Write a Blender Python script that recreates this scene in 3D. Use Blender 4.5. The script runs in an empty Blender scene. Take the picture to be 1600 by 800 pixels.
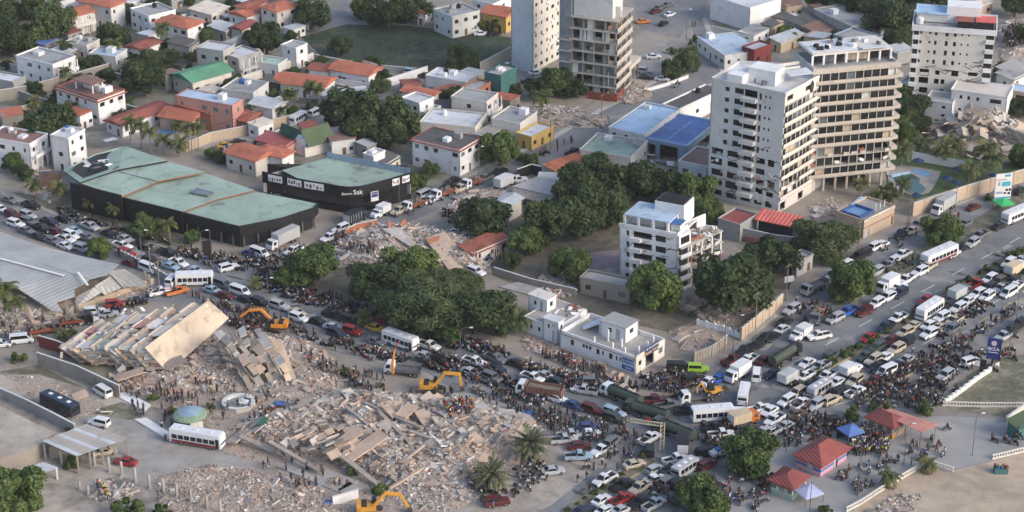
import bpy, bmesh, math, random
from mathutils import Vector, Matrix, noise, Euler

R = math.radians
rnd = random.Random(7)
SC = bpy.context.scene

# ------------------------------------------------------------------ camera
F_PX, PITCH, CAM_H = 3100.0, 25.0, 189.0       # focal length in photo pixels (1600 wide), tilt below level, height
cam = bpy.data.cameras.new('camera')
cam.sensor_width = 36.0
cam.lens = 36.0 * F_PX / 1600.0
cam.clip_start, cam.clip_end = 1.0, 9000.0
cam_o = bpy.data.objects.new('camera', cam)
cam_o.location = (0, 0, CAM_H)
cam_o.rotation_euler = (R(90 - PITCH), 0, 0)
SC.collection.objects.link(cam_o)
SC.camera = cam_o

# ------------------------------------------------------------------ sky, sun, exposure
SUN_ELEV, SUN_AZ = 28.0, 118.0                 # azimuth clockwise from +Y
world = bpy.data.worlds.new('World')
SC.world = world
world.use_nodes = True
wn = world.node_tree.nodes
sky = wn.new('ShaderNodeTexSky')
sky.sky_type = 'NISHITA'
sky.sun_disc = False
sky.sun_elevation = R(SUN_ELEV)
sky.sun_rotation = R(SUN_AZ)
sky.air_density, sky.dust_density, sky.ozone_density = 1.0, 2.6, 1.0
world.node_tree.links.new(sky.outputs[0], wn['Background'].inputs[0])
wn['Background'].inputs[1].default_value = 0.15
sun = bpy.data.lights.new('sun', 'SUN')
sun.energy = 1.1
sun.angle = R(27)
sun.color = (1.0, 0.9, 0.79)
sun_o = bpy.data.objects.new('sun', sun)
az, el = R(SUN_AZ), R(SUN_ELEV)
sdir = Vector((math.sin(az) * math.cos(el), math.cos(az) * math.cos(el), math.sin(el)))
sun_o.rotation_euler = sdir.to_track_quat('Z', 'Y').to_euler()
SC.collection.objects.link(sun_o)
SC.view_settings.view_transform = 'Standard'
SC.view_settings.look = 'None'
SC.view_settings.gamma = 1.0
SC.view_settings.use_curve_mapping = False
SC.view_settings.exposure = 0.64
SC.cycles.use_denoising = True
SC.cycles.use_adaptive_sampling = True
SC.cycles.adaptive_threshold = 0.02
SC.cycles.max_bounces = 4
SC.cycles.diffuse_bounces = 2

# ------------------------------------------------------------------ helpers
COL = bpy.data.collections.new('town')          # linked to the scene at the very end
_s, _c = math.sin(R(PITCH)), math.cos(R(PITCH))

def gp(x, y, z=0.0):
  """The point at height z metres that photo pixel (x, y) shows."""
  u, v = (x - 800.0) / F_PX, (400.0 - y) / F_PX
  d = (u, _c + v * _s, -_s + v * _c)
  t = (z - CAM_H) / d[2]
  return Vector((d[0] * t, d[1] * t, z))

def to_px(p):
  x, y, z = p[0], p[1], p[2] - CAM_H
  d = y * _c - z * _s
  return 800 + F_PX * x / d, 400 - F_PX * (y * _s + z * _c) / d

def px_per_m(p):
  return F_PX / (p[1] * _c - (p[2] - CAM_H) * _s)

def lin(c, sat=.88):
  g = .3 * c[0] + .59 * c[1] + .11 * c[2]
  c = [g + (v - g) * sat for v in c]                # evening haze put into the colours: each is dulled a little
  return tuple(((v / 255) / 12.92 if v <= 10 else ((v / 255 + .055) / 1.055) ** 2.4) for v in c)

MATS = {}

def mat(name, col=None, var=.16, scale=.6, rough=.85, bump=0.0, stain=.22, objcol=False, metal=0.0, spec=.3, alt=None, bscale=None):
  """Weathered procedural surface: colour broken by two noises in world space."""
  if name in MATS:
    return MATS[name]
  m = bpy.data.materials.new(name)
  m.use_nodes = True
  nt = m.node_tree
  N, L = nt.nodes, nt.links
  b = N['Principled BSDF']
  b.inputs['Roughness'].default_value = rough
  b.inputs['Metallic'].default_value = metal
  b.inputs['Specular IOR Level'].default_value = spec
  geo = N.new('ShaderNodeNewGeometry')
  n1 = N.new('ShaderNodeTexNoise'); n1.inputs['Scale'].default_value = scale; n1.inputs['Detail'].default_value = 3
  n2 = N.new('ShaderNodeTexNoise'); n2.inputs['Scale'].default_value = scale * .17; n2.inputs['Detail'].default_value = 2
  L.new(geo.outputs['Position'], n1.inputs['Vector']); L.new(geo.outputs['Position'], n2.inputs['Vector'])
  def math_(op, a, bb):
    q = N.new('ShaderNodeMath'); q.operation = op
    for i, s in enumerate((a, bb)):
      if isinstance(s, (int, float)): q.inputs[i].default_value = s
      else: L.new(s, q.inputs[i])
    return q.outputs[0]
  f = math_('ADD', math_('MULTIPLY', math_('SUBTRACT', n1.outputs[0], .5), 4 * var), math_('MULTIPLY', math_('SUBTRACT', n2.outputs[0], .5), 4 * stain))
  f = math_('ADD', f, 1.0)
  mul = N.new('ShaderNodeVectorMath'); mul.operation = 'SCALE'
  if objcol:
    oi = N.new('ShaderNodeObjectInfo'); src = oi.outputs['Color']
  else:
    rgb = N.new('ShaderNodeRGB'); rgb.outputs[0].default_value = (*col, 1); src = rgb.outputs[0]
  if alt:
    n3 = N.new('ShaderNodeTexNoise'); n3.inputs['Scale'].default_value = alt[1]; n3.inputs['Detail'].default_value = 4; n3.inputs['Roughness'].default_value = .62
    L.new(geo.outputs['Position'], n3.inputs['Vector'])
    mr = N.new('ShaderNodeMapRange'); mr.inputs[1].default_value = alt[2]; mr.inputs[2].default_value = alt[2] + .14
    L.new(n3.outputs[0], mr.inputs[0])
    mx = N.new('ShaderNodeMix'); mx.data_type = 'RGBA'
    L.new(mr.outputs[0], mx.inputs[0]); L.new(src, mx.inputs[6]); mx.inputs[7].default_value = (*alt[0], 1)
    src = mx.outputs[2]
  L.new(src, mul.inputs[0]); L.new(f, mul.inputs['Scale'])
  L.new(mul.outputs[0], b.inputs['Base Color'])
  if bump:
    bp = N.new('ShaderNodeBump'); bp.inputs['Strength'].default_value = bump; bp.inputs['Distance'].default_value = .15
    n4 = N.new('ShaderNodeTexNoise'); n4.inputs['Scale'].default_value = bscale or scale * 4; n4.inputs['Detail'].default_value = 3
    L.new(geo.outputs['Position'], n4.inputs['Vector']); L.new(n4.outputs[0], bp.inputs['Height']); L.new(bp.outputs[0], b.inputs['Normal'])
  MATS[name] = m
  return m

def ribbed(name, col, pitch, ang, var=.15, stain=.25, depth=.08, rough=.6, metal=0.0, alt=None):
  """Sheet or tile roofing with ribs running across direction ang (degrees, world)."""
  if name in MATS:
    return MATS[name]
  m = mat(name, col, var=var, stain=stain, rough=rough, metal=metal, alt=alt)
  nt = m.node_tree; N, L = nt.nodes, nt.links
  b = N['Principled BSDF']
  geo = N.new('ShaderNodeNewGeometry')
  dp = N.new('ShaderNodeVectorMath'); dp.operation = 'DOT_PRODUCT'
  dp.inputs[1].default_value = (math.cos(R(ang)), math.sin(R(ang)), 0)
  L.new(geo.outputs['Position'], dp.inputs[0])
  q = N.new('ShaderNodeMath'); q.operation = 'MULTIPLY'; q.inputs[1].default_value = 2 * math.pi / pitch
  s = N.new('ShaderNodeMath'); s.operation = 'SINE'
  L.new(dp.outputs['Value'], q.inputs[0]); L.new(q.outputs[0], s.inputs[0])
  bp = N.new('ShaderNodeBump'); bp.inputs['Strength'].default_value = .8; bp.inputs['Distance'].default_value = depth
  L.new(s.outputs[0], bp.inputs['Height']); L.new(bp.outputs[0], b.inputs['Normal'])
  return m

def glass_mat(name, col, rough=.12):
  if name in MATS:
    return MATS[name]
  m = mat(name, col, var=.2, stain=.3, rough=rough, spec=.6)
  return m

class MB:
  """Collects shapes; mesh() returns one mesh datablock."""
  def __init__(s):
    s.v, s.f, s.m = [], [], []
  def add(s, vs, fs, m=0):
    k = len(s.v)
    s.v += [tuple(v) for v in vs]
    s.f += [tuple(i + k for i in f) for f in fs]
    s.m += [m] * len(fs)
  def box(s, c, size, rot=None, m=0):
    x, y, z = size[0] / 2, size[1] / 2, size[2] / 2
    vs = [Vector(p) for p in ((-x, -y, -z), (x, -y, -z), (x, y, -z), (-x, y, -z), (-x, -y, z), (x, -y, z), (x, y, z), (-x, y, z))]
    if rot is not None:
      M = rot if isinstance(rot, Matrix) else Matrix.Rotation(rot, 3, 'Z')
      vs = [M @ v for v in vs]
    c = Vector(c)
    s.add([v + c for v in vs], ((0, 3, 2, 1), (4, 5, 6, 7), (0, 1, 5, 4), (1, 2, 6, 5), (2, 3, 7, 6), (3, 0, 4, 7)), m)
    return s
  def hexa(s, pts, m=0):
    """eight corners: bottom four then top four, both counter-clockwise"""
    s.add(pts, ((0, 3, 2, 1), (4, 5, 6, 7), (0, 1, 5, 4), (1, 2, 6, 5), (2, 3, 7, 6), (3, 0, 4, 7)), m)
    return s
  def prism(s, poly, z0, z1, m=0, mtop=None, bottom=False):
    n = len(poly)
    k = len(s.v)
    g = lambda z, i: z[i] if isinstance(z, (list, tuple)) else z
    s.v += [(p[0], p[1], g(z0, i)) for i, p in enumerate(poly)] + [(p[0], p[1], g(z1, i)) for i, p in enumerate(poly)]
    for i in range(n):
      j = (i + 1) % n
      s.f.append((k + i, k + j, k + n + j, k + n + i)); s.m.append(m)
    s.f.append(tuple(range(k + n, k + 2 * n))); s.m.append(m if mtop is None else mtop)
    if bottom:
      s.f.append(tuple(range(k + n - 1, k - 1, -1))); s.m.append(m)
    return s
  def tube(s, p0, p1, r0, r1, n=6, m=0, cap=True):
    p0, p1 = Vector(p0), Vector(p1)
    d = (p1 - p0)
    if d.length < 1e-6: return s
    q = d.to_track_quat('Z', 'X')
    k = len(s.v)
    for p, r in ((p0, r0), (p1, r1)):
      for i in range(n):
        a = 2 * math.pi * i / n
        s.v.append(tuple(p + q @ Vector((r * math.cos(a), r * math.sin(a), 0))))
    for i in range(n):
      j = (i + 1) % n
      s.f.append((k + i, k + j, k + n + j, k + n + i)); s.m.append(m)
    if cap:
      s.f.append(tuple(range(k + n, k + 2 * n))); s.m.append(m)
      s.f.append(tuple(range(k + n - 1, k - 1, -1))); s.m.append(m)
    return s
  def path(s, pts, rad, n=6, m=0):
    for i in range(len(pts) - 1):
      r0 = rad[i] if isinstance(rad, (list, tuple)) else rad
      r1 = rad[i + 1] if isinstance(rad, (list, tuple)) else rad
      s.tube(pts[i], pts[i + 1], r0, r1, n, m, cap=(i == len(pts) - 2))
    return s
  def mesh(s, name, mats, smooth=False):
    me = bpy.data.meshes.new(name)
    me.from_pydata(s.v, [], s.f)
    for mm in (mats if isinstance(mats, (list, tuple)) else [mats]):
      me.materials.append(mm)
    me.polygons.foreach_set('material_index', s.m)
    if smooth:
      me.polygons.foreach_set('use_smooth', [True] * len(s.f))
    me.update()
    return me

def ob(name, data, parent=None, loc=None, rot=None, scale=None, color=None):
  o = bpy.data.objects.new(name, data)
  COL.objects.link(o)
  if parent is not None: o.parent = parent
  if loc is not None: o.location = loc
  if rot is not None: o.rotation_euler = rot
  if scale is not None: o.scale = scale
  if color is not None: o.color = (*color, 1)
  return o

THINGS = []

def nth(i):
  w = 'first second third fourth fifth sixth seventh eighth ninth tenth eleventh twelfth'.split()
  return w[i] if i < 12 else str(i + 1) + {1: 'st', 2: 'nd', 3: 'rd'}.get((i + 1) % 10 if (i + 1) // 10 != 1 else 0, 'th')

def tag(o, label, cat, group=None):
  o['label'] = label; o['category'] = cat
  o['kind'] = 'thing'
  if group: o['group'] = group
  THINGS.append(o)
  return o

def thing(name, label, cat, loc=(0, 0, 0), rz=0.0, group=None, data=None, color=None):
  o = ob(name, data, None, loc, (0, 0, rz), None, color)
  return tag(o, label, cat, group)

def setting(name, data, kind='structure', label=None):
  o = ob(name, data)
  o['kind'] = kind
  if label: o['label'] = label
  return o

_UB = {}
def ubox(name, m, parent, c, size, rz=0.0, rot=None, color=None):
  """a box part that shares one unit mesh per material"""
  if m.name not in _UB:
    _UB[m.name] = MB().box((0, 0, 0), (1, 1, 1)).mesh('box_' + m.name, m)
  return ob(name, _UB[m.name], parent, c, rot if rot is not None else (0, 0, rz), size, color)

def plank(name, m, parent, p0, p1, w, t, roll=0.0):
  """a slab or beam from p0 to p1 (its upper mid-line), w wide, t thick"""
  p0, p1 = Vector(p0), Vector(p1)
  d = p1 - p0
  q = d.to_track_quat('X', 'Z') @ Euler((roll, 0, 0)).to_quaternion()
  return ubox(name, m, parent, (p0 + p1) / 2 + q @ Vector((0, 0, -t / 2)), (d.length, w, t), rot=q.to_euler())

def P3(*a):
  return gp(*a)

def frame(N, Lp, Rp, h, ang=None):
  """near corner, width to the right (A), depth to the left (B) and yaw of a rectangular block from three roof-corner pixels at height h"""
  n, l, r = gp(*N, h), gp(*Lp, h), gp(*Rp, h)
  if ang is None:
    d1 = r - n; d2 = l - n
    a1 = math.atan2(d1.y, d1.x); a2 = math.atan2(d2.y, d2.x) - math.pi / 2
    w1, w2 = d1.length, d2.length
    while a2 - a1 > math.pi: a2 -= 2 * math.pi
    while a1 - a2 > math.pi: a2 += 2 * math.pi
    a = (a1 * w1 + a2 * w2) / (w1 + w2)
  else:
    a = R(ang)
  ax = Vector((math.cos(a), math.sin(a), 0)); ay = Vector((-ax.y, ax.x, 0))
  return Vector((n.x, n.y, 0)), max(2.0, (r - n).dot(ax)), max(2.0, (l - n).dot(ay)), a
# ------------------------------------------------------------------ materials of the setting
M_earth = mat('earth', lin((152, 143, 133)), var=.14, scale=.25, stain=.2, bump=.5, alt=(lin((112, 112, 92)), .05, .56), bscale=1.2)
M_dust = mat('dusty_ground', lin((168, 158, 147)), var=.2, scale=.5, stain=.34, bump=.6, bscale=2, alt=(lin((132, 126, 118)), .16, .54))
M_asph = mat('asphalt', lin((122, 124, 127)), var=.1, scale=.5, stain=.24, rough=.8, alt=(lin((150, 147, 143)), .09, .53), bump=.15, bscale=6)
M_asph_old = mat('asphalt_faded', lin((126, 127, 130)), var=.1, scale=.4, stain=.22, alt=(lin((150, 147, 142)), .09, .54))
M_conc = mat('concrete', lin((166, 163, 158)), var=.08, scale=.5, stain=.2, alt=(lin((142, 139, 134)), .25, .58))
M_pave = mat('paving', lin((156, 152, 147)), var=.14, scale=.5, stain=.26, alt=(lin((128, 125, 121)), .14, .55))
M_plaza = mat('plaza_concrete', lin((152, 151, 150)), var=.07, scale=.3, stain=.15, alt=(lin((166, 163, 158)), .08, .52))
M_sand = mat('sand', lin((178, 160, 139)), var=.18, scale=.4, stain=.26, bump=.5, bscale=1.5, alt=(lin((160, 147, 130)), .1, .55))
M_grass = mat('grass', lin((108, 108, 88)), var=.2, scale=.8, stain=.3, bump=.6, bscale=4, alt=(lin((140, 134, 116)), .3, .48))
M_lawn = mat('lawn', lin((78, 100, 62)), var=.2, scale=1.0, stain=.2, bump=.5, bscale=5)
M_scrub = mat('scrub', lin((66, 79, 60)), var=.4, scale=.5, stain=.3, bump=.8, bscale=3, alt=(lin((98, 98, 86)), .06, .56))
M_white_line = mat('road_paint_white', lin((205, 205, 203)), var=.15, scale=1.2)
M_yellow = mat('road_paint_yellow', lin((196, 170, 88)), var=.2, scale=1.0)
M_kerb = mat('kerb_concrete', lin((176, 172, 165)), var=.1, scale=.8)
M_soil = mat('median_soil', lin((128, 118, 104)), var=.2, scale=.8, bump=.5, alt=(lin((92, 98, 70)), .4, .5))
M_water = mat('pool_water', lin((70, 104, 104)), var=.1, scale=.4, rough=.05, spec=.6, stain=.2)
M_poolblue = mat('pool_tile_blue', lin((112, 158, 205)), var=.06, scale=.6, stain=.1, rough=.4)

# ------------------------------------------------------------------ ground
bm = MB()
bm.add([(-3000, -500, 0), (3000, -500, 0), (3000, 6000, 0), (-3000, 6000, 0)], [(0, 1, 2, 3)])
setting('ground', bm.mesh('ground', M_earth))

def sheet_px(name, pts, z, m, kind='structure'):
  b = MB()
  w = [gp(*p, z) for p in pts]
  a = sum(w[i].x * w[(i + 1) % len(w)].y - w[(i + 1) % len(w)].x * w[i].y for i in range(len(w)))
  if a < 0: w.reverse()
  b.add(w, [tuple(range(len(w)))])
  return setting(name, b.mesh(name, m), kind)

def slab_px(name, pts, h, m, z0=0.0):
  """a raised slab (pavement, verge, kerb island) with its own vertical kerb face"""
  w = [gp(*p, h) for p in pts]
  a = sum(w[i].x * w[(i + 1) % len(w)].y - w[(i + 1) % len(w)].x * w[i].y for i in range(len(w)))
  if a < 0: w.reverse()
  return setting(name, MB().prism([(p.x, p.y) for p in w], z0, h, 0, 1).mesh(name, [M_kerb, m]))

def strip_px(name, pts, width, h, m, parent=None, mk=True):
  """a strip of constant width (metres) along a pixel line"""
  w = [gp(*p, h) for p in pts]
  l, r = [], []
  for i, p in enumerate(w):
    d = (w[min(i + 1, len(w) - 1)] - w[max(i - 1, 0)]); d.z = 0; d.normalize()
    n = Vector((-d.y, d.x, 0)) * width / 2
    l.append(p + n); r.append(p - n)
  b = MB()
  poly = r + l[::-1]
  if mk:
    k = len(w)
    for i in range(k - 1):
      b.hexa([(r[i].x, r[i].y, 0), (r[i + 1].x, r[i + 1].y, 0), (l[i + 1].x, l[i + 1].y, 0), (l[i].x, l[i].y, 0), r[i], r[i + 1], l[i + 1], l[i]])
  else:
    for i in range(len(w) - 1):
      b.add([r[i], r[i + 1], l[i + 1], l[i]], [(0, 1, 2, 3)])
  if parent is None:
    return setting(name, b.mesh(name, m))
  return ob(name, b.mesh(name, m), parent)

road_a = sheet_px('road', [(-60, 285), (0, 302), (75, 331), (150, 357), (250, 385), (330, 405), (400, 412), (430, 432), (470, 446), (560, 476), (650, 507), (740, 535), (800, 552), (870, 580), (930, 605), (1000, 630), (1040, 690), (1000, 735), (930, 700), (870, 682), (800, 642), (700, 613), (665, 588), (597, 564), (510, 538), (440, 510), (380, 490), (300, 478), (230, 470), (180, 480), (120, 500), (60, 530), (-60, 560), (-60, 510), (60, 510), (140, 485), (235, 455), (225, 432), (120, 398), (0, 357), (-60, 335)], .01, M_asph)
sheet_px('side_road', [(430, 425), (480, 392), (520, 372), (560, 348), (600, 332), (640, 317), (700, 289), (760, 261), (800, 245), (860, 221), (905, 194), (950, 169), (1000, 144), (1045, 117), (1075, 84), (1085, 60), (1080, 35), (1060, 12), (1050, -8), (1060, -40), (1110, -40), (1110, -10), (1098, 30), (1106, 55), (1117, 90), (1128, 114), (1100, 137), (1050, 157), (1000, 182), (960, 203), (925, 224), (900, 238), (830, 270), (760, 294), (720, 311), (660, 338), (600, 362), (545, 392), (480, 430)], .014, M_asph_old)
avenue = sheet_px('avenue', [(700, 860), (860, 790), (930, 735), (990, 690), (1030, 640), (1075, 612), (1120, 578), (1170, 530), (1205, 504), (1240, 471), (1268, 445), (1290, 428), (1330, 405), (1390, 372), (1460, 336), (1520, 311), (1600, 276), (1700, 230), (1700, 460), (1600, 515), (1530, 560), (1470, 610), (1440, 640), (1340, 655), (1260, 690), (1150, 790), (1100, 860)], .018, M_asph)
sheet_px('left_street', [(380, 75), (420, 65), (475, 40), (520, 18), (540, -10), (590, -10), (575, 20), (600, 35), (540, 42), (500, 60), (440, 80)], .01, M_asph)
sheet_px('lane', [(560, 150), (620, 118), (655, 108), (690, 112), (660, 124), (630, 142), (600, 158)], .01, M_asph_old)
sheet_px('lane', [(60, 215), (150, 205), (330, 205), (400, 190), (470, 185), (530, 165), (560, 185), (450, 205), (400, 225), (330, 235), (270, 222), (180, 225)], .008, M_pave)
sheet_px('parking_lot', [(985, 90), (1040, 60), (1065, 90), (1045, 125), (1000, 140), (960, 118)], .01, M_pave)
sheet_px('parking_lot', [(990, 0), (1055, -8), (1080, 40), (1060, 60), (1000, 45)], .008, M_asph_old)
M_gard = mat('garden_ground', lin((132, 130, 120)), var=.2, scale=.3, stain=.3, alt=(lin((92, 100, 76)), .12, .5))
sheet_px('gardens', [(-60, 0), (-20, -30), (540, -30), (540, 30), (470, 60), (500, 90), (560, 108), (700, 120), (800, 110), (800, 250), (640, 310), (520, 255), (400, 262), (330, 240), (200, 225), (60, 245), (-60, 260)], .005, M_gard)
sheet_px('gardens', [(1110, -10), (1440, -10), (1440, 100), (1300, 110), (1120, 95)], .005, M_gard)
sheet_px('field', [(470, 58), (540, 38), (640, 40), (700, 48), (812, 60), (812, 80), (748, 108), (730, 122), (660, 116), (600, 103), (500, 86)], .012, M_scrub)
sheet_px('plaza', [(1090, 860), (1130, 800), (1200, 705), (1290, 645), (1340, 655), (1470, 650), (1600, 655), (1700, 655), (1700, 690), (1600, 706), (1480, 737), (1440, 726), (1340, 786), (1290, 860)], .03, M_plaza)
sheet_px('sand_lot', [(1290, 860), (1340, 787), (1440, 728), (1480, 738), (1600, 708), (1700, 690), (1700, 860)], .025, M_sand)
sheet_px('grass_lot', [(1480, 640), (1490, 600), (1555, 560), (1700, 540), (1700, 650), (1600, 655)], .026, M_grass)
sheet_px('yard', [(-60, 560), (60, 575), (130, 600), (230, 640), (420, 720), (640, 800), (520, 900), (-60, 900)], .012, M_dust)
sheet_px('yard', [(110, 655), (180, 635), (350, 690), (400, 740), (240, 765), (180, 730), (120, 690)], .02, M_pave)
sheet_px('yard', [(600, 830), (860, 690), (930, 735), (860, 792), (760, 850)], .016, M_dust)
M_litter = mat('leaf_litter', lin((112, 104, 92)), var=.3, scale=.5, stain=.3, bump=.6, alt=(lin((84, 90, 70)), .2, .52))
sheet_px('grove_ground', [(770, 320), (840, 290), (1000, 262), (1110, 280), (1130, 330), (1110, 420), (1240, 400), (1240, 440), (1160, 510), (1050, 520), (960, 500), (860, 470), (770, 430), (760, 390)], .007, M_litter)
sheet_px('wooded_ground', [(430, 400), (520, 420), (640, 400), (740, 430), (800, 500), (790, 530), (640, 490), (520, 455)], .02, M_litter)
sheet_px('wooded_ground', [(1385, 130), (1460, 140), (1450, 260), (1400, 260)], .007, M_litter)
sheet_px('courtyard', [(915, 395), (970, 390), (968, 440), (905, 450)], .012, mat('court_floor', lin((150, 128, 128)), stain=.2, alt=(lin((160, 158, 156)), .2, .52)))
sheet_px('lot', [(1040, 520), (1100, 495), (1200, 480), (1195, 500), (1130, 545), (1050, 560)], .012, mat('lot_dirt', lin((138, 128, 117)), var=.25, scale=.5, stain=.3, bump=.6, alt=(lin((104, 104, 88)), .2, .54)))
sheet_px('grass_verge', [(20, 300), (75, 290), (140, 318), (200, 345), (290, 372), (300, 388), (240, 380), (150, 355), (75, 328)], .03, M_grass)
sheet_px('grass_patch', [(-30, 585), (60, 570), (130, 606), (60, 585)], .03, M_grass)
sheet_px('grass_patch', [(150, 640), (190, 628), (225, 645), (205, 656), (170, 652)], .03, M_grass)
sheet_px('garden_lawn', [(1385, 245), (1460, 232), (1560, 255), (1600, 250), (1600, 262), (1430, 312), (1385, 300)], .02, M_lawn)
slab_px('grass_verge', [(1290, 474), (1330, 446), (1380, 418), (1440, 386), (1504, 354), (1555, 323), (1600, 300), (1700, 250), (1700, 282), (1600, 331), (1560, 352), (1500, 386), (1440, 409), (1400, 431), (1375, 449), (1330, 470)], .13, M_grass)
slab_px('median', [(1262, 590), (1300, 560), (1350, 531), (1420, 492), (1475, 456), (1525, 426), (1575, 399), (1700, 330), (1700, 343), (1575, 411), (1525, 438), (1475, 468), (1420, 505), (1350, 545), (1300, 573)], .14, M_soil)
slab_px('median', [(1015, 716), (1025, 722), (985, 745), (905, 795), (850, 835), (830, 830), (895, 785), (975, 738)], .14, M_soil)
slab_px('pavement_strip', [(1302, 634), (1350, 610), (1400, 588), (1455, 553), (1500, 519), (1545, 496), (1600, 463), (1700, 405), (1700, 418), (1600, 474), (1545, 507), (1500, 532), (1455, 564), (1400, 598), (1350, 621)], .12, M_pave)
slab_px('pavement', [(1100, 588), (1170, 520), (1240, 462), (1290, 418), (1330, 395), (1390, 362), (1460, 326), (1520, 300), (1600, 265), (1600, 276), (1520, 311), (1460, 336), (1390, 372), (1330, 405), (1290, 428), (1240, 472), (1170, 531), (1110, 592)], .12, M_pave)
slab_px('pavement', [(440, 508), (510, 532), (597, 557), (665, 581), (700, 604), (800, 634), (868, 672), (862, 682), (800, 646), (695, 616), (660, 591), (592, 567), (505, 542), (436, 518)], .12, M_pave)
slab_px('pavement', [(560, 345), (640, 312), (700, 284), (760, 256), (800, 240), (800, 246), (760, 262), (700, 290), (640, 318), (565, 350)], .12, M_pave)
slab_px('pavement', [(0, 297), (75, 326), (150, 352), (230, 374), (228, 379), (150, 358), (75, 332), (0, 303)], .12, M_pave)
for pts in ([(800, 241), (860, 217), (903, 191), (948, 166), (998, 141), (1040, 115)], [(925, 227), (962, 206), (1002, 185), (1052, 160), (1104, 139), (1131, 115), (1120, 88), (1109, 54), (1101, 28)]):
  strip_px('pavement', pts, 1.6, .12, M_kerb)
slab_px('traffic_island', [(425, 437), (450, 432), (520, 452), (560, 470), (540, 474), (470, 458)], .14, M_soil)

# painted lines belong to the avenue
def line_mark(parent, a, b, width, m, z=.03, dash=None):
  A, B = gp(*a, z), gp(*b, z)
  n = 1 if not dash else max(1, int((B - A).length / (dash * 2.5)))
  for i in range(n):
    p = A.lerp(B, i / n); q = A.lerp(B, (i + (1 if not dash else .4)) / n)
    d = (q - p).normalized(); s = Vector((-d.y, d.x, 0)) * width / 2
    ob('lane_line', _m([p - s, q - s, q + s, p + s], m), parent)

def _m(v, m):
  b = MB(); b.add(v, [(0, 1, 2, 3)])
  return b.mesh('lane_line', m)

line_mark(avenue, (1180, 600), (1700, 312), .22, M_white_line, dash=4.5)
line_mark(avenue, (1240, 604), (1560, 426), .2, M_white_line, dash=4.5)
line_mark(avenue, (1330, 604), (1640, 422), .2, M_white_line, dash=4.5)
line_mark(avenue, (1290, 480), (1620, 296), .18, M_white_line, dash=4)
line_mark(avenue, (880, 815), (1000, 745), .2, M_white_line, dash=4)
for a, b in (((1305, 631), (1455, 550)), ((1455, 550), (1600, 460)), ((1352, 624), (1458, 567)), ((1458, 567), (1600, 477))):
  line_mark(avenue, a, b, .35, M_yellow, z=.16 if 0 else .035, dash=3)
line_mark(avenue, (1330, 472), (1400, 433), .3, M_yellow)
line_mark(avenue, (1400, 433), (1500, 389), .3, M_yellow)
line_mark(avenue, (1500, 389), (1640, 312), .3, M_yellow)
line_mark(avenue, (1265, 592), (1352, 548), .3, M_yellow)
line_mark(avenue, (1027, 722), (906, 797), .3, M_yellow)
line_mark(avenue, (975, 738), (893, 786), .3, M_yellow)
line_mark(road_a, (60, 352), (240, 408), .2, M_white_line, z=.022, dash=4)

# repair patches, oil stains and dusty drifts lie on the carriageways as thin sheets of their own
M_patch = [mat('tar_patch', lin((98, 99, 102)), var=.12, stain=.1), mat('pale_patch', lin((150, 148, 145)), var=.1, stain=.1), mat('dust_drift', lin((162, 153, 142)), var=.15), mat('oil_stain', lin((84, 84, 86)), var=.2)]
rq = random.Random(17)
for par, a_, b_, wid, n_, z_ in ((avenue, (1060, 690), (1600, 400), 60, 46, .024), (avenue, (900, 790), (1060, 690), 40, 14, .024), (road_a, (20, 335), (420, 450), 22, 26, .018), (road_a, (420, 470), (900, 640), 24, 30, .018), (avenue, (1130, 590), (1560, 330), 20, 22, .024)):
  for k in range(n_):
    t = rq.random(); x = a_[0] + (b_[0] - a_[0]) * t; y = a_[1] + (b_[1] - a_[1]) * t + rq.uniform(-wid, wid) * .5
    c = gp(x, y, z_ + .0015 * (k % 4)); L_ = rq.uniform(1.2, 6); w_ = rq.uniform(.6, 2.2); q = R(rq.choice((45, -35)) + rq.gauss(0, 6)); m_ = rq.choice(M_patch)
    u = Vector((math.cos(q), math.sin(q), 0)); v = Vector((-u.y, u.x, 0)); pts = []
    for i in range(9):
      g = 2 * math.pi * i / 9; pts.append(c + u * L_ * .5 * math.cos(g) * rq.uniform(.8, 1.2) + v * w_ * .5 * math.sin(g) * rq.uniform(.8, 1.2))
    o_ = MB(); o_.add(pts, [tuple(range(9))]); ob('road_patch', o_.mesh('road_patch', m_), par)
# ------------------------------------------------------------------ building kit
class Keys(dict):
  def __missing__(s, k):
    return dict.__getitem__(s, 'r_' + k)
W = Keys()
def wallm(key, rgb, **k):
  W[key] = mat('wall_' + key, lin(rgb), **{**dict(var=.06, scale=.5, stain=.12, alt=(lin(tuple(int(c * .84) for c in rgb)), .35, .6)), **k})
wallm('white', (226, 226, 228)); wallm('cool', (206, 207, 206)); wallm('cream', (212, 206, 198)); wallm('beige', (192, 182, 171))
wallm('grey', (160, 160, 160)); wallm('brick', (158, 104, 84)); wallm('yellow', (204, 168, 92)); wallm('pink', (190, 140, 128))
wallm('tan', (186, 166, 144)); wallm('dark', (38, 39, 43), alt=None); wallm('blueish', (138, 158, 182)); wallm('orange', (180, 112, 84))
wallm('raw', (150, 143, 134)); wallm('teal', (64, 112, 112)); wallm('navy', (44, 50, 64)); wallm('red', (132, 60, 58)); wallm('pale', (196, 206, 214), stain=.06)
M_glass = glass_mat('window_glass', lin((44, 46, 50)))
M_glass2 = glass_mat('window_glass_pale', lin((104, 114, 122)))
M_curtain = mat('curtain', lin((206, 204, 200)), var=.2, scale=2)
M_void = mat('room_shade', lin((50, 46, 44)), var=.3, scale=1.0)  # shade deep inside rooms, put into the colour
M_door = mat('door_wood', lin((112, 84, 66)), var=.2)
M_shutter = mat('metal_shutter', lin((176, 176, 178)), var=.1)
M_steel = mat('steel', lin((120, 120, 122)), rough=.5, metal=.4)
M_rust = mat('rusty_metal', lin((142, 72, 52)), var=.3, scale=1.2, stain=.4)
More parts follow.
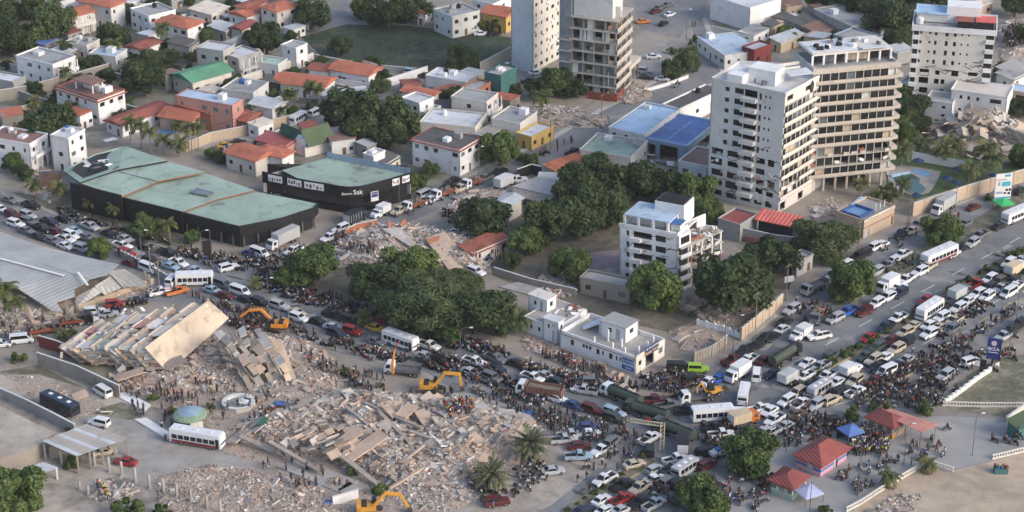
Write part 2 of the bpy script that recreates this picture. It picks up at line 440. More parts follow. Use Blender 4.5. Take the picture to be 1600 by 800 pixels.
M_slab = mat('floor_slab', lin((176, 170, 162)), var=.12, scale=.7, alt=(lin((128, 122, 116)), .6, .58))
M_redfloor = mat('red_terrace', lin((150, 96, 92)), stain=.2)
M_tank_b = mat('tank_blue', lin((48, 92, 168)), var=.08, rough=.5)
M_tank_k = mat('tank_black', lin((40, 40, 42)), var=.08, rough=.5)
M_tank_w = mat('tank_white', lin((216, 218, 220)), var=.08, rough=.5)

def roofm(key, rgb, kind='flat', ang=45):
  if kind == 'tile':
    W['r_' + key] = ribbed('roof_' + key, lin(rgb), .42, ang, var=.12, stain=.2, depth=.1, rough=.85, alt=(lin(tuple(int(c * .78) for c in rgb)), .35, .56))
  elif kind == 'tin':
    W['r_' + key] = ribbed('roof_' + key, lin(rgb), .5, ang, var=.08, stain=.2, depth=.06, rough=.5, alt=(lin(tuple(int(c * .82) for c in rgb)), .3, .57))
  else:
    W['r_' + key] = mat('roof_' + key, lin(rgb), var=.08, scale=.45, stain=.2, alt=(lin(tuple(int(c * .78) for c in rgb)), .25, .56))
roofm('red', (192, 112, 88), 'tile', -38); roofm('redb', (172, 100, 86), 'tile', 50); roofm('burg', (160, 82, 80), 'tin', -38)
roofm('greyflat', (158, 160, 162)); roofm('whiteflat', (206, 210, 216)); roofm('dark', (92, 92, 94)); roofm('green', (96, 158, 124), 'tin', -38)
roofm('tin', (188, 194, 200), 'tin', -38); roofm('paleblue', (172, 192, 214)); roofm('sea', (160, 186, 172)); roofm('blue', (86, 120, 188), 'tin', 48)
roofm('sky', (164, 196, 226)); roofm('teal', (40, 92, 84), 'tin', 40); roofm('moss', (84, 104, 74), 'tin', 40); roofm('redtin', (222, 96, 88), 'tin', -30)
roofm('kiosk', (148, 76, 72), 'tin', 30); roofm('salmon', (206, 138, 124), 'tin', 30); roofm('rusttin', (172, 164, 158), 'tin', -30); roofm('brownflat', (140, 108, 100))
roofm('orange', (200, 116, 86), 'tile', 40); roofm('tarp', (70, 112, 172)); roofm('shop', (150, 172, 160)); roofm('cream', (212, 202, 186))

PANE = {'w': M_glass, 'g': M_glass2, 'c': M_curtain, 'd': M_door, 's': M_shutter}

def facade(mb, root, p0, p1, z0, z1, ops, t=.28, m=0, pane=True):
  """wall along p0->p1 (interior on the left) built from blocks round real openings; panes sit back in the reveals"""
  p0, p1 = Vector((p0[0], p0[1], 0)), Vector((p1[0], p1[1], 0))
  L = (p1 - p0).length
  d = (p1 - p0) / L
  n = Vector((-d.y, d.x, 0))
  ang = math.atan2(d.y, d.x)
  ops = [(max(.05, a), min(L - .05, b), max(z0 + .02, c), min(z1 - .05, e), k) for a, b, c, e, k in ops if b > a + .1 and a < L - .3]
  us = sorted({0.0, L, *(o[0] for o in ops), *(o[1] for o in ops)})
  for i in range(len(us) - 1):
    u0, u1 = us[i], us[i + 1]
    if u1 - u0 < 1e-4: continue
    um = (u0 + u1) / 2
    cut = sorted((o[2], o[3]) for o in ops if o[0] < um < o[1])
    z = z0
    for a, b in cut + [(z1, z1)]:
      if a - z > .01:
        c = p0 + d * um + n * (t / 2); c.z = (z + a) / 2
        mb.box(c, (u1 - u0, t, a - z), ang, m)
      z = max(z, b)
  if pane:
    for a, b, c, e, k in ops:
      if k in PANE:
        q = p0 + d * ((a + b) / 2) + n * (t * .68); q.z = (c + e) / 2
        ubox('door' if k in 'ds' else 'window', PANE[k], root, q, (b - a, .06, e - c), ang)

def auto_ops(L, h, nf, rr, door=True, wk='w', ww=1.3, wh=1.15, gap=3.0):
  ops = []
  fh = h / nf
  n = max(1, int(L / gap))
  for f in range(nf):
    for i in range(n):
      if rr.random() < .16: continue
      u = (i + .5) * L / n
      w = ww * rr.choice((.7, 1, 1, 1.3))
      if f == 0 and door and i == n // 2:
        ops.append((u - .5, u + .5, .05, 2.1, 'd'))
      else:
        z = f * fh + fh * .36
        ops.append((u - w / 2, u + w / 2, z, z + min(wh, fh * .45), rr.choice((wk, wk, wk, 'g'))))
  return ops

def parapet(mb, A, B, z, ph, t, m=0, o=0.0):
  for c, s in (((A / 2, -o + t / 2), (A + 2 * o, t)), ((A / 2, B + o - t / 2), (A + 2 * o, t)), ((-o + t / 2, B / 2), (t, B + 2 * o - 2 * t)), ((A + o - t / 2, B / 2), (t, B + 2 * o - 2 * t))):
    mb.box((*c, z + ph / 2), (*s, ph), None, m)

def hip(mb, A, B, z, rise, o, m=0, gable=False, th=.18):
  x0, x1, y0, y1 = -o, A + o, -o, B + o
  if A >= B:
    k = 0 if gable else min((y1 - y0) / 2, (x1 - x0) * .35)
    r0, r1 = (x0 + k, B / 2), (x1 - k, B / 2)
  else:
    k = 0 if gable else min((x1 - x0) / 2, (y1 - y0) * .35)
    r0, r1 = (A / 2, y0 + k), (A / 2, y1 - k)
  c = [(x0, y0), (x1, y0), (x1, y1), (x0, y1)]
  v = [(p[0], p[1], z) for p in c] + [(p[0], p[1], z + th) for p in c] + [(*r0, z + rise), (*r1, z + rise)]
  f = [(0, 3, 2, 1), (0, 1, 5, 4), (1, 2, 6, 5), (2, 3, 7, 6), (3, 0, 4, 7)]
  if A >= B: f += [(4, 5, 9, 8), (5, 6, 9), (6, 7, 8, 9), (7, 4, 8)]
  else: f += [(4, 5, 8), (5, 6, 9, 8), (6, 7, 9), (7, 4, 8, 9)]
  mb.add(v, f, m)

def water_tank(parent, x, y, z, r=.7, h=1.3, m=None):
  b = MB(); b.tube((0, 0, 0), (0, 0, h * .8), r, r, 12); b.tube((0, 0, h * .8), (0, 0, h), r, r * .45, 12)
  return ob('water_tank', b.mesh('water_tank', m or M_tank_b), parent, (x, y, z))

FOOT = []
def house(N, Lp, Rp, h, roof, wm, rm, label, nf=None, cat='house', name='house', ang=None, extra='', win='w', gap=3.0):
  rr = random.Random(int(N[0] * 7 + N[1]))
  o, A, B, a = frame(N, Lp, Rp, h, ang)
  A, B = min(A, 60), min(B, 60)
  t = thing(name, label, cat, o, a)
  FOOT.append((o, a, A, B))
  nf = nf or max(1, int(h / 2.9))
  mb = MB()
  blank = 'blank' in extra
  facade(mb, t, (0, 0), (A, 0), 0, h, [] if blank else auto_ops(A, h, nf, rr, wk=win, gap=gap))
  facade(mb, t, (0, B), (0, 0), 0, h, [] if blank else auto_ops(B, h, nf, rr, wk=win, gap=gap))
  facade(mb, t, (A, 0), (A, B), 0, h, [])
  facade(mb, t, (A, B), (0, B), 0, h, [])
  ob('wall', mb.mesh('wall', W[wm]), t)
  rb = MB()
  if roof == 'flat':
    rb.box((A / 2, B / 2, h - .1), (A - .1, B - .1, .2))
    r = ob('roof', rb.mesh('roof', W.get('r_' + rm) or W[rm]), t)
    pb = MB(); parapet(pb, A, B, h, .45 if 'low' not in extra else .15, .2, 0, .08)
    ob('parapet', pb.mesh('parapet', W[wm] if 'redtrim' not in extra else W['redb']), r)
    for i in range(rr.choice((0, 1, 1, 2)) if 'bare' not in extra else 0):
      s = (rr.uniform(1, 2.6), rr.uniform(1, 2.4), rr.uniform(.5, 1.6))
      ubox('roof_unit', rr.choice((W['white'], W['grey'], M_tank_w)), r, (rr.uniform(2, max(2.1, A - 2)), rr.uniform(2, max(2.1, B - 2)), h + s[2] / 2), s)
    if rr.random() < .4 and A > 6 and 'bare' not in extra:
      water_tank(r, A * .7, B * .7, h, .7, 1.4, rr.choice((M_tank_b, M_tank_k, M_tank_w)))
  elif roof in ('hip', 'gable'):
    hip(rb, A, B, h, max(.9, min(A, B) * .17), .6, 0, roof == 'gable')
    ob('roof', rb.mesh('roof', W.get('r_' + rm) or W[rm]), t)
  elif roof == 'lean':
    rb.hexa([(-.4, -.4, h - .35), (A + .4, -.4, h - .35), (A + .4, B + .4, h + .5), (-.4, B + .4, h + .5), (-.4, -.4, h - .2), (A + .4, -.4, h - .2), (A + .4, B + .4, h + .65), (-.4, B + .4, h + .65)])
    ob('roof', rb.mesh('roof', W.get('r_' + rm) or W[rm]), t)
  if 'redtrim' in extra:
    eb = MB(); parapet(eb, A, B, h - .5, .18, .5, 0, .55)
    ob('eave', eb.mesh('eave', W['redb']), t)
  if 'gallery' in extra:                        # balcony slab, rail and posts along the right-hand front
    z = h / max(2, nf)
    ubox('balcony_slab', W['white'], t, (A / 2, -.75, z), (A * .9, 1.5, .18))
    ubox('balcony_parapet', W[wm], t, (A / 2, -1.42, z + .5), (A * .9, .12, .82))
    for i in range(4):
      ubox('post', W['white'], t, (A * (.08 + .28 * i), -1.2, h / 2 - .05), (.22, .22, h - .15))
  if 'pent' in extra:
    pa, pbb = A * .36, B * .4
    for x, y in ((.3, .3), (.3 + .36, .3), (.3, .7), (.66, .7)):
      ubox('post', W['white'], t, (A * x, B * y, h + 1.25), (.3, .3, 2.5))
    ubox('penthouse_wall', W['white'], t, (A * .58, B * .52, h + 1.2), (pa * .45, pbb * .7, 2.4))
    ubox('penthouse_roof', W['brownflat'], t, (A * .48, B * .5, h + 2.6), (pa + 1.4, pbb + 1.4, .2))
  return t

HOUSES = [
 ((82, 103), (12, 93), (130, 92), 6.2, 'flat', 'white', 'greyflat', 'white two-storey house with grey flat roof behind a long wall', dict(extra='gallery')),
 ((152, 157), (74, 141), (206, 145), 6.8, 'flat', 'white', 'brownflat', 'white villa with red eaves band and roof-terrace pavilion', dict(extra='redtrim pent')),
 ((112, 27), (92, 18), (146, 18), 6.0, 'gable', 'cream', 'red', 'cream house with open galleries under a red gable roof', dict(extra='gallery')),
 ((172, 12), (128, 0), (190, 2), 7.0, 'hip', 'cool', 'red', 'large pale house with red hip roof at the top edge of town', {}),
 ((232, 27), (214, 12), (268, 14), 6.0, 'flat', 'white', 'greyflat', 'white flat-roofed block beside the tall dark tree', {}),
 ((292, 45), (235, 37), (326, 36), 6.3, 'hip', 'white', 'red', 'white house with bright red hip roof beside a tall palm', {}),
 ((222, 78), (195, 73), (252, 66), 4.0, 'gable', 'white', 'redb', 'low white house with rust-red gable roof', {}),
 ((348, 82), (306, 76), (368, 71), 8.5, 'flat', 'grey', 'whiteflat', 'grey concrete house block with white roof deck', dict(extra='bare')),
 ((372, 93), (342, 84), (408, 82), 6.5, 'flat', 'grey', 'whiteflat', 'lower grey concrete house wing with white roof and terraces', dict(extra='gallery bare')),
 ((300, 129), (256, 120), (372, 115), 4.6, 'gable', 'cream', 'green', 'long low building with green sheet roof', dict(cat='building', name='low_building')),
 ((362, 165), (268, 153), (390, 156), 8.0, 'flat', 'pink', 'paleblue', 'dusky pink villa with pale blue flat roof', dict(extra='low', win='g')),
 ((328, 176), (272, 166), (352, 165), 5.2, 'lean', 'brick', 'red', 'brick-red villa wing with orange tile roof and glass stair', {}),
 ((190, 197), (166, 188), (266, 168), 3.2, 'gable', 'white', 'redb', 'long low white house with red-brown tile roof near the palms', {}),
 ((298, 190), (250, 181), (322, 173), 3.6, 'gable', 'tan', 'red', 'patio roof of red tiles in front of the villa', dict(name='patio_house')),
 ((384, 190), (350, 182), (402, 176), 3.4, 'gable', 'brick', 'redb', 'low brick annex with red roof beside white canopy', {}),
 ((46, 227), (-22, 214), (72, 210), 7.0, 'flat', 'white', 'brownflat', 'white two-storey house with brown roof terrace beside huge tree', dict(extra='gallery')),
 ((106, 218), (80, 212), (131, 203), 9.0, 'flat', 'white', 'whiteflat', 'tall narrow white house block behind the huge dark tree', {}),
 ((330, 22), (300, 14), (352, 8), 3.6, 'lean', 'cream', 'cream', 'cream open gallery building near the top edge', {}),
 ((385, 14), (372, 8), (412, 2), 5.0, 'hip', 'white', 'redb', 'small white house with red roof near the top edge', {}),
 ((385, 27), (358, 20), (414, 16), 3.8, 'gable', 'white', 'red', 'low house with orange-red roof near parked parasol', {}),
 ((352, 48), (328, 42), (366, 38), 3.4, 'lean', 'grey', 'tin', 'small shed with pale tin roof behind the palm', dict(name='shed', cat='shed')),
 ((378, 47), (362, 43), (398, 36), 3.6, 'gable', 'cream', 'burg', 'small house with dark red roof', {}),
 ((432, 19), (407, 11), (466, 9), 6.0, 'hip', 'cream', 'red', 'cream house with red hip roof beside large street tree', {}),
 ((462, 77), (440, 71), (479, 69), 6.0, 'flat', 'white', 'greyflat', 'small white cube house at the edge of the vacant field', dict(extra='bare')),
 ((434, 103), (386, 96), (449, 93), 4.2, 'flat', 'cool', 'sea', 'low white house with greenish flat roof and three windows', dict(extra='bare')),
 ((575, 119), (515, 108), (596, 106), 4.2, 'gable', 'white', 'red', 'white house with red roof and solar heater at the lane bend', {}),
 ((512, 112), (483, 107), (522, 103), 3.6, 'gable', 'white', 'redb', 'small red-roofed annex beside the green boundary wall', {}),
 ((505, 138), (427, 128), (521, 122), 3.4, 'gable', 'white', 'red', 'long low house with wide red roof behind fan palms', {}),
 ((706, 28), (680, 15), (748, 17), 6.4, 'flat', 'cool', 'greyflat', 'pale blue-white house with roof tanks at the field edge', {}),
 ((662, 20), (655, 24), (684, 9), 4.0, 'gable', 'white', 'red', 'small red-roofed house at the far corner of the field', {}),
 ((790, 27), (750, 21), (815, 16), 5.0, 'gable', 'yellow', 'red', 'yellow house with orange roof beside the pale tower', {}),
 ((770, 8), (735, 3), (810, -4), 6.0, 'flat', 'white', 'greyflat', 'white house behind the yellow house', {}),
 ((727, 130), (656, 125), (762, 120), 4.8, 'flat', 'cool', 'whiteflat', 'white flat-roofed warehouse with stained walls', dict(extra='blank', cat='building', name='warehouse')),
 ((742, 143), (722, 137), (764, 129), 6.0, 'flat', 'brick', 'greyflat', 'unfinished brick house with dish aerial', dict(extra='bare')),
 ((782, 120), (758, 114), (806, 106), 8.0, 'flat', 'teal', 'greyflat', 'teal-walled block with raw brick side', dict(extra='blank')),
 ((760, 161), (705, 152), (778, 147), 7.0, 'flat', 'cream', 'greyflat', 'cracked cream house with broken roof edge and balcony', dict(extra='bare gallery')),
 ((655, 163), (632, 152), (672, 152), 6.5, 'flat', 'white', 'whiteflat', 'white cube house with pale roof beside mango trees', dict(extra='bare')),
 ((670, 179), (642, 172), (686, 167), 4.0, 'flat', 'white', 'greyflat', 'low white house with flat terrace', dict(extra='bare')),
 ((672, 152), (628, 142), (686, 144), 4.5, 'gable', 'white', 'red', 'orange-roofed house behind the white cube house', {}),
 ((742, 201), (655, 193), (762, 179), 4.6, 'flat', 'cream', 'whiteflat', 'broad cream building with worn pale roof and skylight', dict(cat='building', name='low_building')),
 ((440, 247), (396, 238), (462, 238), 4.2, 'hip', 'white', 'red', 'white house with orange hip roof facing the black store', {}),
 ((398, 252), (353, 238), (428, 238), 4.2, 'gable', 'cream', 'red', 'cream house with wide orange roof and carport', {}),
 ((446, 229), (402, 220), (462, 215), 4.0, 'lean', 'pink', 'burg', 'long house with burgundy sheet roof and two blue tanks', {}),
 ((718, 234), (639, 219), (757, 217), 7.2, 'flat', 'white', 'dark', 'white two-storey house with dark worn flat roof and red eave', dict(extra='redtrim low', gap=2.6)),
 ((583, 246), (570, 240), (598, 236), 5.0, 'flat', 'white', 'whiteflat', 'narrow white stair block with roof tank by turquoise pool', {}),
 ((605, 256), (582, 250), (624, 243), 3.2, 'lean', 'cream', 'dark', 'low cream shed with dark roof behind the black store', dict(name='shed', cat='shed')),
 ((795, 323), (777, 313), (806, 308), 4.0, 'gable', 'cream', 'tin', 'small cream house beside the round dark tree', {}),
 ((985, 248), (905, 236), (1014, 222), 5.0, 'flat', 'cream', 'shop', 'flat-roofed commercial block with green roof panels', dict(cat='building', name='shop_building')),
 ((882, 273), (846, 262), (950, 252), 3.4, 'lean', 'tan', 'orange', 'long low shop with orange roof beside the mango grove', dict(cat='shop', name='shop')),
 ((1006, 212), (950, 201), (1064, 172), 6.0, 'flat', 'cool', 'sky', 'pale building with sky-blue roof beside the blue court', dict(cat='building', name='shop_building')),
 ((1105, 262), (1066, 248), (1120, 236), 4.0, 'flat', 'white', 'brownflat', 'white low annex with red-brown roof under the tall tower', {}),
 ((1062, 172), (1044, 160), (1116, 137), 5.0, 'flat', 'white', 'dark', 'long white two-storey block with dark roof on the curving road', dict(cat='building', name='shop_building')),
 ((1132, 87), (1110, 55), (1182, 72), 4.2, 'flat', 'cool', 'paleblue', 'corner store with pale blue-grey roof on the curving road', dict(cat='shop', name='shop', extra='low')),
 ((1178, 80), (1160, 74), (1205, 70), 5.2, 'flat', 'red', 'tin', 'small red-fronted shop beside the corner store', dict(cat='shop', name='shop', extra='bare')),
 ((1172, 14), (1098, -2), (1234, 3), 7.0, 'flat', 'white', 'whiteflat', 'large white hall at the top edge', dict(cat='building', name='hall', extra='blank')),
 ((1330, 43), (1268, 16), (1374, 36), 5.0, 'flat', 'grey', 'greyflat', 'long grey row building with cluttered roof below the woods', dict(cat='building', name='row_building')),
 ((1350, 69), (1296, 58), (1388, 60), 6.2, 'flat', 'blueish', 'greyflat', 'blue-grey walled house behind the tall tower', {}),
 ((1402, 82), (1386, 75), (1426, 76), 4.0, 'lean', 'grey', 'tin', 'shed with white tin roof between the two towers', dict(name='shed', cat='shed')),
 ((1260, 42), (1232, 34), (1290, 28), 3.4, 'lean', 'grey', 'dark', 'dark-roofed open shed behind the tall tower', dict(name='shed', cat='shed')),
 ((1282, 52), (1254, 44), (1306, 42), 3.0, 'lean', 'raw', 'brownflat', 'low brown-roofed shed below the grey row building', dict(name='shed', cat='shed')),
 ((1220, 66), (1200, 62), (1262, 54), 3.4, 'lean', 'tan', 'tin', 'low pale tin shed beside heaped scrap', dict(name='shed', cat='shed')),
 ((1521, 14), (1497, 8), (1552, 4), 4.0, 'gable', 'tan', 'cream', 'small tan house above the upper tower', {}),
 ((1578, 113), (1560, 106), (1600, 100), 3.6, 'lean', 'grey', 'greyflat', 'grey shed with pitched sheet roof below the far rubble', dict(name='shed', cat='shed')),
 ((1584, 124), (1558, 116), (1606, 112), 3.4, 'lean', 'cool', 'greyflat', 'white-walled shed with grey roof below the far rubble', dict(name='shed', cat='shed')),
 ((1156, 353), (1120, 344), (1186, 337), 4.2, 'flat', 'grey', 'burg', 'grey-walled annex with burgundy roof deck beside the tower', dict(extra='blank bare', cat='building', name='annex')),
 ((985, 452), (905, 436), (1000, 440), 3.6, 'flat', 'raw', 'greyflat', 'derelict brick-edged workshop with raw concrete roof behind clinic', dict(cat='building', name='workshop', extra='bare')),
 ((740, 396), (716, 388), (800, 372), 3.0, 'lean', 'cream', 'redb', 'low cream wall building with rusty roof beside rubble', dict(cat='building', name='low_building')),
 ((20, 130), (-20, 122), (40, 120), 4.0, 'flat', 'grey', 'whiteflat', 'low grey house at the picture edge behind the boundary wall', {}),
 ((70, 70), (42, 62), (90, 60), 3.6, 'lean', 'raw', 'blue', 'low house with blue sheet roof under the dark trees', {}),
 ((135, 73), (105, 65), (150, 62), 4.0, 'flat', 'cream', 'greyflat', 'low cream house among the palms', {}),
 ((180, 90), (140, 84), (196, 78), 4.0, 'flat', 'cool', 'paleblue', 'long low house with pale blue roof', {}),
 ((295, 72), (262, 68), (308, 62), 4.0, 'lean', 'grey', 'dark', 'carport with black roof behind the grey concrete house', dict(name='carport', cat='carport')),
 ((395, 147), (345, 140), (420, 130), 4.4, 'flat', 'cool', 'greyflat', 'cluttered flat roof house with three blue tanks', {}),
 ((440, 128), (420, 140), (470, 115), 3.8, 'lean', 'dark', 'dark', 'shed with black tarpaper roof beside fan palms', dict(name='shed', cat='shed')),
 ((425, 170), (396, 160), (440, 158), 5.0, 'gable', 'white', 'tin', 'white house with pale tin gable roof', {}),
 ((812, 195), (770, 185), (835, 175), 5.4, 'flat', 'cream', 'greyflat', 'cream house with white railings beside collapsed roof', {}),
 ((830, 216), (808, 208), (862, 198), 3.4, 'flat', 'yellow', 'whiteflat', 'low yellow-walled shop at the roadside', dict(cat='shop', name='shop', extra='bare')),
 ((1245, 412), (1228, 404), (1268, 398), 3.4, 'flat', 'grey', 'greyflat', 'low grey gatehouse beside the service road', dict(extra='bare')),
]
for hs in HOUSES:
  house(*hs[:8], **hs[8])

# ------------------------------------------------------------------ boundary walls
def wall_run(label, pts, h, wm, t=.25, posts=0, name='boundary_wall', cat='wall'):
  w = [gp(*p, 0) for p in pts]
  root = thing(name, label, cat, w[0])
  for i in range(len(w) - 1):
    a, b = w[i] - w[0], w[i + 1] - w[0]
    d = b - a
    ubox('wall_panel', W[wm], root, (a + b) / 2 + Vector((0, 0, h / 2)), (d.length, t, h), math.atan2(d.y, d.x))
    ubox('coping', W['cool'], root, (a + b) / 2 + Vector((0, 0, h + .05)), (d.length + .1, t + .12, .1), math.atan2(d.y, d.x))
    for k in range(posts):
      p = a.lerp(b, k / posts)
      ubox('pier', W[wm], root, (p.x, p.y, h / 2 + .15), (t + .2, t + .2, h + .3), math.atan2(d.y, d.x))
  return root

wall_run('long stained grey wall below the white house at upper left', [(-10, 160), (40, 152), (85, 140), (130, 128), (172, 116)], 3.2, 'raw')
wall_run('tan wall along the palm-lined lane', [(290, 238), (330, 222), (400, 208), (470, 190)], 2.6, 'tan')
wall_run('cream wall along the side of the vacant field', [(370, 135), (420, 118), (490, 95)], 2.4, 'cream')
wall_run('white wall round the red-roofed house at the lane bend', [(520, 135), (580, 144), (668, 116)], 2.4, 'white')
wall_run('low wall along the lower edge of the vacant field', [(490, 92), (560, 106), (650, 114)], 1.4, 'grey')
wall_run('beige wall between vacant field and pale tower', [(750, 114), (800, 88)], 3.0, 'beige')
wall_run('tall beige perimeter wall of the pool garden', [(1426, 338), (1510, 310), (1600, 284), (1700, 250)], 3.4, 'tan', posts=5)
wall_run('white wall behind the pool garden', [(1424, 250), (1470, 258), (1510, 266)], 2.2, 'white')
wall_run('grey wall in front of the burgundy-roofed annex', [(1156, 374), (1210, 386), (1262, 392)], 3.0, 'grey')
wall_run('cracked concrete wall below the tipped building', [(60, 570), (120, 590), (188, 622)], 2.8, 'raw')
wall_run('red painted broken wall beside the tipped building', [(62, 542), (90, 550), (120, 562)], 2.6, 'red')
wall_run('long grey wall beside the dark bus', [(-10, 618), (40, 640), (80, 660), (118, 680)], 2.4, 'grey')
wall_run('white low wall beside the derelict garden', [(1090, 508), (1130, 518), (1158, 530)], 1.2, 'white', posts=3)
wall_run('tan graffiti wall along the service road', [(1158, 532), (1180, 514), (1222, 478)], 2.8, 'tan', posts=4)
wall_run('cracked orange-brown wall remnant at edge of rubble', [(540, 372), (556, 364), (590, 356)], 2.2, 'orange')
wall_run('dark wall with small openings beside the orange shop', [(808, 280), (830, 272), (846, 276)], 2.6, 'dark')
wall_run('stone-grey wall below the mango grove', [(772, 428), (830, 446), (900, 462)], 1.6, 'raw')
wall_run('pale wall along the curving road opposite the parking', [(985, 150), (1040, 135), (1075, 122)], .9, 'white')
wall_run('leaning panel fence at the vacant lot corner', [(1085, 566), (1112, 556), (1135, 538)], 2.2, 'raw', posts=6, name='panel_fence', cat='fence')
wall_run('cream wall stub at the near side of the rubble', [(520, 790), (560, 778)], 1.8, 'white')
wall_run('grey wall with pillars beside the collapsed warehouse', [(190, 402), (222, 418), (262, 440)], 1.6, 'grey', posts=6)
# ------------------------------------------------------------------ large buildings
def banded(root, mb, p0, p1, z0, nf, fh, bay, rr, wm, proud=.55, broken=(), skip=(), band=.92):
  """open storeys behind projecting balcony bands; glazing set back behind them. interior on the left of p0->p1"""
  p0, p1 = Vector((p0[0], p0[1], 0)), Vector((p1[0], p1[1], 0))
  L = (p1 - p0).length; d = (p1 - p0) / L; n = Vector((-d.y, d.x, 0)); ang = math.atan2(d.y, d.x)
  nb = max(1, round(L / bay)); bw = L / nb
  for f in range(nf):
    z = z0 + f * fh
    if f not in skip:
      c = p0 + d * L / 2 - n * (proud / 2); c.z = z + band / 2 - .12
      if f in broken:
        for k in range(nb):
          if rr.random() < .55:
            q = p0 + d * (bw * (k + .5)) - n * (proud / 2 + rr.uniform(-.1, .25)); q.z = z + .3
            ubox('balcony_fragment', W[wm], root, q, (bw * rr.uniform(.5, 1), .15, rr.uniform(.4, .9)), rot=(rr.uniform(-.3, .3), rr.uniform(-.2, .2), ang))
      else:
        ubox('balcony_parapet', W[wm], root, c - n * (proud / 2 - .08), (L, .16, band), ang)
    q = p0 + d * L / 2 - n * (proud / 2 - 1.0); q.z = z - .1
    ubox('floor_slab', M_slab, root, q, (L - .02, proud + 2, .2), ang)
    for k in range(nb):
      q = p0 + d * (bw * (k + .5)) + n * .35; q.z = z + fh / 2
      r = rr.random()
      if f in broken and r < .5:
        if r < .2:
          ubox('wreckage', rr.choice((M_curtain, W['cream'], W['brick'])), root, q + Vector((0, 0, -.7)), (bw * .6, .8, .7), rot=(rr.uniform(-.5, .5), rr.uniform(-.5, .5), ang))
        continue
      m = M_glass if r < .78 else (M_glass2 if r < .9 else (M_curtain if r < .96 else W['tan']))
      ubox('window', m, root, q, (bw - .13, .08, fh - .24), ang)
  for k in range(nb + 1):
    q = p0 + d * min(max(bw * k, .12), L - .12) + n * .3; q.z = z0 + nf * fh / 2
    mb.box(q, (.15, .3, nf * fh), ang)
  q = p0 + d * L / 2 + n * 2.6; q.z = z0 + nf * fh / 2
  ubox('room_wall', M_void, root, q, (L - .1, .15, nf * fh), ang)  # painted dark to stand for the shade behind the open storeys

def floors_ops(L, cols, f0, f1, fh, z0=0.0):
  ops = []
  for f in range(f0, f1):
    for a, b, s, e, k in cols:
      ops.append((L * a, L * b, z0 + f * fh + s, z0 + f * fh + e, k))
  return ops

# ---- tall damaged apartment tower: banded right wing, plain left block
rr = random.Random(3)
FH = 2.66
hT = FH * 11
Np = (1227, 151)
T0 = gp(*Np, hT); T0.z = 0
tower = thing('apartment_tower', 'tall cracked beige apartment tower with curved balcony bands and two wings', 'apartment tower', T0)
loc = lambda p, z: (gp(*p, z) - T0)
tL, tN, tM, tQ = loc((1112, 127), hT), loc(Np, hT), loc((1256, 136), hT), loc((1284, 120), hT)
dL = (tN - tL).normalized(); nL = Vector((-dL.y, dL.x, 0))
tB1 = tQ + nL * 6; tB2 = tL + nL * 14
mb = MB()
LL = (tN - tL).length
cols = [(.19, .25, 1.0, 2.1, 'w'), (.32, .445, .95, 2.35, 'w'), (.455, .63, .6, 2.5, 'o'), (.655, .69, .6, 2.2, 'w'), (.73, .755, 1.3, 2.0, 'w'), (.79, .815, 1.3, 2.0, 'w')]
ops = floors_ops(LL, cols, 5, 11, FH)
for f in range(0, 5):
  z = f * FH
  for a, b in ((.03, .22), (.25, .43), (.46, .62), (.65, .79), (.81, .93)):
    if rr.random() < .95:
      ops.append((LL * (a + rr.uniform(0, .02)), LL * (b - rr.uniform(0, .03)), z + rr.uniform(.5, 1.0), z + rr.uniform(2.0, 2.45), rr.choice(('o', 'o', 'o', 'w'))))
facade(mb, tower, tL, tN, 0, hT, ops, t=.3)
for a, b in ((tQ, tB1), (tB1, tB2), (tB2, tL)):
  facade(mb, tower, a, b, 0, hT, [])
ob('wall', mb.mesh('wall', W['cool']), tower)
angL = math.atan2(dL.y, dL.x)
for f in range(1, 11):                                     # projecting balconies on the plain face
  q = tL + dL * (LL * .54) - nL * .75; q.z = f * FH + .35
  ubox('balcony', W['cool'], tower, q, (LL * .2, 1.5, .95), angL)
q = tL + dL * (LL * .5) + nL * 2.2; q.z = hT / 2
ubox('room_wall', M_void, tower, q, (LL * .9, .2, hT - .5), angL)  # dark sheet behind the openings, the room's shade painted in
for f in range(0, 11):
  ob('floor_slab', MB().prism([(p + nL * .3).to_tuple() for p in (tL, tN, tM, tQ, tB1, tB2)], f * FH - .1, f * FH + .05, bottom=True).mesh('floor_slab', M_slab), tower)
for k in range(70):                                        # hanging wall fragments in the broken lower storeys
  u, z = rr.uniform(.02, .95), rr.uniform(1.5, 12.5)
  q = tL + dL * (LL * u) + nL * rr.uniform(-.1, .8); q.z = z
  ubox('broken_panel', rr.choice((W['cool'], W['white'], W['raw'], W['pink'])), tower, q, (rr.uniform(.5, 1.6), .15, rr.uniform(.4, 1.3)), rot=(rr.uniform(-.35, .35), rr.uniform(-.7, .7), angL + rr.uniform(-.3, .3)))
pb = MB()
banded(tower, pb, tN, tM, FH * 1.2, 9, FH, 1.9, rr, 'cream', proud=.4, broken=(1,))
banded(tower, pb, tM, tQ, FH * 1.2, 9, FH, 1.9, rr, 'cream', proud=.4, broken=())
for a, b in ((tN, tM), (tM, tQ)):
  facade(pb, tower, a, b, FH * 10.1, hT + .4, [(1.0, 3.6, FH * 10.1 + .9, FH * 10.9, 'w')], t=.3)
  facade(pb, tower, a, b, 0, FH * 1.0, [(.6, 3.0, .2, 2.2, 'o')], t=.3)
ob('pier', pb.mesh('pier', W['cream']), tower)
rb = MB()
rb.prism([(p.x, p.y) for p in (tL, tN, tM, tQ, tB1, tB2)], hT, hT + .15, bottom=True)
ob('roof', rb.mesh('roof', W['whiteflat']), tower)
pp = MB()
pts = [tL, tN, tM, tQ, tB1, tB2]
for i in range(6):
  a, b = pts[i], pts[(i + 1) % 6]; d = b - a; m_ = (a + b) / 2
  pp.box((m_.x, m_.y, hT + .55), (d.length, .2, .9), math.atan2(d.y, d.x))
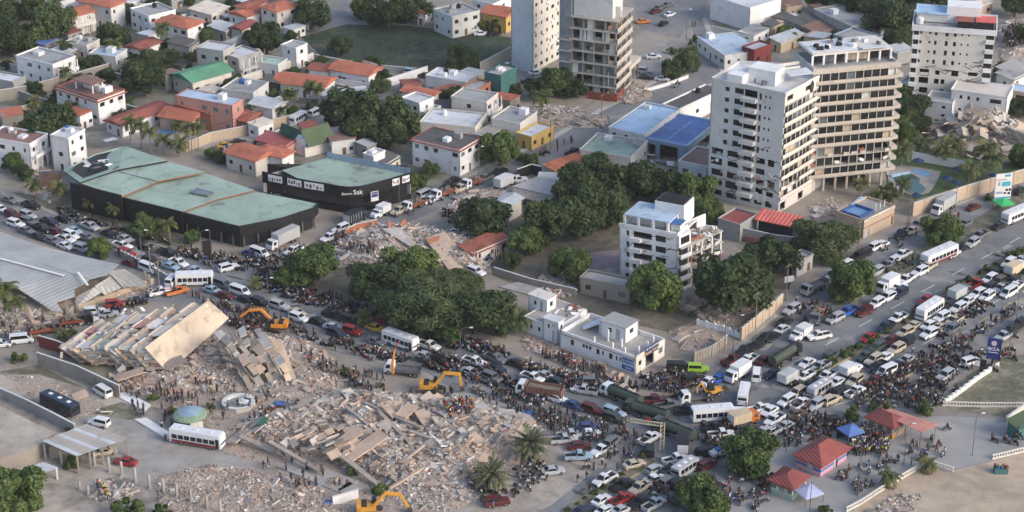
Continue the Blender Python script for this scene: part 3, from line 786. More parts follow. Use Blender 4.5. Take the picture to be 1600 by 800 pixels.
ob('parapet', pp.mesh('parapet', W['cool']), tower)
hs_ = MB()                                                 # stair house, beams and roof rooms
c = (tL + tN) / 2 + nL * 6
hs_.box((c.x + 1.5, c.y, hT + 1.9), (7, 5, 3.6), angL); hs_.box((c.x - 4.5, c.y + .5, hT + 1.2), (4, 6, 2.2), angL)
ob('stair_house', hs_.mesh('stair_house', W['white']), tower)
for k in range(3):
  ubox('roof_beam', W['cream'], tower, (c.x + 5.5 + k * .1, c.y - 1 + k * 2.6, hT + 2.2 + .2 * k), (9, .4, .7), angL + R(55))
ubox('terrace_roof', W['whiteflat'], tower, (tM.x - 1.0, tM.y + 3.5, hT + 2.5), (6, 4, .2), angL + R(50))
for k in range(9):
  ubox('roof_unit', rr.choice((W['white'], W['dark'], M_steel)), tower, (c.x + rr.uniform(-6, 5), c.y + rr.uniform(-3, 4), hT + .6), (rr.uniform(.5, 1.4), rr.uniform(.5, 1.2), rr.uniform(.7, 1.4)), rr.random())
b = MB()
for i in range(20):
  a = 2 * math.pi * i / 20; b.v.append((1.5 * math.cos(a), 0, 2.0 * math.sin(a))); b.v.append((1.5 * math.cos(a), .12, 2.0 * math.sin(a)))
b.f = [tuple(range(0, 40, 2)), tuple(range(39, 0, -2))] + [(2 * i, (2 * i + 2) % 40, (2 * i + 3) % 40, 2 * i + 1) for i in range(20)]; b.m = [0] * len(b.f)
dQ = (tQ - tM).normalized(); nQ = Vector((-dQ.y, dQ.x, 0))
q = tM.lerp(tQ, .45) - nQ * .12; q.z = hT - 1.0
ob('round_window', b.mesh('round_window', M_glass), tower, q, (0, 0, math.atan2(dQ.y, dQ.x)), (.6, 1, .75))
# right wing
hW = FH * 12
wN, wR = loc((1273, 107), hW), loc((1403, 95), hW)
dW = (wR - wN).normalized(); nW = Vector((-dW.y, dW.x, 0)); angW = math.atan2(dW.y, dW.x)
mb = MB()
banded(tower, mb, wN, wR, FH * 1.5, 10, FH, 2.1, rr, 'beige', proud=.7, broken=(1, 2), skip=(1,))
wB1, wB2 = wR + nW * 12, wN + nW * 12
facade(mb, tower, wR, wB1, FH, hW, floors_ops(12, [(.1, .3, .9, 2.2, 'w'), (.5, .7, .9, 2.2, 'w')], 1, 11, FH))
facade(mb, tower, wB1, wB2, 0, hW, []); facade(mb, tower, wB2, wN, 0, hW, [])
ob('wing_wall', mb.mesh('wing_wall', W['cream']), tower)
for f in range(1, 11):                                     # small side balconies at the far corner
  q = wR + nW * 1.2 + dW * .8; q.z = FH * (f + .5) + .45
  ubox('balcony', W['beige'], tower, q, (1.6, 3.0, .95), angW)
for k in range(7):
  q = wN.lerp(wR, (k + .5) / 7) + nW * .6; q.z = FH * .7
  ubox('column', W['beige'], tower, q, (.5, .5, FH * 1.6), angW)
ob('roof', MB().prism([(p.x, p.y) for p in (wN, wR, wB1, wB2)], hW - .9, hW - .7, bottom=True).mesh('roof', W['greyflat']), tower)
q = (wN + wR) / 2 - nW * .35; q.z = hW - .7
ubox('parapet', W['beige'], tower, q, ((wR - wN).length + 1.2, .7, 1.3), angW)
for k in range(8):                                         # penthouse storey with posts and broken canopy
  q = wN.lerp(wR, .02 + k * .135) + nW * 2.6; q.z = hW + 1.0
  ubox('column', W['white'], tower, q, (.45, .45, 2.4), angW)
  if k < 7:
    q2 = q + dW * 1.6 + nW * 1.2
    ubox('window', rr.choice((M_glass, M_glass, W['tan'], M_glass2)), tower, q2, (3.0, .1, 2.2), angW)
q = (wN + wR) / 2 + nW * 7.2; q.z = hW + 2.35
ubox('penthouse_roof', W['cream'], tower, q, ((wR - wN).length - 1, 9.5, .5), angW)
q.z = hW + 2.63
ubox('roof_covering', W['whiteflat'], tower, q - dW * 4, ((wR - wN).length * .55, 7.5, .08), angW)
q = wR - dW * 5 + nW * 3.2; q.z = hW + 2.9
ubox('canopy_sheet', W['whiteflat'], tower, q, (7, 3.6, .12), rot=(R(-10), 0, angW))
for k in range(14):
  q = wN.lerp(wR, rr.uniform(.1, .9)) + nW * rr.uniform(5, 10); q.z = hW + 3.0
  ubox('roof_unit', rr.choice((W['white'], W['dark'], M_steel)), tower, q, (rr.uniform(.5, 1.6), rr.uniform(.5, 1.2), .8), rr.random())

M_crack = mat('crack_dark', lin((70, 64, 60)), var=.2)
def cracks(root, fn, ang, n, seed, zr):
  """broken render: zigzag gashes lying just proud of a wall; fn(u, z) gives the wall point"""
  r_ = random.Random(seed)
  for k in range(n):
    u, z = r_.uniform(.05, .9), r_.uniform(*zr)
    for s in range(r_.randint(3, 6)):
      du, dz = r_.uniform(.02, .05), r_.uniform(-.5, .6)
      p, q = fn(u, z), fn(u + du, z + dz); v = q - p
      b_ = MB(); w_ = r_.uniform(.06, .22); b_.box((v.length / 2, 0, 0), (v.length + .1, .03, w_))
      ob('crack', b_.mesh('crack', M_crack), root, p, (0, -math.atan2(v.z, math.hypot(v.x, v.y)), ang))
      u += du; z += dz
def wall_fn(p0, d_, L_, n_, off=.03):
  return lambda u, z: Vector((p0.x, p0.y, 0)) + d_ * (L_ * u) - n_ * off + Vector((0, 0, z))
cracks(tower, wall_fn(tL, dL, LL, nL), angL, 26, 5, (1, 15))

# ---- gutted concrete frame building by the curving road
o, A, B, a = frame((964, 34), (889, 29), (998, 15), 22.0)
frameb = thing('gutted_building', 'gutted concrete office building with open storeys beside the curving road', 'building', o, a)
rr = random.Random(11)
nf, fh = 7, 3.14
for f in range(1, nf + 1):
  ubox('floor_slab', M_slab, frameb, (A / 2, B / 2, f * fh), (A + 1.0, B + 1.0, .32))
for f in range(nf):
  for i in range(4):
    ubox('column', W['raw'], frameb, (.2 + i * (A - .4) / 3, .25, f * fh + fh / 2), (.45, .45, fh - .34))
  for i in range(1, 5):
    ubox('column', W['raw'], frameb, (.25, .2 + i * (B - .4) / 4, f * fh + fh / 2), (.45, .45, fh - .34))
  nb = 6
  for i in range(nb):                                    # left face infill
    r = rr.random(); y = (i + .5) * B / nb
    if f in (1, 2) and i < 3: m, hh = M_glass2, fh - .4
    elif r < .16: m, hh = W['cool'], fh - .4
    elif r < .26: m, hh = W['raw'], 1.0
    elif r < .42: m, hh = M_glass2, fh - .5
    else:
      if r < .75: ubox('wreckage', rr.choice((W['raw'], W['pink'], W['white'])), frameb, (1.2 + rr.random() * 2, y, f * fh + .5), (rr.uniform(.6, 1.6), rr.uniform(.6, 1.8), .7), rot=(rr.uniform(-.4, .4), rr.uniform(-.4, .4), rr.random() * 3))
      continue
    ubox('infill_panel', m, frameb, (.3, y, f * fh + .18 + hh / 2), (.15, B / nb - .3, hh))
  ubox('balcony_parapet', W['beige'], frameb, (A / 2, -.35, f * fh + .75), (A + .5, .18, 1.05 if f > 0 else .6))
  ubox('room_wall', M_void if f % 2 else W['tan'], frameb, (3.6, B / 2, f * fh + fh / 2), (.2, B - 1, fh - .34))
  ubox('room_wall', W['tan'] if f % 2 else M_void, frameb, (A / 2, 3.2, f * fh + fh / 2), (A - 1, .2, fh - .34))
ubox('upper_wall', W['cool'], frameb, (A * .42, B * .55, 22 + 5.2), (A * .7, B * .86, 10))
ubox('stair_tower', mat('wall_bluegrey', lin((120, 128, 138))), frameb, (3, B + 1.8, 19), (6.0, 3.4, 26))
for f in range(1, 6):
  ubox('floor_slab', M_slab, frameb, (2.8, B + 1.8, f * fh - .4), (7.0, 4.0, .3))
ubox('roof_frame', W['cream'], frameb, (A * .3, B * .06, 23.6), (.5, B * .1, 3.0))
ubox('roof_wall', W['beige'], frameb, (A * .25, B * .55, 25), (A * .3, .4, 6))
ubox('low_wing', W['beige'], frameb, (A + 5, 3, 4.6), (10, 6, 1.2))
for i in range(3): ubox('column', W['raw'], frameb, (A + 2 + i * 3.6, .6, 2), (.4, .4, 4))
ubox('rusty_hoarding', M_rust, frameb, (-2.2, 3.2, 1.1), (.1, 8.5, 2.2)); ubox('rusty_hoarding', M_rust, frameb, (1, -1.2, 1.1), (6.4, .1, 2.2))

# ---- pale tower with blank side wall
o, A, B, a = frame((833, 114), (797, 108), (878, 90), 0.0)
slabt = thing('apartment_tower', 'pale blank-sided apartment tower with stained window side cut by top edge', 'apartment tower', o, a)
mb = MB()
H3 = 36
ops = []
rr = random.Random(5)
for f in range(12):
  for i in range(5):
    u = A * (i + .5) / 5
    w = rr.choice((.8, 1.0, 1.5))
    ops.append((u - w / 2, u + w / 2, f * 3 + 1.0, f * 3 + 2.1, rr.choice('wwwg')))
facade(mb, slabt, (0, 0), (A, 0), 0, H3, ops)
facade(mb, slabt, (A, 0), (A, B), 0, H3, []); facade(mb, slabt, (A, B), (0, B), 0, H3, [])
ob('wall', mb.mesh('wall', W['cream']), slabt)
m2 = MB(); facade(m2, slabt, (0, B), (0, 0), 0, H3, [])
ob('blank_wall', m2.mesh('blank_wall', W['pale']), slabt)
ubox('roof', W['greyflat'], slabt, (A / 2, B / 2, H3 + .1), (A, B, .2))
for i in range(26):
  ubox('air_conditioner', W['white'], slabt, (A * rr.uniform(.05, .95), -.2, rr.uniform(2, 34)), (.8, .4, .55))

# ---- upper white tower beside the far rubble
o, A, B, a = frame((1556, 51), (1427, 42), (1567, 44), 21.5, ang=None)
dd = gp(1556, 51, 21.5) - gp(1427, 42, 21.5)
a = math.atan2(dd.y, dd.x) + math.pi / 2
B, A = dd.length, 13.0
upt = thing('apartment_tower', 'white ten-storey apartment tower with cracked lower storeys near the far rubble', 'apartment tower', o, a)
mb = MB()
rr = random.Random(8)
fh = 2.65
ops = floors_ops(B, [(.09 + .0, .115, 1.2, 2.0, 'w'), (.20, .225, 1.3, 2.0, 'w'), (.27, .30, 1.0, 2.2, 'w'), (.40, .435, .9, 2.3, 'w'), (.50, .535, 1.0, 2.2, 'w'), (.59, .61, 1.3, 1.9, 'w'), (.67, .69, 1.3, 1.9, 'w')], 4, 8, fh)
ops += floors_ops(B, [(.89, .99, .8, 2.2, 'w'), (.01, .075, .8, 2.2, 'w')], 1, 8, fh)
for f in (1, 2, 3):
  for u, w in ((.12, .12), (.3, .07), (.38, .06), (.5, .1), (.7, .13)):
    if rr.random() < .8: ops.append((B * (u + rr.uniform(0, .02)), B * (u + w), f * fh + rr.uniform(.5, 1.1), f * fh + rr.uniform(1.7, 2.4), 'o'))
facade(mb, upt, (0, B), (0, 0), 0, 21.5, ops)
facade(mb, upt, (0, 0), (A, 0), 0, 21.5, floors_ops(A, [(.1, .3, .9, 2.1, 'w'), (.5, .7, .9, 2.1, 'w')], 1, 8, fh))
facade(mb, upt, (A, 0), (A, B), 0, 21.5, []); facade(mb, upt, (A, B), (0, B), 0, 21.5, [])
ob('wall', mb.mesh('wall', W['cream']), upt)
for f in range(0, 9):
  ubox('floor_slab', M_slab, upt, (A / 2, B / 2, f * fh), (A - .7, B - .7, .2))
for f in range(1, 8):
  ubox('balcony', W['white'], upt, (-.45, B * .06, f * fh + .3), (.9, B * .1, .95)); ubox('balcony', W['white'], upt, (-.45, B * .955, f * fh + .3), (.9, B * .09, .95))
cracks(upt, lambda u, z: Vector((-.03, B * (1 - u), z)), R(-90), 26, 6, (2, 14))
ubox('room_wall', M_void, upt, (3.0, B / 2, 10), (.2, B - 1, 20))
ubox('roof', W['greyflat'], upt, (A / 2, B / 2, 21.55), (A - .2, B - .2, .2))
pb = MB(); parapet(pb, A, B, 20.6, 1.5, .3, 0, .35); ob('parapet', pb.mesh('parapet', W['white']), upt)
ubox('stair_house', W['white'], upt, (A * .6, B * .4, 24), (6, 9, 4.6)); ubox('penthouse_roof', W['sky'], upt, (A * .6, B * .78, 24.2), (8, 9, .25))
ubox('penthouse_roof', W['redtin'], upt, (3.2, B * .13, 23.9), (5.4, B * .24, .22)); ubox('penthouse_roof', W['redb'], upt, (3, B * .38, 23.7), (4.5, B * .22, .22))
ubox('penthouse_wall', W['cool'], upt, (A * .55, B * .78, 23), (6, 8, 2.2)); ubox('penthouse_wall', M_glass, upt, (2.6, B * .13, 22.7), (3.6, B * .2, 2.0)); ubox('penthouse_wall', M_glass, upt, (2.6, B * .38, 22.7), (3, B * .18, 1.8))
water_tank(upt, 3, B * .93, 21.7, 1.0, 1.8, M_tank_w)

def facing_block(pL, pR, h, depth, wm, rm, label, cols, nf, **k):
  """block whose long side runs between two roof-edge pixels, facing the viewer"""
  dd = gp(*pR, h) - gp(*pL, h)
  o = gp(*pR, h); o.z = 0
  a = math.atan2(dd.y, dd.x) + math.pi / 2
  B = dd.length
  t = thing(k.get('name', 'building'), label, k.get('cat', 'building'), o, a)
  mb = MB()
  facade(mb, t, (0, B), (0, 0), 0, h, floors_ops(B, cols, 0, nf, h / nf))
  for p, q in (((0, 0), (depth, 0)), ((depth, 0), (depth, B)), ((depth, B), (0, B))): facade(mb, t, p, q, 0, h, [])
  ob('wall', mb.mesh('wall', W[wm]), t)
  ubox('roof', W[rm], t, (depth / 2, B / 2, h - .1), (depth - .5, B - .5, .2))
  pb = MB(); parapet(pb, depth, B, h, .35, .25, 0, .12); ob('parapet', pb.mesh('parapet', W['white']), t)
  return t
facing_block((1486, 141), (1574, 153), 7.2, 9, 'white', 'cream', 'white two-storey block with small dark windows behind the round rubble heap', [(.16, .21, 1.6, 2.6, 'w'), (.30, .35, 1.6, 2.6, 'w'), (.46, .51, 1.6, 2.6, 'w'), (.70, .90, 1.5, 2.7, 'w')], 2)
facing_block((1446, 157), (1488, 163), 4.6, 8, 'white', 'greyflat', 'lower white block beside white two-storey block', [(.62, .76, .7, 1.5, 'w')], 2)
facing_block((1408, 128), (1484, 142), 3.4, 6, 'cool', 'greyflat', 'long low arcade under the upper white tower', [(.05, .3, .6, 2.2, 'o'), (.36, .6, .6, 2.2, 'o'), (.66, .9, .6, 2.2, 'o')], 1)
facing_block((1575, 140), (1640, 152), 3.0, 5, 'tan', 'sky', 'low tan building with sky-blue roof beside the white block', [(.2, .5, 1, 2, 'w')], 1)

# ---- wrecked white mid-rise with collapsed balcony side
o, A, B, a = frame((1062, 371), (964, 357), (1108, 346), 12.8)
rr = random.Random(21)
midr = thing('wrecked_building', 'wrecked white five-storey building with torn-open balcony side', 'building', o, a)
midr.rotation_euler = (Matrix.Rotation(R(-2.0), 3, 'Y') @ Matrix.Rotation(a, 3, 'Z')).to_euler()
mb = MB(); fh = 2.56
ops = []
for f in range(5):
  z = f * fh
  ops += [(B * .1, B * .16, z + .8, z + 2.0, 'w'), (B * .22, B * .29, z + .8, z + 2.0, 'w')] if f < 2 else [(B * .12, B * .17, z + .8, z + 2.0, 'w'), (B * .24, B * .56, z + .7, z + 2.2, 'o')]
  ops += [(B * .33, B * .52, z + .8, z + 2.1, 'w')] if f < 2 else []
  ops += [(B * .62, B * .8, z + .7, z + 2.2, rr.choice('ow'))]
facade(mb, midr, (0, B), (0, 0), 0, 12.8, ops)
facade(mb, midr, (0, 0), (A, 0), 0, 12.8, floors_ops(A, [(.06, .3, .8, 2.2, 'w'), (.42, .95, .4, 2.3, 'o')], 0, 5, fh))
facade(mb, midr, (A, 0), (A, B), 0, 12.8, []); facade(mb, midr, (A, B), (0, B), 0, 12.8, [])
ob('wall', mb.mesh('wall', W['white']), midr)
for f in range(6):
  ubox('floor_slab', M_slab, midr, (A / 2, B / 2, max(.1, f * fh - .08)), (A - .6, B - .6, .18))
cracks(midr, lambda u, z: Vector((-.03, B * (1 - u), z)), R(-90), 18, 7, (1, 12))
ubox('room_wall', M_void, midr, (3, B / 2, 6), (.2, B - 1, 12)); ubox('room_wall', W['pink'], midr, (A / 2, 3, 6), (A - 1, .2, 12))
side = ob('balcony_side', None, midr, (0, 0, 0), (0, 0, R(42) - a))     # torn-open wing towards the street
for f in range(5):
  z = f * fh
  ubox('balcony', W['white'], midr, (-.5, B * .71, z + .4), (1.0, B * .2, .9))
  tl = (rr.gauss(0, .02), rr.gauss(0, .02), 0)
  ubox('floor_slab', M_slab, side, (6.9, 1.6, max(.12, z - .08)), (13.2, 5.0, .24), rot=tl)
  if f == 4: break
  ubox('balcony_parapet', W['white'], side, (1.7, -.75, z + .45), (3.0, .2, .95)); ubox('window', M_glass, side, (1.7, -.05, z + 1.5), (2.5, .1, 1.5)); ubox('wall', W['white'], side, (3.2, .3, z + fh / 2), (.3, 1.0, fh - .2))
  for x in (3.6, 7.0, 10.2, 13.0):
    ubox('column', W['brick'] if rr.random() < .25 else W['white'], side, (x, -.5, z + fh / 2), (.38, .38, fh - .2), rot=(rr.gauss(0, .05), rr.gauss(0, .05), 0))
  for x in (5.2, 8.6, 11.6):
    ubox('room_wall', rr.choice((W['brick'], W['cream'], M_void, W['pink'])), side, (x, rr.uniform(1.2, 2.6), z + fh / 2), (rr.uniform(1.6, 3.2), .15, fh - .2))
    if rr.random() < .6: ubox('balcony_fragment', W['cream'], side, (x, -.85, z + .35), (rr.uniform(1.2, 2.8), .15, rr.uniform(.4, .8)), rot=(rr.uniform(-.25, .25), rr.uniform(-.12, .12), 0))
    for k in range(4):
      ubox('wreckage', rr.choice((W['white'], W['brick'], W['raw'], M_curtain, M_void)), side, (x + rr.uniform(-1.5, 1.5), rr.uniform(-.7, 1.6), z + .3), (rr.uniform(.3, 1.2), rr.uniform(.3, 1.0), rr.uniform(.15, .6)), rot=(rr.uniform(-.6, .6), rr.uniform(-.6, .6), rr.random() * 3))
for k in range(26):
  ubox('wreckage', rr.choice((W['white'], W['raw'], W['raw'], M_curtain, W['brick'])), side, (rr.uniform(4, 13), rr.uniform(-.7, 3.4), 4 * fh + .3), (rr.uniform(.4, 1.8), rr.uniform(.3, 1.2), rr.uniform(.15, .7)), rot=(rr.uniform(-.6, .6), rr.uniform(-.6, .6), rr.random() * 3))
ubox('roof_room', W['white'], side, (2.0, 1.4, 4 * fh + 1.5), (3.6, 3.4, 2.9)); ubox('window', M_glass, side, (2.0, -.35, 4 * fh + 1.5), (2.6, .1, 1.6))
ubox('wall', W['white'], side, (9.5, 4.0, 4 * fh + 1.4), (7.0, .25, 2.8)); ubox('window', M_void, side, (9, 3.84, 4 * fh + 1.4), (2.2, .1, 1.6))
ubox('penthouse_roof', W['paleblue'], midr, (A * .45, B * .56, 15.4), (A * .72, B * .78, .3))
for x, y in ((.1, .2), (.1, .45), (.1, .7), (.1, .94), (.8, .2), (.5, .18)):
  ubox('column', W['white'], midr, (A * x, B * y, 14.05), (.5, .5, 2.5))
ubox('penthouse_wall', W['cool'], midr, (A * .5, B * .6, 14.05), (A * .45, B * .55, 2.4))
ubox('roof_room', W['white'], midr, (A * .82, B * .34, 15.2), (A * .5, B * .5, 4.6)); ubox('roof', W['dark'], midr, (A * .82, B * .34, 17.6), (A * .46, B * .46, .2))
ubox('parapet', W['white'], midr, (.1, B / 2, 13.3), (.25, B, .8)); ubox('parapet', W['white'], midr, (A * .25, .1, 13.3), (A * .5, .25, .8))
ubox('blue_tarpaulin', W['tarp'], midr, (A * .3, B * .1, 14.9), (3, 2.6, .1)); ubox('roof_room', W['cool'], midr, (A * .3, B * .1, 14.1), (2.6, 2.2, 1.5))

# ---- stepped green-roofed mall with black front
mall = thing('shopping_mall', 'black-fronted shopping mall with stepped pale green roofs, one end collapsed', 'mall', gp(280, 380))
g0 = gp(280, 380)
def rel(p, z): return gp(*p, z) - g0
def plate(root, pts, z, m, side, name='roof', th=.3, rel_=None):
  w = [(rel_ or rel)(p[:2], p[2] if len(p) > 2 else z) for p in pts]
  a = sum(w[i].x * w[(i + 1) % len(w)].y - w[(i + 1) % len(w)].x * w[i].y for i in range(len(w)))
  if a < 0: w.reverse()
  return ob(name, MB().prism([(p.x, p.y) for p in w], [p.z - th for p in w], [p.z for p in w], 1, 0, True).mesh(name, [m, side]), root)
Mf = mat('black_facade', lin((34, 34, 38)), var=.08, rough=.55, alt=None)
Mrust2 = mat('exposed_fascia', lin((140, 96, 72)), var=.2, scale=1.2)
sea = W['shop']
plate(mall, [(125, 286), (184, 266), (262, 252), (321, 269), (246, 283), (190, 307)], 7.0, sea, Mrust2)
plate(mall, [(190, 309), (246, 285), (321, 271), (398, 297), (340, 311), (284, 331)], 6.0, sea, Mrust2)
plate(mall, [(287, 331), (342, 312), (399, 299), (470, 313), (494, 318), (490, 324), (440, 340), (374, 353)], 5.4, sea, Mf)
plate(mall, [(98, 266, 4.5), (150, 240, 6.5), (196, 228, 7), (262, 251, 7.6), (184, 265, 7.6), (125, 285, 7.4)], 7, sea, Mf)
plate(mall, [(60, 268, 2), (98, 266, 4.2), (125, 284, 5), (100, 300, 1.0), (62, 296, .4)], 3, M_steel, Mrust2, 'collapsed_roof_edge', .15)
for k, (p, q, z0, z1) in enumerate([((110, 288), (190, 308), .1, 7.0), ((190, 309), (285, 332), .1, 6.0)]):
  a_, b_ = rel(p, z1), rel(q, z1)
  c_ = (a_ + b_) / 2; d_ = b_ - a_
  ubox('front_wall', Mf, mall, (c_.x, c_.y, z1 / 2 + .4 + .3 * (1 - k)), (d_.length, .3, z1 - .4), math.atan2(d_.y, d_.x))
fr = [(284, 333), (374, 355), (440, 342), (490, 326), (496, 319)]
for i in range(4):
  a_, b_ = rel(fr[i], 5.4), rel(fr[i + 1], 5.4); c_ = (a_ + b_) / 2; d_ = b_ - a_
  an = math.atan2(d_.y, d_.x)
  ubox('fascia', Mf, mall, (c_.x, c_.y, 4.4), (d_.length + .1, .35, 2.5), an)
  n_ = Vector((-d_.y, d_.x, 0)).normalized() * 1.0
  ubox('glazing', M_glass, mall, (c_.x + n_.x, c_.y + n_.y, 1.6), (d_.length - .3, .1, 3.1), an)
  for k in range(max(1, int(d_.length / 3))):
    p = a_.lerp(b_, (k + .3) / max(1, int(d_.length / 3))) + n_ * .3
    ubox('column', M_steel, mall, (p.x, p.y, 1.6), (.25, .25, 3.2), an)
body = [rel(p, 5) for p in ((130, 292), (190, 312), (284, 336), (374, 358), (440, 345), (486, 327), (400, 303), (320, 275), (262, 258))]
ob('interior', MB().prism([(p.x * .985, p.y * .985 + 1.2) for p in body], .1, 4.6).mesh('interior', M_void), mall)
plate(mall, [(298, 300), (308, 293), (334, 300), (324, 305)], 6.6, M_glass2, M_steel, 'skylight', .5)
for p, q in (((185, 268), (246, 283)),):
  plank('roof_joint', M_steel, mall, rel(p, 7.1), rel(q, 7.1), .25, .1)
for k in range(12):
  p = rel((140 + k * 4.5, 287 + k * 1.1), 7.1); ubox('roof_rail', M_steel, mall, (p.x, p.y, 7.4), (.06, .06, .8))
for k in range(10):
  p = rel((130 + rr.uniform(0, 52), 250 + rr.uniform(0, 14)), 7.5)
  ubox('loose_sheet', rr.choice((M_curtain, W['white'], W['tarp'], M_steel)), mall, p, (rr.uniform(1, 3), rr.uniform(.4, 1.2), .1), rot=(rr.uniform(-.2, .2), rr.uniform(-.2, .2), rr.random() * 3))

# ---- black electronics store with rounded corner
g1 = gp(540, 330)
rel1 = lambda p, z: gp(*p, z) - g1
store = thing('electronics_store', 'black electronics store with rounded corner, white sign and pale green roof', 'store', g1)
hS = 6.6
out = [(410, 269), (470, 281), (512, 288), (530, 291.5), (545, 293), (562, 292), (580, 288), (610, 280), (641, 271)]
plate(store, out[1:-1] + [(636, 270), (511, 247), (440, 266)], hS - .3, sea, Mf, 'roof', .3, rel1)
w = [rel1(p, hS) for p in out]
for i in range(len(w) - 1):
  d_ = w[i + 1] - w[i]; c_ = (w[i] + w[i + 1]) / 2; an = math.atan2(d_.y, d_.x); n_ = Vector((-d_.y, d_.x, 0)).normalized()
  ubox('fascia', Mf, store, (c_.x, c_.y, hS - 1.2), (d_.length + .12, .3, 2.8), an)
  ubox('lower_wall', Mf, store, (c_.x + n_.x * .1, c_.y + n_.y * .1, .7), (d_.length + .1, .3, 1.3), an)
  ubox('glazing', M_glass, store, (c_.x + n_.x * .8, c_.y + n_.y * .8, 2.6), (d_.length, .1, 2.6), an)
  if i in (0, 1, 7):
    nn = {0: 2, 1: 1, 7: 2}[i]
    for k in range(nn):
      p = w[i].lerp(w[i + 1], (k + .5 + (.18 if i == 0 else 0)) / nn) - n_ * .2
      L_ = d_.length / nn * .72
      ubox('poster', W['white'], store, (p.x, p.y, hS - 1.0), (L_, .06, 1.7), an)
      for j in range(5):
        pj = p + (w[i + 1] - w[i]).normalized() * L_ * (j - 2) / 5.6 - n_ * .045
        ubox('poster_print', rr.choice((W['dark'], W['navy'], W['grey'], W['red'])), store, (pj.x, pj.y, hS - 1.0 + rr.uniform(-.3, .3)), (L_ * .1, .03, rr.uniform(.4, 1.0)), an)
for p, q in (((641, 271), (511, 245)), ((511, 245), (410, 269))):
  a_, b_ = rel1(p, hS), rel1(q, hS); d_ = b_ - a_; c_ = (a_ + b_) / 2
  ubox('wall', W['grey'], store, (c_.x, c_.y, hS / 2 - .4), (d_.length, .25, hS - .8), math.atan2(d_.y, d_.x))
a_, b_ = rel1((511, 245), hS), rel1((641, 271), hS)
for k in range(18):
  p = a_.lerp(b_, (k + .5) / 18); ubox('roof_screen', W['blueish'], store, (p.x, p.y, hS + .5), ((b_ - a_).length / 18 - .12, .08, 1.6), math.atan2((b_ - a_).y, (b_ - a_).x))
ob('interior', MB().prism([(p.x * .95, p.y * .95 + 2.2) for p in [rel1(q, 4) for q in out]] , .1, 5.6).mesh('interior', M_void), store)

def text(s, size, m, parent, loc, ang, tilt=90, name='lettering', ex=.02):
  cu = bpy.data.curves.new(name, 'FONT'); cu.body = s; cu.size = size; cu.extrude = ex; cu.align_x = 'CENTER'; cu.align_y = 'CENTER'; cu.resolution_u = 3
  tmp = bpy.data.objects.new('tmp_text', cu); SC.collection.objects.link(tmp)
  dg = bpy.context.evaluated_depsgraph_get()
  me = bpy.data.meshes.new_from_object(tmp.evaluated_get(dg)); me.name = name
  bpy.data.objects.remove(tmp)
  me.materials.clear(); me.materials.append(m)
  return ob(name, me, parent, loc, (R(tilt), 0, ang))
M_signw = mat('sign_white', lin((240, 240, 240)), var=.02, stain=.02)
M_signy = mat('sign_yellow', lin((236, 196, 60)), var=.02, stain=.02)
M_signb = mat('sign_blue', lin((40, 92, 170)), var=.06, stain=.06)
M_signn = mat('sign_navy', lin((52, 62, 130)), var=.06, stain=.06)
M_signc = mat('sign_cyan', lin((70, 170, 200)), var=.06, stain=.06)
i = 4; d_ = w[6] - w[3]; n_ = Vector((-d_.y, d_.x, 0)).normalized(); c_ = w[4].lerp(w[5], .3) - n_ * .55
an = math.atan2(d_.y, d_.x)
text('Electro', .85, M_signw, store, (c_.x - 1.3 * math.cos(an), c_.y - 1.3 * math.sin(an), hS - 1.35), an)
text('Sak', 1.65, M_signw, store, (c_.x + 1.3 * math.cos(an), c_.y + 1.3 * math.sin(an), hS - 1.15), an)

# ---- white school clinic with signs on the corner
o, A, B, a = frame((993.5, 558), (868, 520), (1049, 532), 4.0)
clinic = thing('school_building', 'long white single-storey building with blue corner signs and ruined roof terrace', 'building', o, a)
mb = MB()
ops = [(B * u, B * (u + .035), 1.9, 2.8, 'w') for u in (.30, .34, .385)] + [(B * .14, B * .19, 1.5, 2.8, 'w'), (B * .485, B * .53, 1.5, 2.8, 'w'), (B * .56, B * .585, 1.7, 2.7, 'w'), (B * .65, B * .7, 1.5, 2.8, 'w'), (B * .74, B * .765, 1.7, 2.7, 'w'), (B * .79, B * .815, 1.7, 2.7, 'w')]
facade(mb, clinic, (0, B), (0, 0), 0, 4.0, ops)
facade(mb, clinic, (A, 0), (A, B), 0, 4.0, []); facade(mb, clinic, (A, B), (0, B), 0, 4.0, [])
ob('wall', mb.mesh('wall', W['white']), clinic)
mb = MB(); facade(mb, clinic, (0, 0), (A, 0), 0, 4.0, [(A * .34, A * .62, .1, 2.7, 'o'), (A * .1, A * .2, 1.5, 2.6, 'w'), (A * .78, A * .92, 1.2, 2.6, 'g')])
ob('entrance_wall', mb.mesh('entrance_wall', W['cream']), clinic)
ubox('terrace', M_conc, clinic, (A / 2, B / 2, 3.0), (A - .6, B - .6, .2))
plank('red_stripe', W['redb'], clinic, (-.04, .1, 3.35), (-.04, B * .95, 3.35), .09, .14)
for x, y, hh in ((.3, .08, 1.6), (.3, .3, 1.8), (.35, .5, 2.6), (.6, .08, 1.4), (.15, .2, 1.2), (.15, .36, 1.3), (.6, .34, 2.4), (.85, .1, 1.5), (.5, .66, 2.6), (.15, .6, 1.2)):
  ubox('column', W['white'], clinic, (A * x, B * y, 3.1 + hh / 2), (.35, .35, hh))
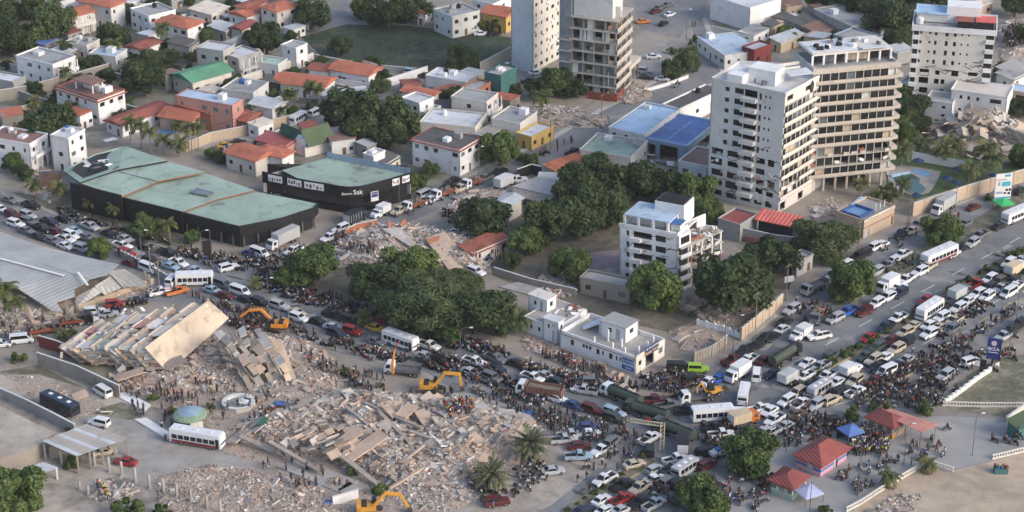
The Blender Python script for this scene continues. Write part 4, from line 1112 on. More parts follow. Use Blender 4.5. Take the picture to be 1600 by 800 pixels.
def room(N, L_, R_, h, z, label_part, rm):
  oo, a1, b1, aa = frame(N, L_, R_, h)
  v = Matrix.Rotation(-a, 3, 'Z') @ (oo - o)
  m1 = MB()
  r_ = ob(label_part, None, clinic, (v.x, v.y, 0), (0, 0, aa - a))
  facade(m1, r_, (0, 0), (a1, 0), z, h, [(a1 * .35, a1 * .65, h - 1.9, h - .8, 'w')]); facade(m1, r_, (0, b1), (0, 0), z, h, [(b1 * .3, b1 * .45, h - 1.9, h - .9, 'w'), (b1 * .6, b1 * .8, z + .1, h - .6, 's')])
  facade(m1, r_, (a1, 0), (a1, b1), z, h, []); facade(m1, r_, (a1, b1), (0, b1), z, h, [])
  ob('room_wall', m1.mesh('room_wall', W['white']), r_); ubox('room_roof', W[rm], r_, (a1 / 2, b1 / 2, h + .08), (a1 + .3, b1 + .3, .16))
room((977, 514), (936, 503), (1001, 502), 6.4, 3.1, 'roof_room', 'greyflat')
room((854, 470), (822, 462), (874, 463), 6.2, 0, 'roof_room', 'cream')
room((872, 505), (845, 499), (887, 500), 4.8, 0, 'side_room', 'whiteflat')
oo, a1, b1, aa = frame((868, 512), (812, 497), (925, 486), 3.5)
v = Matrix.Rotation(-a, 3, 'Z') @ (oo - o)
wing = ob('wing', None, clinic, (v.x, v.y, 0), (0, 0, aa - a))
m1 = MB(); facade(m1, wing, (0, b1), (0, 0), 0, 3.5, [(b1 * .2, b1 * .28, 1.2, 2.3, 'w'), (b1 * .45, b1 * .53, 1.2, 2.3, 'w'), (b1 * .7, b1 * .95, .1, 2.6, 'o')])
for p, q in (((0, 0), (a1, 0)), ((a1, 0), (a1, b1)), ((a1, b1), (0, b1))): facade(m1, wing, p, q, 0, 3.5, [])
ob('wing_wall', m1.mesh('wing_wall', W['white']), wing); ubox('wing_roof', M_conc, wing, (a1 / 2, b1 / 2, 3.3), (a1 - .5, b1 - .5, .2))
for k in range(16):
  ubox('roof_debris', rr.choice((W['raw'], W['white'], W['brick'])), wing, (a1 * rr.uniform(.5, .95), b1 * rr.uniform(.05, .5), 3.6), (rr.uniform(.5, 2.2), rr.uniform(.3, 1), .3), rot=(rr.uniform(-.3, .3), rr.uniform(-.3, .3), rr.random() * 3))
for k in range(4):
  plank('fallen_roof_sheet', W['whiteflat'], clinic, (A * .75 + k * .8, B * .72, 4.8), (A * .45 + k * .6, B * .88, 3.3), 1.4, .12)
bx_ = ubox('sign_board', M_signb, clinic, (-.12, B * .095, 1.75), (.1, B * .15, 2.5))
text('U.E. COLEGIO', .55, M_signw, clinic, (-.19, B * .085, 2.5), R(-90)); text('CANARY', 1.0, M_signw, clinic, (-.19, B * .095, 1.75), R(-90)); text('School', .55, M_signw, clinic, (-.19, B * .085, 1.0), R(-90))
ubox('sign_board', M_signn, clinic, (A * .52, -.14, 3.7), (A * .44, .12, 1.9))
text('U.E. INST. PRIVADA', .5, M_signw, clinic, (A * .52, -.22, 4.25), 0); text('Canary School', .95, M_signy, clinic, (A * .52, -.22, 3.4), 0)

# ---- blue court roof, beige pool-deck block, red sheds
o, A, B, a = frame((1073, 229), (1007, 213), (1114, 190), 5.0)
court = thing('sports_hall', 'building with bright blue roof court and torn front wall', 'building', o, a)
mb = MB()
facade(mb, court, (0, 0), (A, 0), 0, 5, [(A * .1, A * .9, .5, 3.4, 'o')]); facade(mb, court, (A, 0), (A, B), 0, 5, []); facade(mb, court, (A, B), (0, B), 0, 5, [])
facade(mb, court, (0, B), (0, 0), 0, 5, [(B * .08, B * .3, .1, 3.8, 'o'), (B * .4, B * .8, .1, 4.2, 'o')])
ob('wall', mb.mesh('wall', W['blueish']), court)
ubox('roof', W['blue'], court, (A / 2, B / 2, 4.9), (A - .2, B - .2, .25)); pb = MB(); parapet(pb, A, B, 5, .5, .25, 0, .1); ob('parapet', pb.mesh('parapet', W['sky']), court)
ubox('room_wall', M_void, court, (3, B / 2, 2.4), (.2, B - 1, 4.6))
ubox('court_line', W['sky'], court, (A * .5, B * .5, 5.04), (A * .7, .15, .02)); ubox('court_line', W['sky'], court, (A * .5, B * .5, 5.045), (.15, B * .7, .02))
for k in range(14):
  ubox('wreckage', rr.choice((W['white'], W['raw'], W['sky'])), court, (rr.uniform(-3, 0), B * rr.uniform(0, 1), rr.uniform(.2, 1.2)), (rr.uniform(.6, 2.6), rr.uniform(.5, 2), .25), rot=(rr.uniform(-.6, .6), rr.uniform(-.6, .6), rr.random() * 3))

o, A, B, a = frame((1350, 344.5), (1303, 330), (1402, 321.5), 4.7)
deck = thing('pool_deck_building', 'beige block wall building carrying an empty light-blue swimming pool on its roof', 'building', o, a)
mb = MB()
facade(mb, deck, (0, 0), (A, 0), 0, 4.7, [(A * .04, A * .2, .05, 2.1, 's'), (A * .9, A * .96, .05, 2.2, 'd')]); facade(mb, deck, (0, B), (0, 0), 0, 4.7, [])
facade(mb, deck, (A, 0), (A, B), 0, 4.7, []); facade(mb, deck, (A, B), (0, B), 0, 4.7, [])
ob('wall', mb.mesh('wall', W['tan']), deck)
ubox('roof', M_pave, deck, (A / 2, B / 2, 4.0), (A - .4, B - .4, .3)); ubox('band', W['brick'], deck, (A / 2, -.02, 2.6), (A, .08, .25)); ubox('band', W['cream'], deck, (A / 2, -.03, 4.5), (A, .12, .5))
ubox('pool_floor', M_poolblue, deck, (A * .3, B * .55, 4.2), (A * .42, B * .6, .06)); ubox('pool_floor', M_poolblue, deck, (A * .25, B * .98, 4.2), (A * .3, B * .2, .06))
for x, y, sx, sy in ((.3, .24, .44, .02), (.3, .86, .44, .02), (.085, .55, .02, .62), (.515, .55, .02, .62)):
  ubox('pool_wall', mat('pool_edge', lin((60, 96, 160))), deck, (A * x, B * y, 4.5), (A * sx if sx > .1 else .3, B * sy if sy > .1 else .3, .7))
sl = MB(); sl.path([(0, 0, 2.2), (.9, 0, 2.4), (1.8, 0, 1.6), (3.0, 0, .4)], .28, 6)
ob('water_slide', sl.mesh('water_slide', W['sky']), deck, (A * .6, B * .7, 4.1), (0, 0, 2.5))
for k in range(3): ubox('post', W['white'], deck, (A * (.6 + .14 * k), B * .25, 5), (.15, .15, 1.8))

o, A, B, a = frame((1240, 353), (1182, 342), (1252, 344), 4.4)
redshed = thing('shed', 'dark shed with bright red ribbed roof beside the tower foot', 'shed', o, a)
ubox('wall', W['navy'], redshed, (A / 2, B / 2, 2.1), (A - .6, B - .6, 4.2))
rb = MB(); rb.hexa([(-.5, -.5, 4.1), (A + .5, -.5, 4.1), (A + .5, B + .5, 4.1), (-.5, B + .5, 4.1), (-.5, -.5, 4.3), (A + .5, -.5, 5.2), (A + .5, B + .5, 5.2), (-.5, B + .5, 4.3)]); ob('roof', rb.mesh('roof', W['redtin']), redshed)
for k in range(10): plank('roof_rib', mat('rib_pale', lin((236, 170, 160))), redshed, (-.5, B * k / 9.5, 4.36), (A + .5, B * k / 9.5, 5.26), .12, .06)
ubox('terrace_floor', M_redfloor, redshed, (A * .3 - 4, B * .45, .8), (3.4, B * 1.3, 1.6))

# ---- green A-frame house
g2 = gp(470, 240); r2 = lambda p, z: gp(*p, z) - g2
aframe = thing('gabled_house', 'white house with steep dark green gable roofs behind the black store', 'house', g2)
e1 = r2((482, 230), 3.0); e2 = r2((527, 219), 3.0); k1 = r2((470, 204), 7.2); k2 = r2((512, 191), 7.2)
l1 = r2((456, 223), 3.0); l2 = r2((433, 216), 3.0)
def thick(root, name, pts, m, t=.2):
  w_ = [Vector(p) for p in pts]
  n = (w_[1] - w_[0]).cross(w_[2] - w_[0]).normalized()
  if n.z < 0: w_.reverse(); n = -n
  k = len(w_)
  b_ = MB(); b_.add([p - n * t for p in w_] + w_, [tuple(range(k, 2 * k)), tuple(range(k - 1, -1, -1))] + [(i, (i + 1) % k, k + (i + 1) % k, k + i) for i in range(k)])
  return ob(name, b_.mesh(name, m), root)
thick(aframe, 'roof', [e1, e2, k2, k1], W['moss']); 
k3 = r2((440, 192), 7.2)
thick(aframe, 'roof', [l1, k1 + Vector((0, 0, .02)), k3, l2], W['r_teal'])
wl = [r2((459, 226), 2.4), r2((481, 231), 2.4)]
c_ = (wl[0] + wl[1]) / 2; d_ = wl[1] - wl[0]; an = math.atan2(d_.y, d_.x)
ubox('wall', W['white'], aframe, (c_.x, c_.y + 1, 2.3), (d_.length, 2.0, 4.6), an); ubox('wall', W['cream'], aframe, ((e1.x + e2.x) / 2 - 2, (e1.y + e2.y) / 2 + 1.5, 1.4), ((e2 - e1).length - .5, 3, 2.8), math.atan2((e2 - e1).y, (e2 - e1).x))
ubox('window', M_glass, aframe, (c_.x, c_.y - .02, 1.2), (d_.length * .6, .1, 1.4), an)

# ---- kiosks on the plaza
def kiosk(N, L_, R_, h, label, bands, rm, rise=1.6, trim=None, openings=True):
  o, A, B, a = frame(N, L_, R_, h)
  t = thing('kiosk', label, 'kiosk', o, a)
  i = .55
  z = 0
  for rgb, dz in bands:
    m = mat('band_%d_%d_%d' % rgb, lin(rgb), var=.06)
    ubox('wall_band', m, t, (A / 2, B / 2, z + dz / 2), (A - 2 * i, B - 2 * i, dz - .004)); z += dz
  rb = MB(); hip(rb, A, B, h, rise, .15, 0); ob('roof', rb.mesh('roof', W[rm]), t)
  for x, y, s in ((A * .55, i - .02, (1.1, .08, 1.9)), (i - .02, B * .45, (.08, 1.1, 1.9))):
    ubox('door', M_shutter, t, (x, y, 1.0), s)
  if openings:
    for k in range(3):
      ubox('window', M_glass2, t, (A * (.25 + .25 * k), i - .03, 1.7), (1.0, .06, .8)); ubox('window', M_glass2, t, (i - .03, B * (.2 + .3 * k), 1.7), (.06, 1.0, .8))
  return t, A, B
kiosk((1284.5, 731), (1237, 713), (1333, 701), 2.5, 'kiosk with dark red hip roof and pink, blue and purple striped walls', [((214, 150, 176), .55), ((214, 168, 190), .4), ((60, 120, 190), .5), ((208, 120, 132), .5), ((110, 170, 126), .5)], 'kiosk', 2.2, openings=False)
kiosk((1240, 766), (1198, 751), (1268, 745), 2.7, 'small kiosk with red hip roof and pale green walls beside white awning', [((150, 182, 162), .9), ((196, 206, 196), .9), ((190, 120, 80), .85)], 'kiosk', 1.5)
kiosk((1397, 671), (1350, 653), (1421, 656), 2.7, 'yellow-walled kiosk with red hip roof joined to a salmon canopy', [((208, 150, 78), 1.0), ((196, 176, 140), .9), ((206, 160, 90), .75)], 'kiosk', 1.5)
g3 = gp(1420, 680); r3 = lambda p, z: gp(*p, z) - g3
can = thing('canopy', 'flat salmon sheet canopy on posts joined to the yellow kiosk', 'canopy', g3)
thick(can, 'canopy_roof', [r3((1372, 644), 3.6), r3((1441, 675.5), 3.2), r3((1466, 663), 3.2), r3((1392, 638), 3.6)], W['salmon'], .12)
for p in ((1439, 675), (1462, 664), (1415, 664), (1425, 650)):
  q = r3(p, 3.2); ubox('post', M_steel, can, (q.x, q.y, 1.6), (.12, .12, 3.2))
k4 = house((1592, 668), (1572, 662), (1625, 655), 2.8, 'lean', 'teal', 'moss', 'teal and blue kiosk hut at the right picture edge', cat='kiosk', name='kiosk')

def tent(c, s, h, m, label, rz=.6, skirt=None):
  p = gp(*c, 0)
  t = thing('tent', label, 'tent', p, rz)
  b_ = MB(); z = h * .72
  b_.add([(-s, -s, z), (s, -s, z), (s, s, z), (-s, s, z), (0, 0, h), (-s, -s, z - .25), (s, -s, z - .25), (s, s, z - .25), (-s, s, z - .25)], [(0, 1, 4), (1, 2, 4), (2, 3, 4), (3, 0, 4), (5, 6, 1, 0), (6, 7, 2, 1), (7, 8, 3, 2), (8, 5, 0, 3)])
  ob('canopy', b_.mesh('canopy', m), t)
  for x in (-1, 1):
    for y in (-1, 1): ubox('pole', M_steel, t, (x * (s - .08), y * (s - .08), z / 2), (.08, .08, z))
  if skirt:
    ubox('side_sheet', skirt, t, (s - .05, 0, z / 2), (.05, 2 * s - .2, z)); ubox('side_sheet', skirt, t, (0, s - .05, z / 2), (2 * s - .2, .05, z))
M_tentb = mat('tent_blue', lin((84, 118, 184)), var=.06, stain=.08); M_tentw = mat('tent_pale', lin((176, 184, 222)), var=.05, stain=.06); M_tentg = mat('tent_green', lin((60, 190, 110)), var=.05, stain=.06)
tent((1328, 688), 1.9, 3.2, M_tentb, 'blue pop-up tent beside the crowd on the plaza', .5, W['navy'])
tent((1262, 781), 2.0, 2.6, M_tentw, 'pale lilac awning tent beside the small kiosk', .5)
tent((1567, 326), 1.9, 2.4, M_tentg, 'bright green pop-up tent on the grass verge', .4)
tent((385, 196), 1.8, 2.6, mat('tent_white', lin((226, 228, 230)), var=.03), 'white pop-up tent beside the brick villa', .4)
tent((358, 32), 1.6, 2.4, MATS['tent_white'], 'white parasol tent among the upper houses', .2)

# ---- rusty tin shed, flat slab building and small sheds in the yard
g4 = gp(130, 715); r4 = lambda p, z: gp(*p, z) - g4
tin = thing('open_shed', 'open shed with large patched tin roof on posts in the yard', 'shed', g4)
c4 = [r4((66, 689), 4.2), r4((120, 712.5), 3.8), r4((200, 684.5), 3.8), r4((135, 662), 4.2)]
nS = 9
for k in range(nS):
  a0, a1_ = c4[0].lerp(c4[1], 0), c4[1]
  u0, u1 = k / nS, (k + .96) / nS
  thick(tin, 'roof_sheet', [c4[0].lerp(c4[3], u0), c4[1].lerp(c4[2], u0), c4[1].lerp(c4[2], u1), c4[0].lerp(c4[3], u1)], W['rusttin'] if k % 3 else W['tin'], .06)
for p in c4 + [(c4[1] + c4[2]) / 2, c4[1].lerp(c4[2], .25), c4[1].lerp(c4[2], .75), (c4[0] + c4[1]) / 2]:
  ubox('post', W['raw'], tin, (p.x * .96, p.y * .96, 1.8), (.35, .35, 3.6))
ubox('back_wall', W['raw'], tin, ((c4[0].x + c4[3].x) / 2 + .6, (c4[0].y + c4[3].y) / 2, 1.3), ((c4[3] - c4[0]).length - 1, .25, 2.6), math.atan2((c4[3] - c4[0]).y, (c4[3] - c4[0]).x))
g5 = gp(40, 715); r5 = lambda p, z: gp(*p, z) - g5
flat = thing('flat_roofed_building', 'low building with bare concrete roof at the lower picture edge', 'building', g5)
fp = [r5(p, 3.0) for p in ((-60, 612), (0, 634), (86, 676), (52, 702), (-20, 722), (-60, 715))]
plate(flat, [(-60, 612), (0, 634), (86, 676), (52, 702), (-20, 722), (-60, 715)], 3.0, M_dust, W['raw'], 'roof', .25, r5)
ob('wall', MB().prism([(p.x * .97, p.y * .97) for p in fp][::-1], .0, 2.74).mesh('wall', W['raw']), flat)
g6 = gp(60, 748); r6 = lambda p, z: gp(*p, z) - g6
sm = thing('open_shed', 'small tin lean-to on white posts below the patched tin shed', 'shed', g6)
thick(sm, 'roof_sheet', [r6((34, 732), 2.6), r6((50, 746), 2.4), r6((91, 730), 2.4), r6((68, 722), 2.6)], W['tin'], .06)
for p in ((38, 732), (52, 745), (88, 731)):
  q = r6(p, 2.4); ubox('post', W['white'], sm, (q.x, q.y, 1.2), (.3, .3, 2.4))
g7 = gp(165, 208); r7 = lambda p, z: gp(*p, z) - g7
sm = thing('canopy', 'white sheet canopy at the lane beside the collapsed mall end', 'canopy', g7)
thick(sm, 'canopy_roof', [r7((160, 219), 2.6), r7((166, 221), 2.6), r7((185, 217), 2.6), r7((177, 214), 2.6)], W['whiteflat'], .06)
for p in ((161, 219), (184, 217)):
  q = r7(p, 2.5); ubox('post', M_steel, sm, (q.x, q.y, 1.25), (.1, .1, 2.5))

# ---- gazebo, round pool, garden pools
gz = thing('gazebo', 'round gazebo with green and blue domed canopy beside striped bus', 'gazebo', gp(298, 666))
b_ = MB(); n = 20
rings = [(3.3, 2.5), (3.0, 2.85), (2.2, 3.25), (1.1, 3.5), (.05, 3.6)]
for r_, z in rings:
  for i in range(n):
    q = 2 * math.pi * i / n; b_.v.append((r_ * math.cos(q), r_ * math.sin(q), z))
for j in range(4):
  for i in range(n):
    b_.f.append((j * n + i, j * n + (i + 1) % n, (j + 1) * n + (i + 1) % n, (j + 1) * n + i)); b_.m.append(1 if j >= 2 else 0)
ob('canopy', b_.mesh('canopy', [mat('gazebo_green', lin((122, 146, 120)), alt=(lin((150, 160, 140)), .4, .5)), mat('gazebo_blue', lin((132, 158, 178)))]), gz)
for i in range(8):
  q = 2 * math.pi * i / 8; ubox('post', M_steel, gz, (3 * math.cos(q), 3 * math.sin(q), 1.3), (.14, .14, 2.6))
ubox('side_sheet', M_curtain, gz, (1.6, -2.5, 1.2), (2.4, .06, 2.2), .4); ubox('counter', W['dark'], gz, (-1, -1.2, .5), (2, .7, 1.0))
fo = thing('round_pool', 'raised octagonal tiled pool with pale rim beside the gazebo', 'pool', gp(373, 634))
for nm, r0, r1, z0, z1, m in (('basin_wall', 3.3, 3.2, 0, 1.0, W['beige']),):
  b_ = MB(); b_.tube((0, 0, z0), (0, 0, z1), r0, r1, 8, 0, False); ob(nm, b_.mesh(nm, m), fo)
b_ = MB()
for i in range(24):
  q0, q1 = 2 * math.pi * i / 24, 2 * math.pi * (i + 1) / 24
  for ra, rb_, z0, z1 in ((3.25, 2.5, 1.02, 1.06),):
    p = [(ra * math.cos(q0), ra * math.sin(q0), z1), (ra * math.cos(q1), ra * math.sin(q1), z1), (rb_ * math.cos(q1), rb_ * math.sin(q1), z1), (rb_ * math.cos(q0), rb_ * math.sin(q0), z1)]
    b_.add(p, [(0, 1, 2, 3)]); b_.add([(p[3][0], p[3][1], z1), (p[2][0], p[2][1], z1), (p[2][0], p[2][1], .5), (p[3][0], p[3][1], .5)], [(0, 1, 2, 3)])
ob('rim', b_.mesh('rim', W['cool']), fo)
b_ = MB(); b_.tube((0, 0, .45), (0, 0, .5), 2.5, 2.5, 24); ob('water', b_.mesh('water', mat('stale_water', lin((128, 134, 130)), rough=.2)), fo)
b_ = MB(); b_.tube((.9, .8, .5), (.9, .8, .75), 1.3, 1.3, 16); b_.tube((1.1, 1.0, .75), (1.1, 1.0, .95), .8, .8, 16); ob('step', b_.mesh('step', W['cool']), fo)
g8 = gp(1425, 285); r8 = lambda p, z: gp(*p, z) - g8
gpool = thing('swimming_pool', 'angular swimming pool with murky green water in the garden', 'pool', g8)
plate(gpool, [(1386, 262), (1412, 257), (1470, 268), (1463, 285), (1452, 300), (1432, 306), (1402, 297), (1388, 282)], .14, M_pave, M_kerb, 'deck', .14, r8)
plate(gpool, [(1393, 275), (1421, 269), (1438, 279), (1436, 285), (1447, 294), (1442, 301), (1421, 301), (1404, 290)], .18, M_water, MATS['pool_edge'], 'water', .04, r8)
plate(gpool, [(1423, 268), (1431, 263), (1456, 270), (1450, 277)], .18, M_poolblue, MATS['pool_edge'], 'water', .04, r8)
plate(gpool, [(1391, 273), (1421, 267.5), (1423, 269), (1394, 275)], .5, W['sky'], W['sky'], 'pool_wall', .35, r8)
g9 = gp(540, 238); r9 = lambda p, z: gp(*p, z) - g9
tp = thing('swimming_pool', 'small turquoise swimming pool behind the black store', 'pool', g9)
plate(tp, [(520, 236), (535, 228), (562, 232), (565, 240), (540, 245)], .15, M_pave, M_kerb, 'deck', .15, r9)
plate(tp, [(530, 236), (538, 231), (556, 234), (557, 238), (543, 241)], .19, mat('turquoise_water', lin((70, 140, 160)), rough=.1), M_kerb, 'water', .04, r9)
g9 = gp(260, 208); r9 = lambda p, z: gp(*p, z) - g9
tp = thing('swimming_pool', 'pale blue villa pool behind the row of palms', 'pool', g9)
plate(tp, [(240, 207), (252, 198), (286, 202), (282, 216), (250, 216)], .15, M_pave, M_kerb, 'deck', .15, r9)
plate(tp, [(246, 206), (255, 200), (280, 204), (274, 210), (252, 211)], .19, M_poolblue, M_kerb, 'water', .04, r9)
for i, (x, y, w_) in enumerate(((1434, 262, 'beside the garden pool corner'), (1479, 290, 'at the pool garden edge'), (1496, 275, 'in the middle of the garden lawn'), (1430, 316, 'against the beige perimeter wall'), (1494, 297, 'under the garden palms'), (1552, 286, 'behind the big billboard'))):
  u = thing('parasol', 'dark blue parasol ' + w_, 'parasol', gp(x, y), group='garden parasols')
  b_ = MB(); n = 8
  b_.v = [(0, 0, 2.7)] + [(1.5 * math.cos(2 * math.pi * i / n), 1.5 * math.sin(2 * math.pi * i / n), 1.9) for i in range(n)]; b_.f = [(0, i + 1, (i + 1) % n + 1) for i in range(n)]; b_.m = [0] * n
  ob('canopy', b_.mesh('canopy', mat('parasol_blue', lin((38, 64, 104)))), u); ubox('pole', M_steel, u, (0, 0, 1.2), (.08, .08, 2.4))
# ------------------------------------------------------------------ rubble and collapsed buildings
RUB = [mat('rubble_grey', lin((158, 152, 146)), var=.12, scale=1.5), mat('rubble_pale', lin((182, 175, 168)), var=.1, scale=1.5), mat('rubble_tan', lin((178, 156, 139)), var=.12, scale=1.5),
     mat('rubble_brick', lin((166, 134, 119)), var=.15, scale=1.5), mat('rubble_dark', lin((124, 118, 113)), var=.2, scale=1.5), mat('rubble_white', lin((206, 203, 200)), var=.08, scale=1.5), mat('rubble_blue', lin((146, 156, 170)), var=.12, scale=1.5)]
M_mound = mat('rubble_mound', lin((170, 154, 140)), var=.18, scale=1.4, stain=.14, bump=.8, bscale=3, alt=(lin((176, 152, 138)), .18, .52))
M_slabc = [mat('broken_slab_grey', lin((160, 150, 141)), var=.16, scale=.9, stain=.24), mat('broken_slab_tan', lin((190, 166, 146)), var=.14, scale=.9, stain=.22), mat('broken_slab_pale', lin((190, 182, 175)), var=.14, scale=.9, stain=.22), mat('broken_slab_brown', lin((150, 138, 126)), var=.15, scale=.8, stain=.2)]

def inside(p, poly):
  c = False
  n = len(poly)
  for i in range(n):
    a, b = poly[i], poly[i - 1]
    if (a[1] > p[1]) != (b[1] > p[1]) and p[0] < (b[0] - a[0]) * (p[1] - a[1]) / (b[1] - a[1]) + a[0]: c = not c
  return c

def edge_d(p, poly):
  best = 1e9
  for i in range(len(poly)):
    a, b = Vector(poly[i - 1]), Vector(poly[i]); d = b - a; q = Vector(p)
    t = max(0, min(1, (q - a).dot(d) / max(1e-6, d.dot(d)))); best = min(best, (q - a - d * t).length)
  return best

HEAPS = []

def heap(label, pts, hmax, n, slabs, seed, ang=45, spread=20, ramp=6.0, name='rubble_heap', weights=(4, 4, 4, 3, 2, 2.4, .4), smin=.09, smax=.62, slab_len=(.9, 3.2), step=1.1, rough_=1.0):
  """mound of debris: relief, thousands of small pieces, and every slab big enough to tell apart"""
  r_ = random.Random(seed)
  base = [gp(*p, 0) for p in pts]
  c0 = sum(base, Vector()) / len(base)
  poly = [(p.x - c0.x, p.y - c0.y) for p in base]
  root = thing(name, label, 'rubble', c0)
  xs = [p[0] for p in poly]; ys = [p[1] for p in poly]
  def hz(x, y):
    if not inside((x, y), poly): return -.3
    e = min(1, edge_d((x, y), poly) / ramp)
    v = noise.fractal(Vector((x * .11 + seed, y * .11, 0)), 1.0, 2.0, 4)
    w_ = noise.fractal(Vector((x * .5 + seed, y * .5, 3)), 1.0, 2.0, 3)
    return max(.05, hmax * (e ** .7) * (.62 + .42 * v) + .35 * w_ * rough_ * e)
  nx, ny = int((max(xs) - min(xs)) / step) + 2, int((max(ys) - min(ys)) / step) + 2
  b_ = MB()
  for j in range(ny):
    for i in range(nx):
      x, y = min(xs) + i * step, min(ys) + j * step
      b_.v.append((x, y, hz(x, y)))
  for j in range(ny - 1):
    for i in range(nx - 1):
      k = j * nx + i
      q = (k, k + 1, k + nx + 1, k + nx)
      if max(b_.v[v][2] for v in q) > 0: b_.f.append(q); b_.m.append(0)
  ob('mound', b_.mesh('mound', M_mound), root)
  def spot():
    while True:
      x, y = r_.uniform(min(xs), max(xs)), r_.uniform(min(ys), max(ys))
      if inside((x, y), poly): return x, y
  b_ = MB()
  idx = range(7)
  for k in range(n):
    x, y = spot()
    cl = noise.noise(Vector((x * .25 + seed, y * .25, 9)))
    wt = list(weights)
    if cl > .15: wt[5] *= 2.5; wt[1] *= 1.5
    elif cl < -.15: wt[3] *= 3; wt[2] *= 2
    s = smin + (smax - smin) * r_.random() ** 3.2
    if noise.noise(Vector((x * .16 + seed * 3, y * .16, 5))) < -.12 and r_.random() < .72: continue
    sz = (s * r_.uniform(.8, 2.4), s * r_.uniform(.5, 1.3), s * r_.uniform(.2, .7))
    E_ = Euler((r_.uniform(-.6, .6), r_.uniform(-.6, .6), r_.uniform(0, 6.28))).to_matrix()
    b_.box((x, y, hz(x, y) + sz[2] * .3), sz, E_, r_.choices(idx, wt)[0])
  for k in range(n // 45):                                 # bent reinforcement bars
    x, y = spot(); p = Vector((x, y, hz(x, y) + .1)); q = p + Vector((r_.uniform(-1, 1), r_.uniform(-1, 1), r_.uniform(.1, .7)))
    b_.path([p, q, q + Vector((r_.uniform(-.6, .6), r_.uniform(-.6, .6), r_.uniform(-.5, .2)))], .035, 3, 4)
  d_ = ob('debris', b_.mesh('debris', RUB), root); d_['kind'] = 'stuff'
  for k in range(slabs):
    x, y = spot()
    L_ = r_.uniform(*slab_len); w_ = r_.choice((.35, .5, .8, 1.2, 2.0)) * r_.uniform(.8, 1.2); th = r_.uniform(.18, .4)
    q = R(ang + r_.gauss(0, spread) + (90 if r_.random() < .22 else 0))
    ubox('beam' if w_ < .8 else 'slab', r_.choices(M_slabc, (3, 3, 3, 1))[0], root, (x, y, hz(x, y) + .25), (L_, w_, th), rot=(r_.gauss(0, .28), r_.gauss(0, .28), q))
  HEAPS.append((root, hz, poly, c0))
  return root, hz

big, big_h = heap('vast field of broken slabs and pancaked floors in the middle of the lower picture', [(360, 672), (400, 655), (450, 640), (500, 622), (560, 612), (640, 618), (720, 625), (790, 640), (850, 668), (835, 695), (780, 715), (740, 745), (680, 775), (620, 765), (560, 735), (500, 715), (430, 700)], 3.2, 17000, 300, 1, ang=48, spread=16)
heap('low spread of fine brick rubble at the near side', [(240, 745), (330, 726), (400, 735), (500, 765), (540, 800), (520, 860), (330, 860), (250, 790)], 1.3, 9500, 16, 2, weights=(4, 4, 4, 4, 1, 2, .3), smax=.42)
heap('grey rubble spread between the slab field and the palms', [(600, 755), (680, 730), (745, 735), (760, 775), (700, 800), (620, 790)], .9, 5000, 8, 3, weights=(6, 5, 1, 1, 3, 3, .3), smax=.38)
heap('round rubble heap beyond the crossroads trees', [(515, 392), (540, 366), (580, 354), (640, 352), (700, 362), (750, 380), (775, 405), (745, 432), (690, 430), (620, 412), (560, 418), (525, 412)], 3.6, 8000, 60, 4, ang=-40, spread=30, weights=(4, 4, 2, 2, 2, 5, .5))
heap('rubble apron around the tipped building', [(170, 585), (240, 580), (300, 545), (330, 520), (400, 520), (480, 530), (520, 560), (540, 600), (470, 640), (400, 610), (330, 612), (250, 618), (190, 610)], 1.8, 9000, 60, 5, ang=-40, spread=35)
rrp, rr_h = heap('rounded heap of collapsed floors topped by a crowd near the upper tower', [(1452, 214), (1470, 194), (1500, 186), (1540, 184), (1575, 196), (1610, 222), (1640, 250), (1600, 250), (1530, 242), (1475, 238)], 7.0, 4500, 60, 6, ang=-20, spread=25, ramp=9)
heap('far rubble field crowded with people at the upper edge', [(1556, 40), (1580, 30), (1640, 34), (1660, 90), (1600, 100), (1562, 95)], 2.2, 1800, 16, 7, weights=(4, 5, 1, 1, 3, 4, .3))
heap('splintered tin and timber wreck beside the curving road', [(815, 176), (850, 165), (910, 172), (950, 184), (940, 200), (880, 200), (825, 196)], 2.4, 1500, 40, 8, ang=-25, spread=30, weights=(5, 4, 1, .5, 4, 3, .6))
heap('heap of broken concrete at the foot of the gutted building', [(955, 155), (985, 128), (1010, 130), (1020, 150), (985, 164)], 1.4, 900, 14, 9)
heap('fallen walls of a small house beside the side road', [(690, 330), (720, 305), (770, 290), (800, 300), (790, 322), (740, 345), (700, 348)], 1.2, 900, 18, 10, weights=(5, 4, 2, 2, 2, 3, 1))
heap('collapsed end of the grey warehouse', [(-30, 500), (0, 460), (40, 455), (85, 488), (110, 500), (60, 520), (0, 525)], 1.6, 1500, 26, 11, weights=(5, 4, 1, 1, 3, 3, 1.5))
heap('debris strip below the fallen warehouse roof', [(100, 497), (140, 470), (200, 450), (250, 452), (190, 475), (130, 500)], .5, 900, 6, 12, smax=.38)
heap('debris at the collapsed end of the mall', [(30, 300), (60, 270), (100, 262), (110, 295), (80, 318)], .9, 600, 12, 13)
heap('broken masonry behind the derelict workshop', [(845, 430), (900, 425), (905, 460), (865, 470), (840, 455)], .9, 900, 8, 14, weights=(2, 2, 3, 5, 3, 1, .2))
heap('fallen masonry around the wrecked white building', [(1040, 470), (1110, 430), (1140, 400), (1160, 420), (1130, 460), (1075, 490)], .9, 1100, 10, 15)
heap('broken stone in the lower corner lot', [(1350, 800), (1390, 772), (1440, 775), (1420, 830), (1350, 830)], .5, 600, 4, 16)
heap('rubble strip along the front of the white school building', [(815, 525), (850, 530), (900, 555), (960, 580), (985, 600), (930, 592), (870, 565), (820, 545)], .5, 1000, 6, 17)
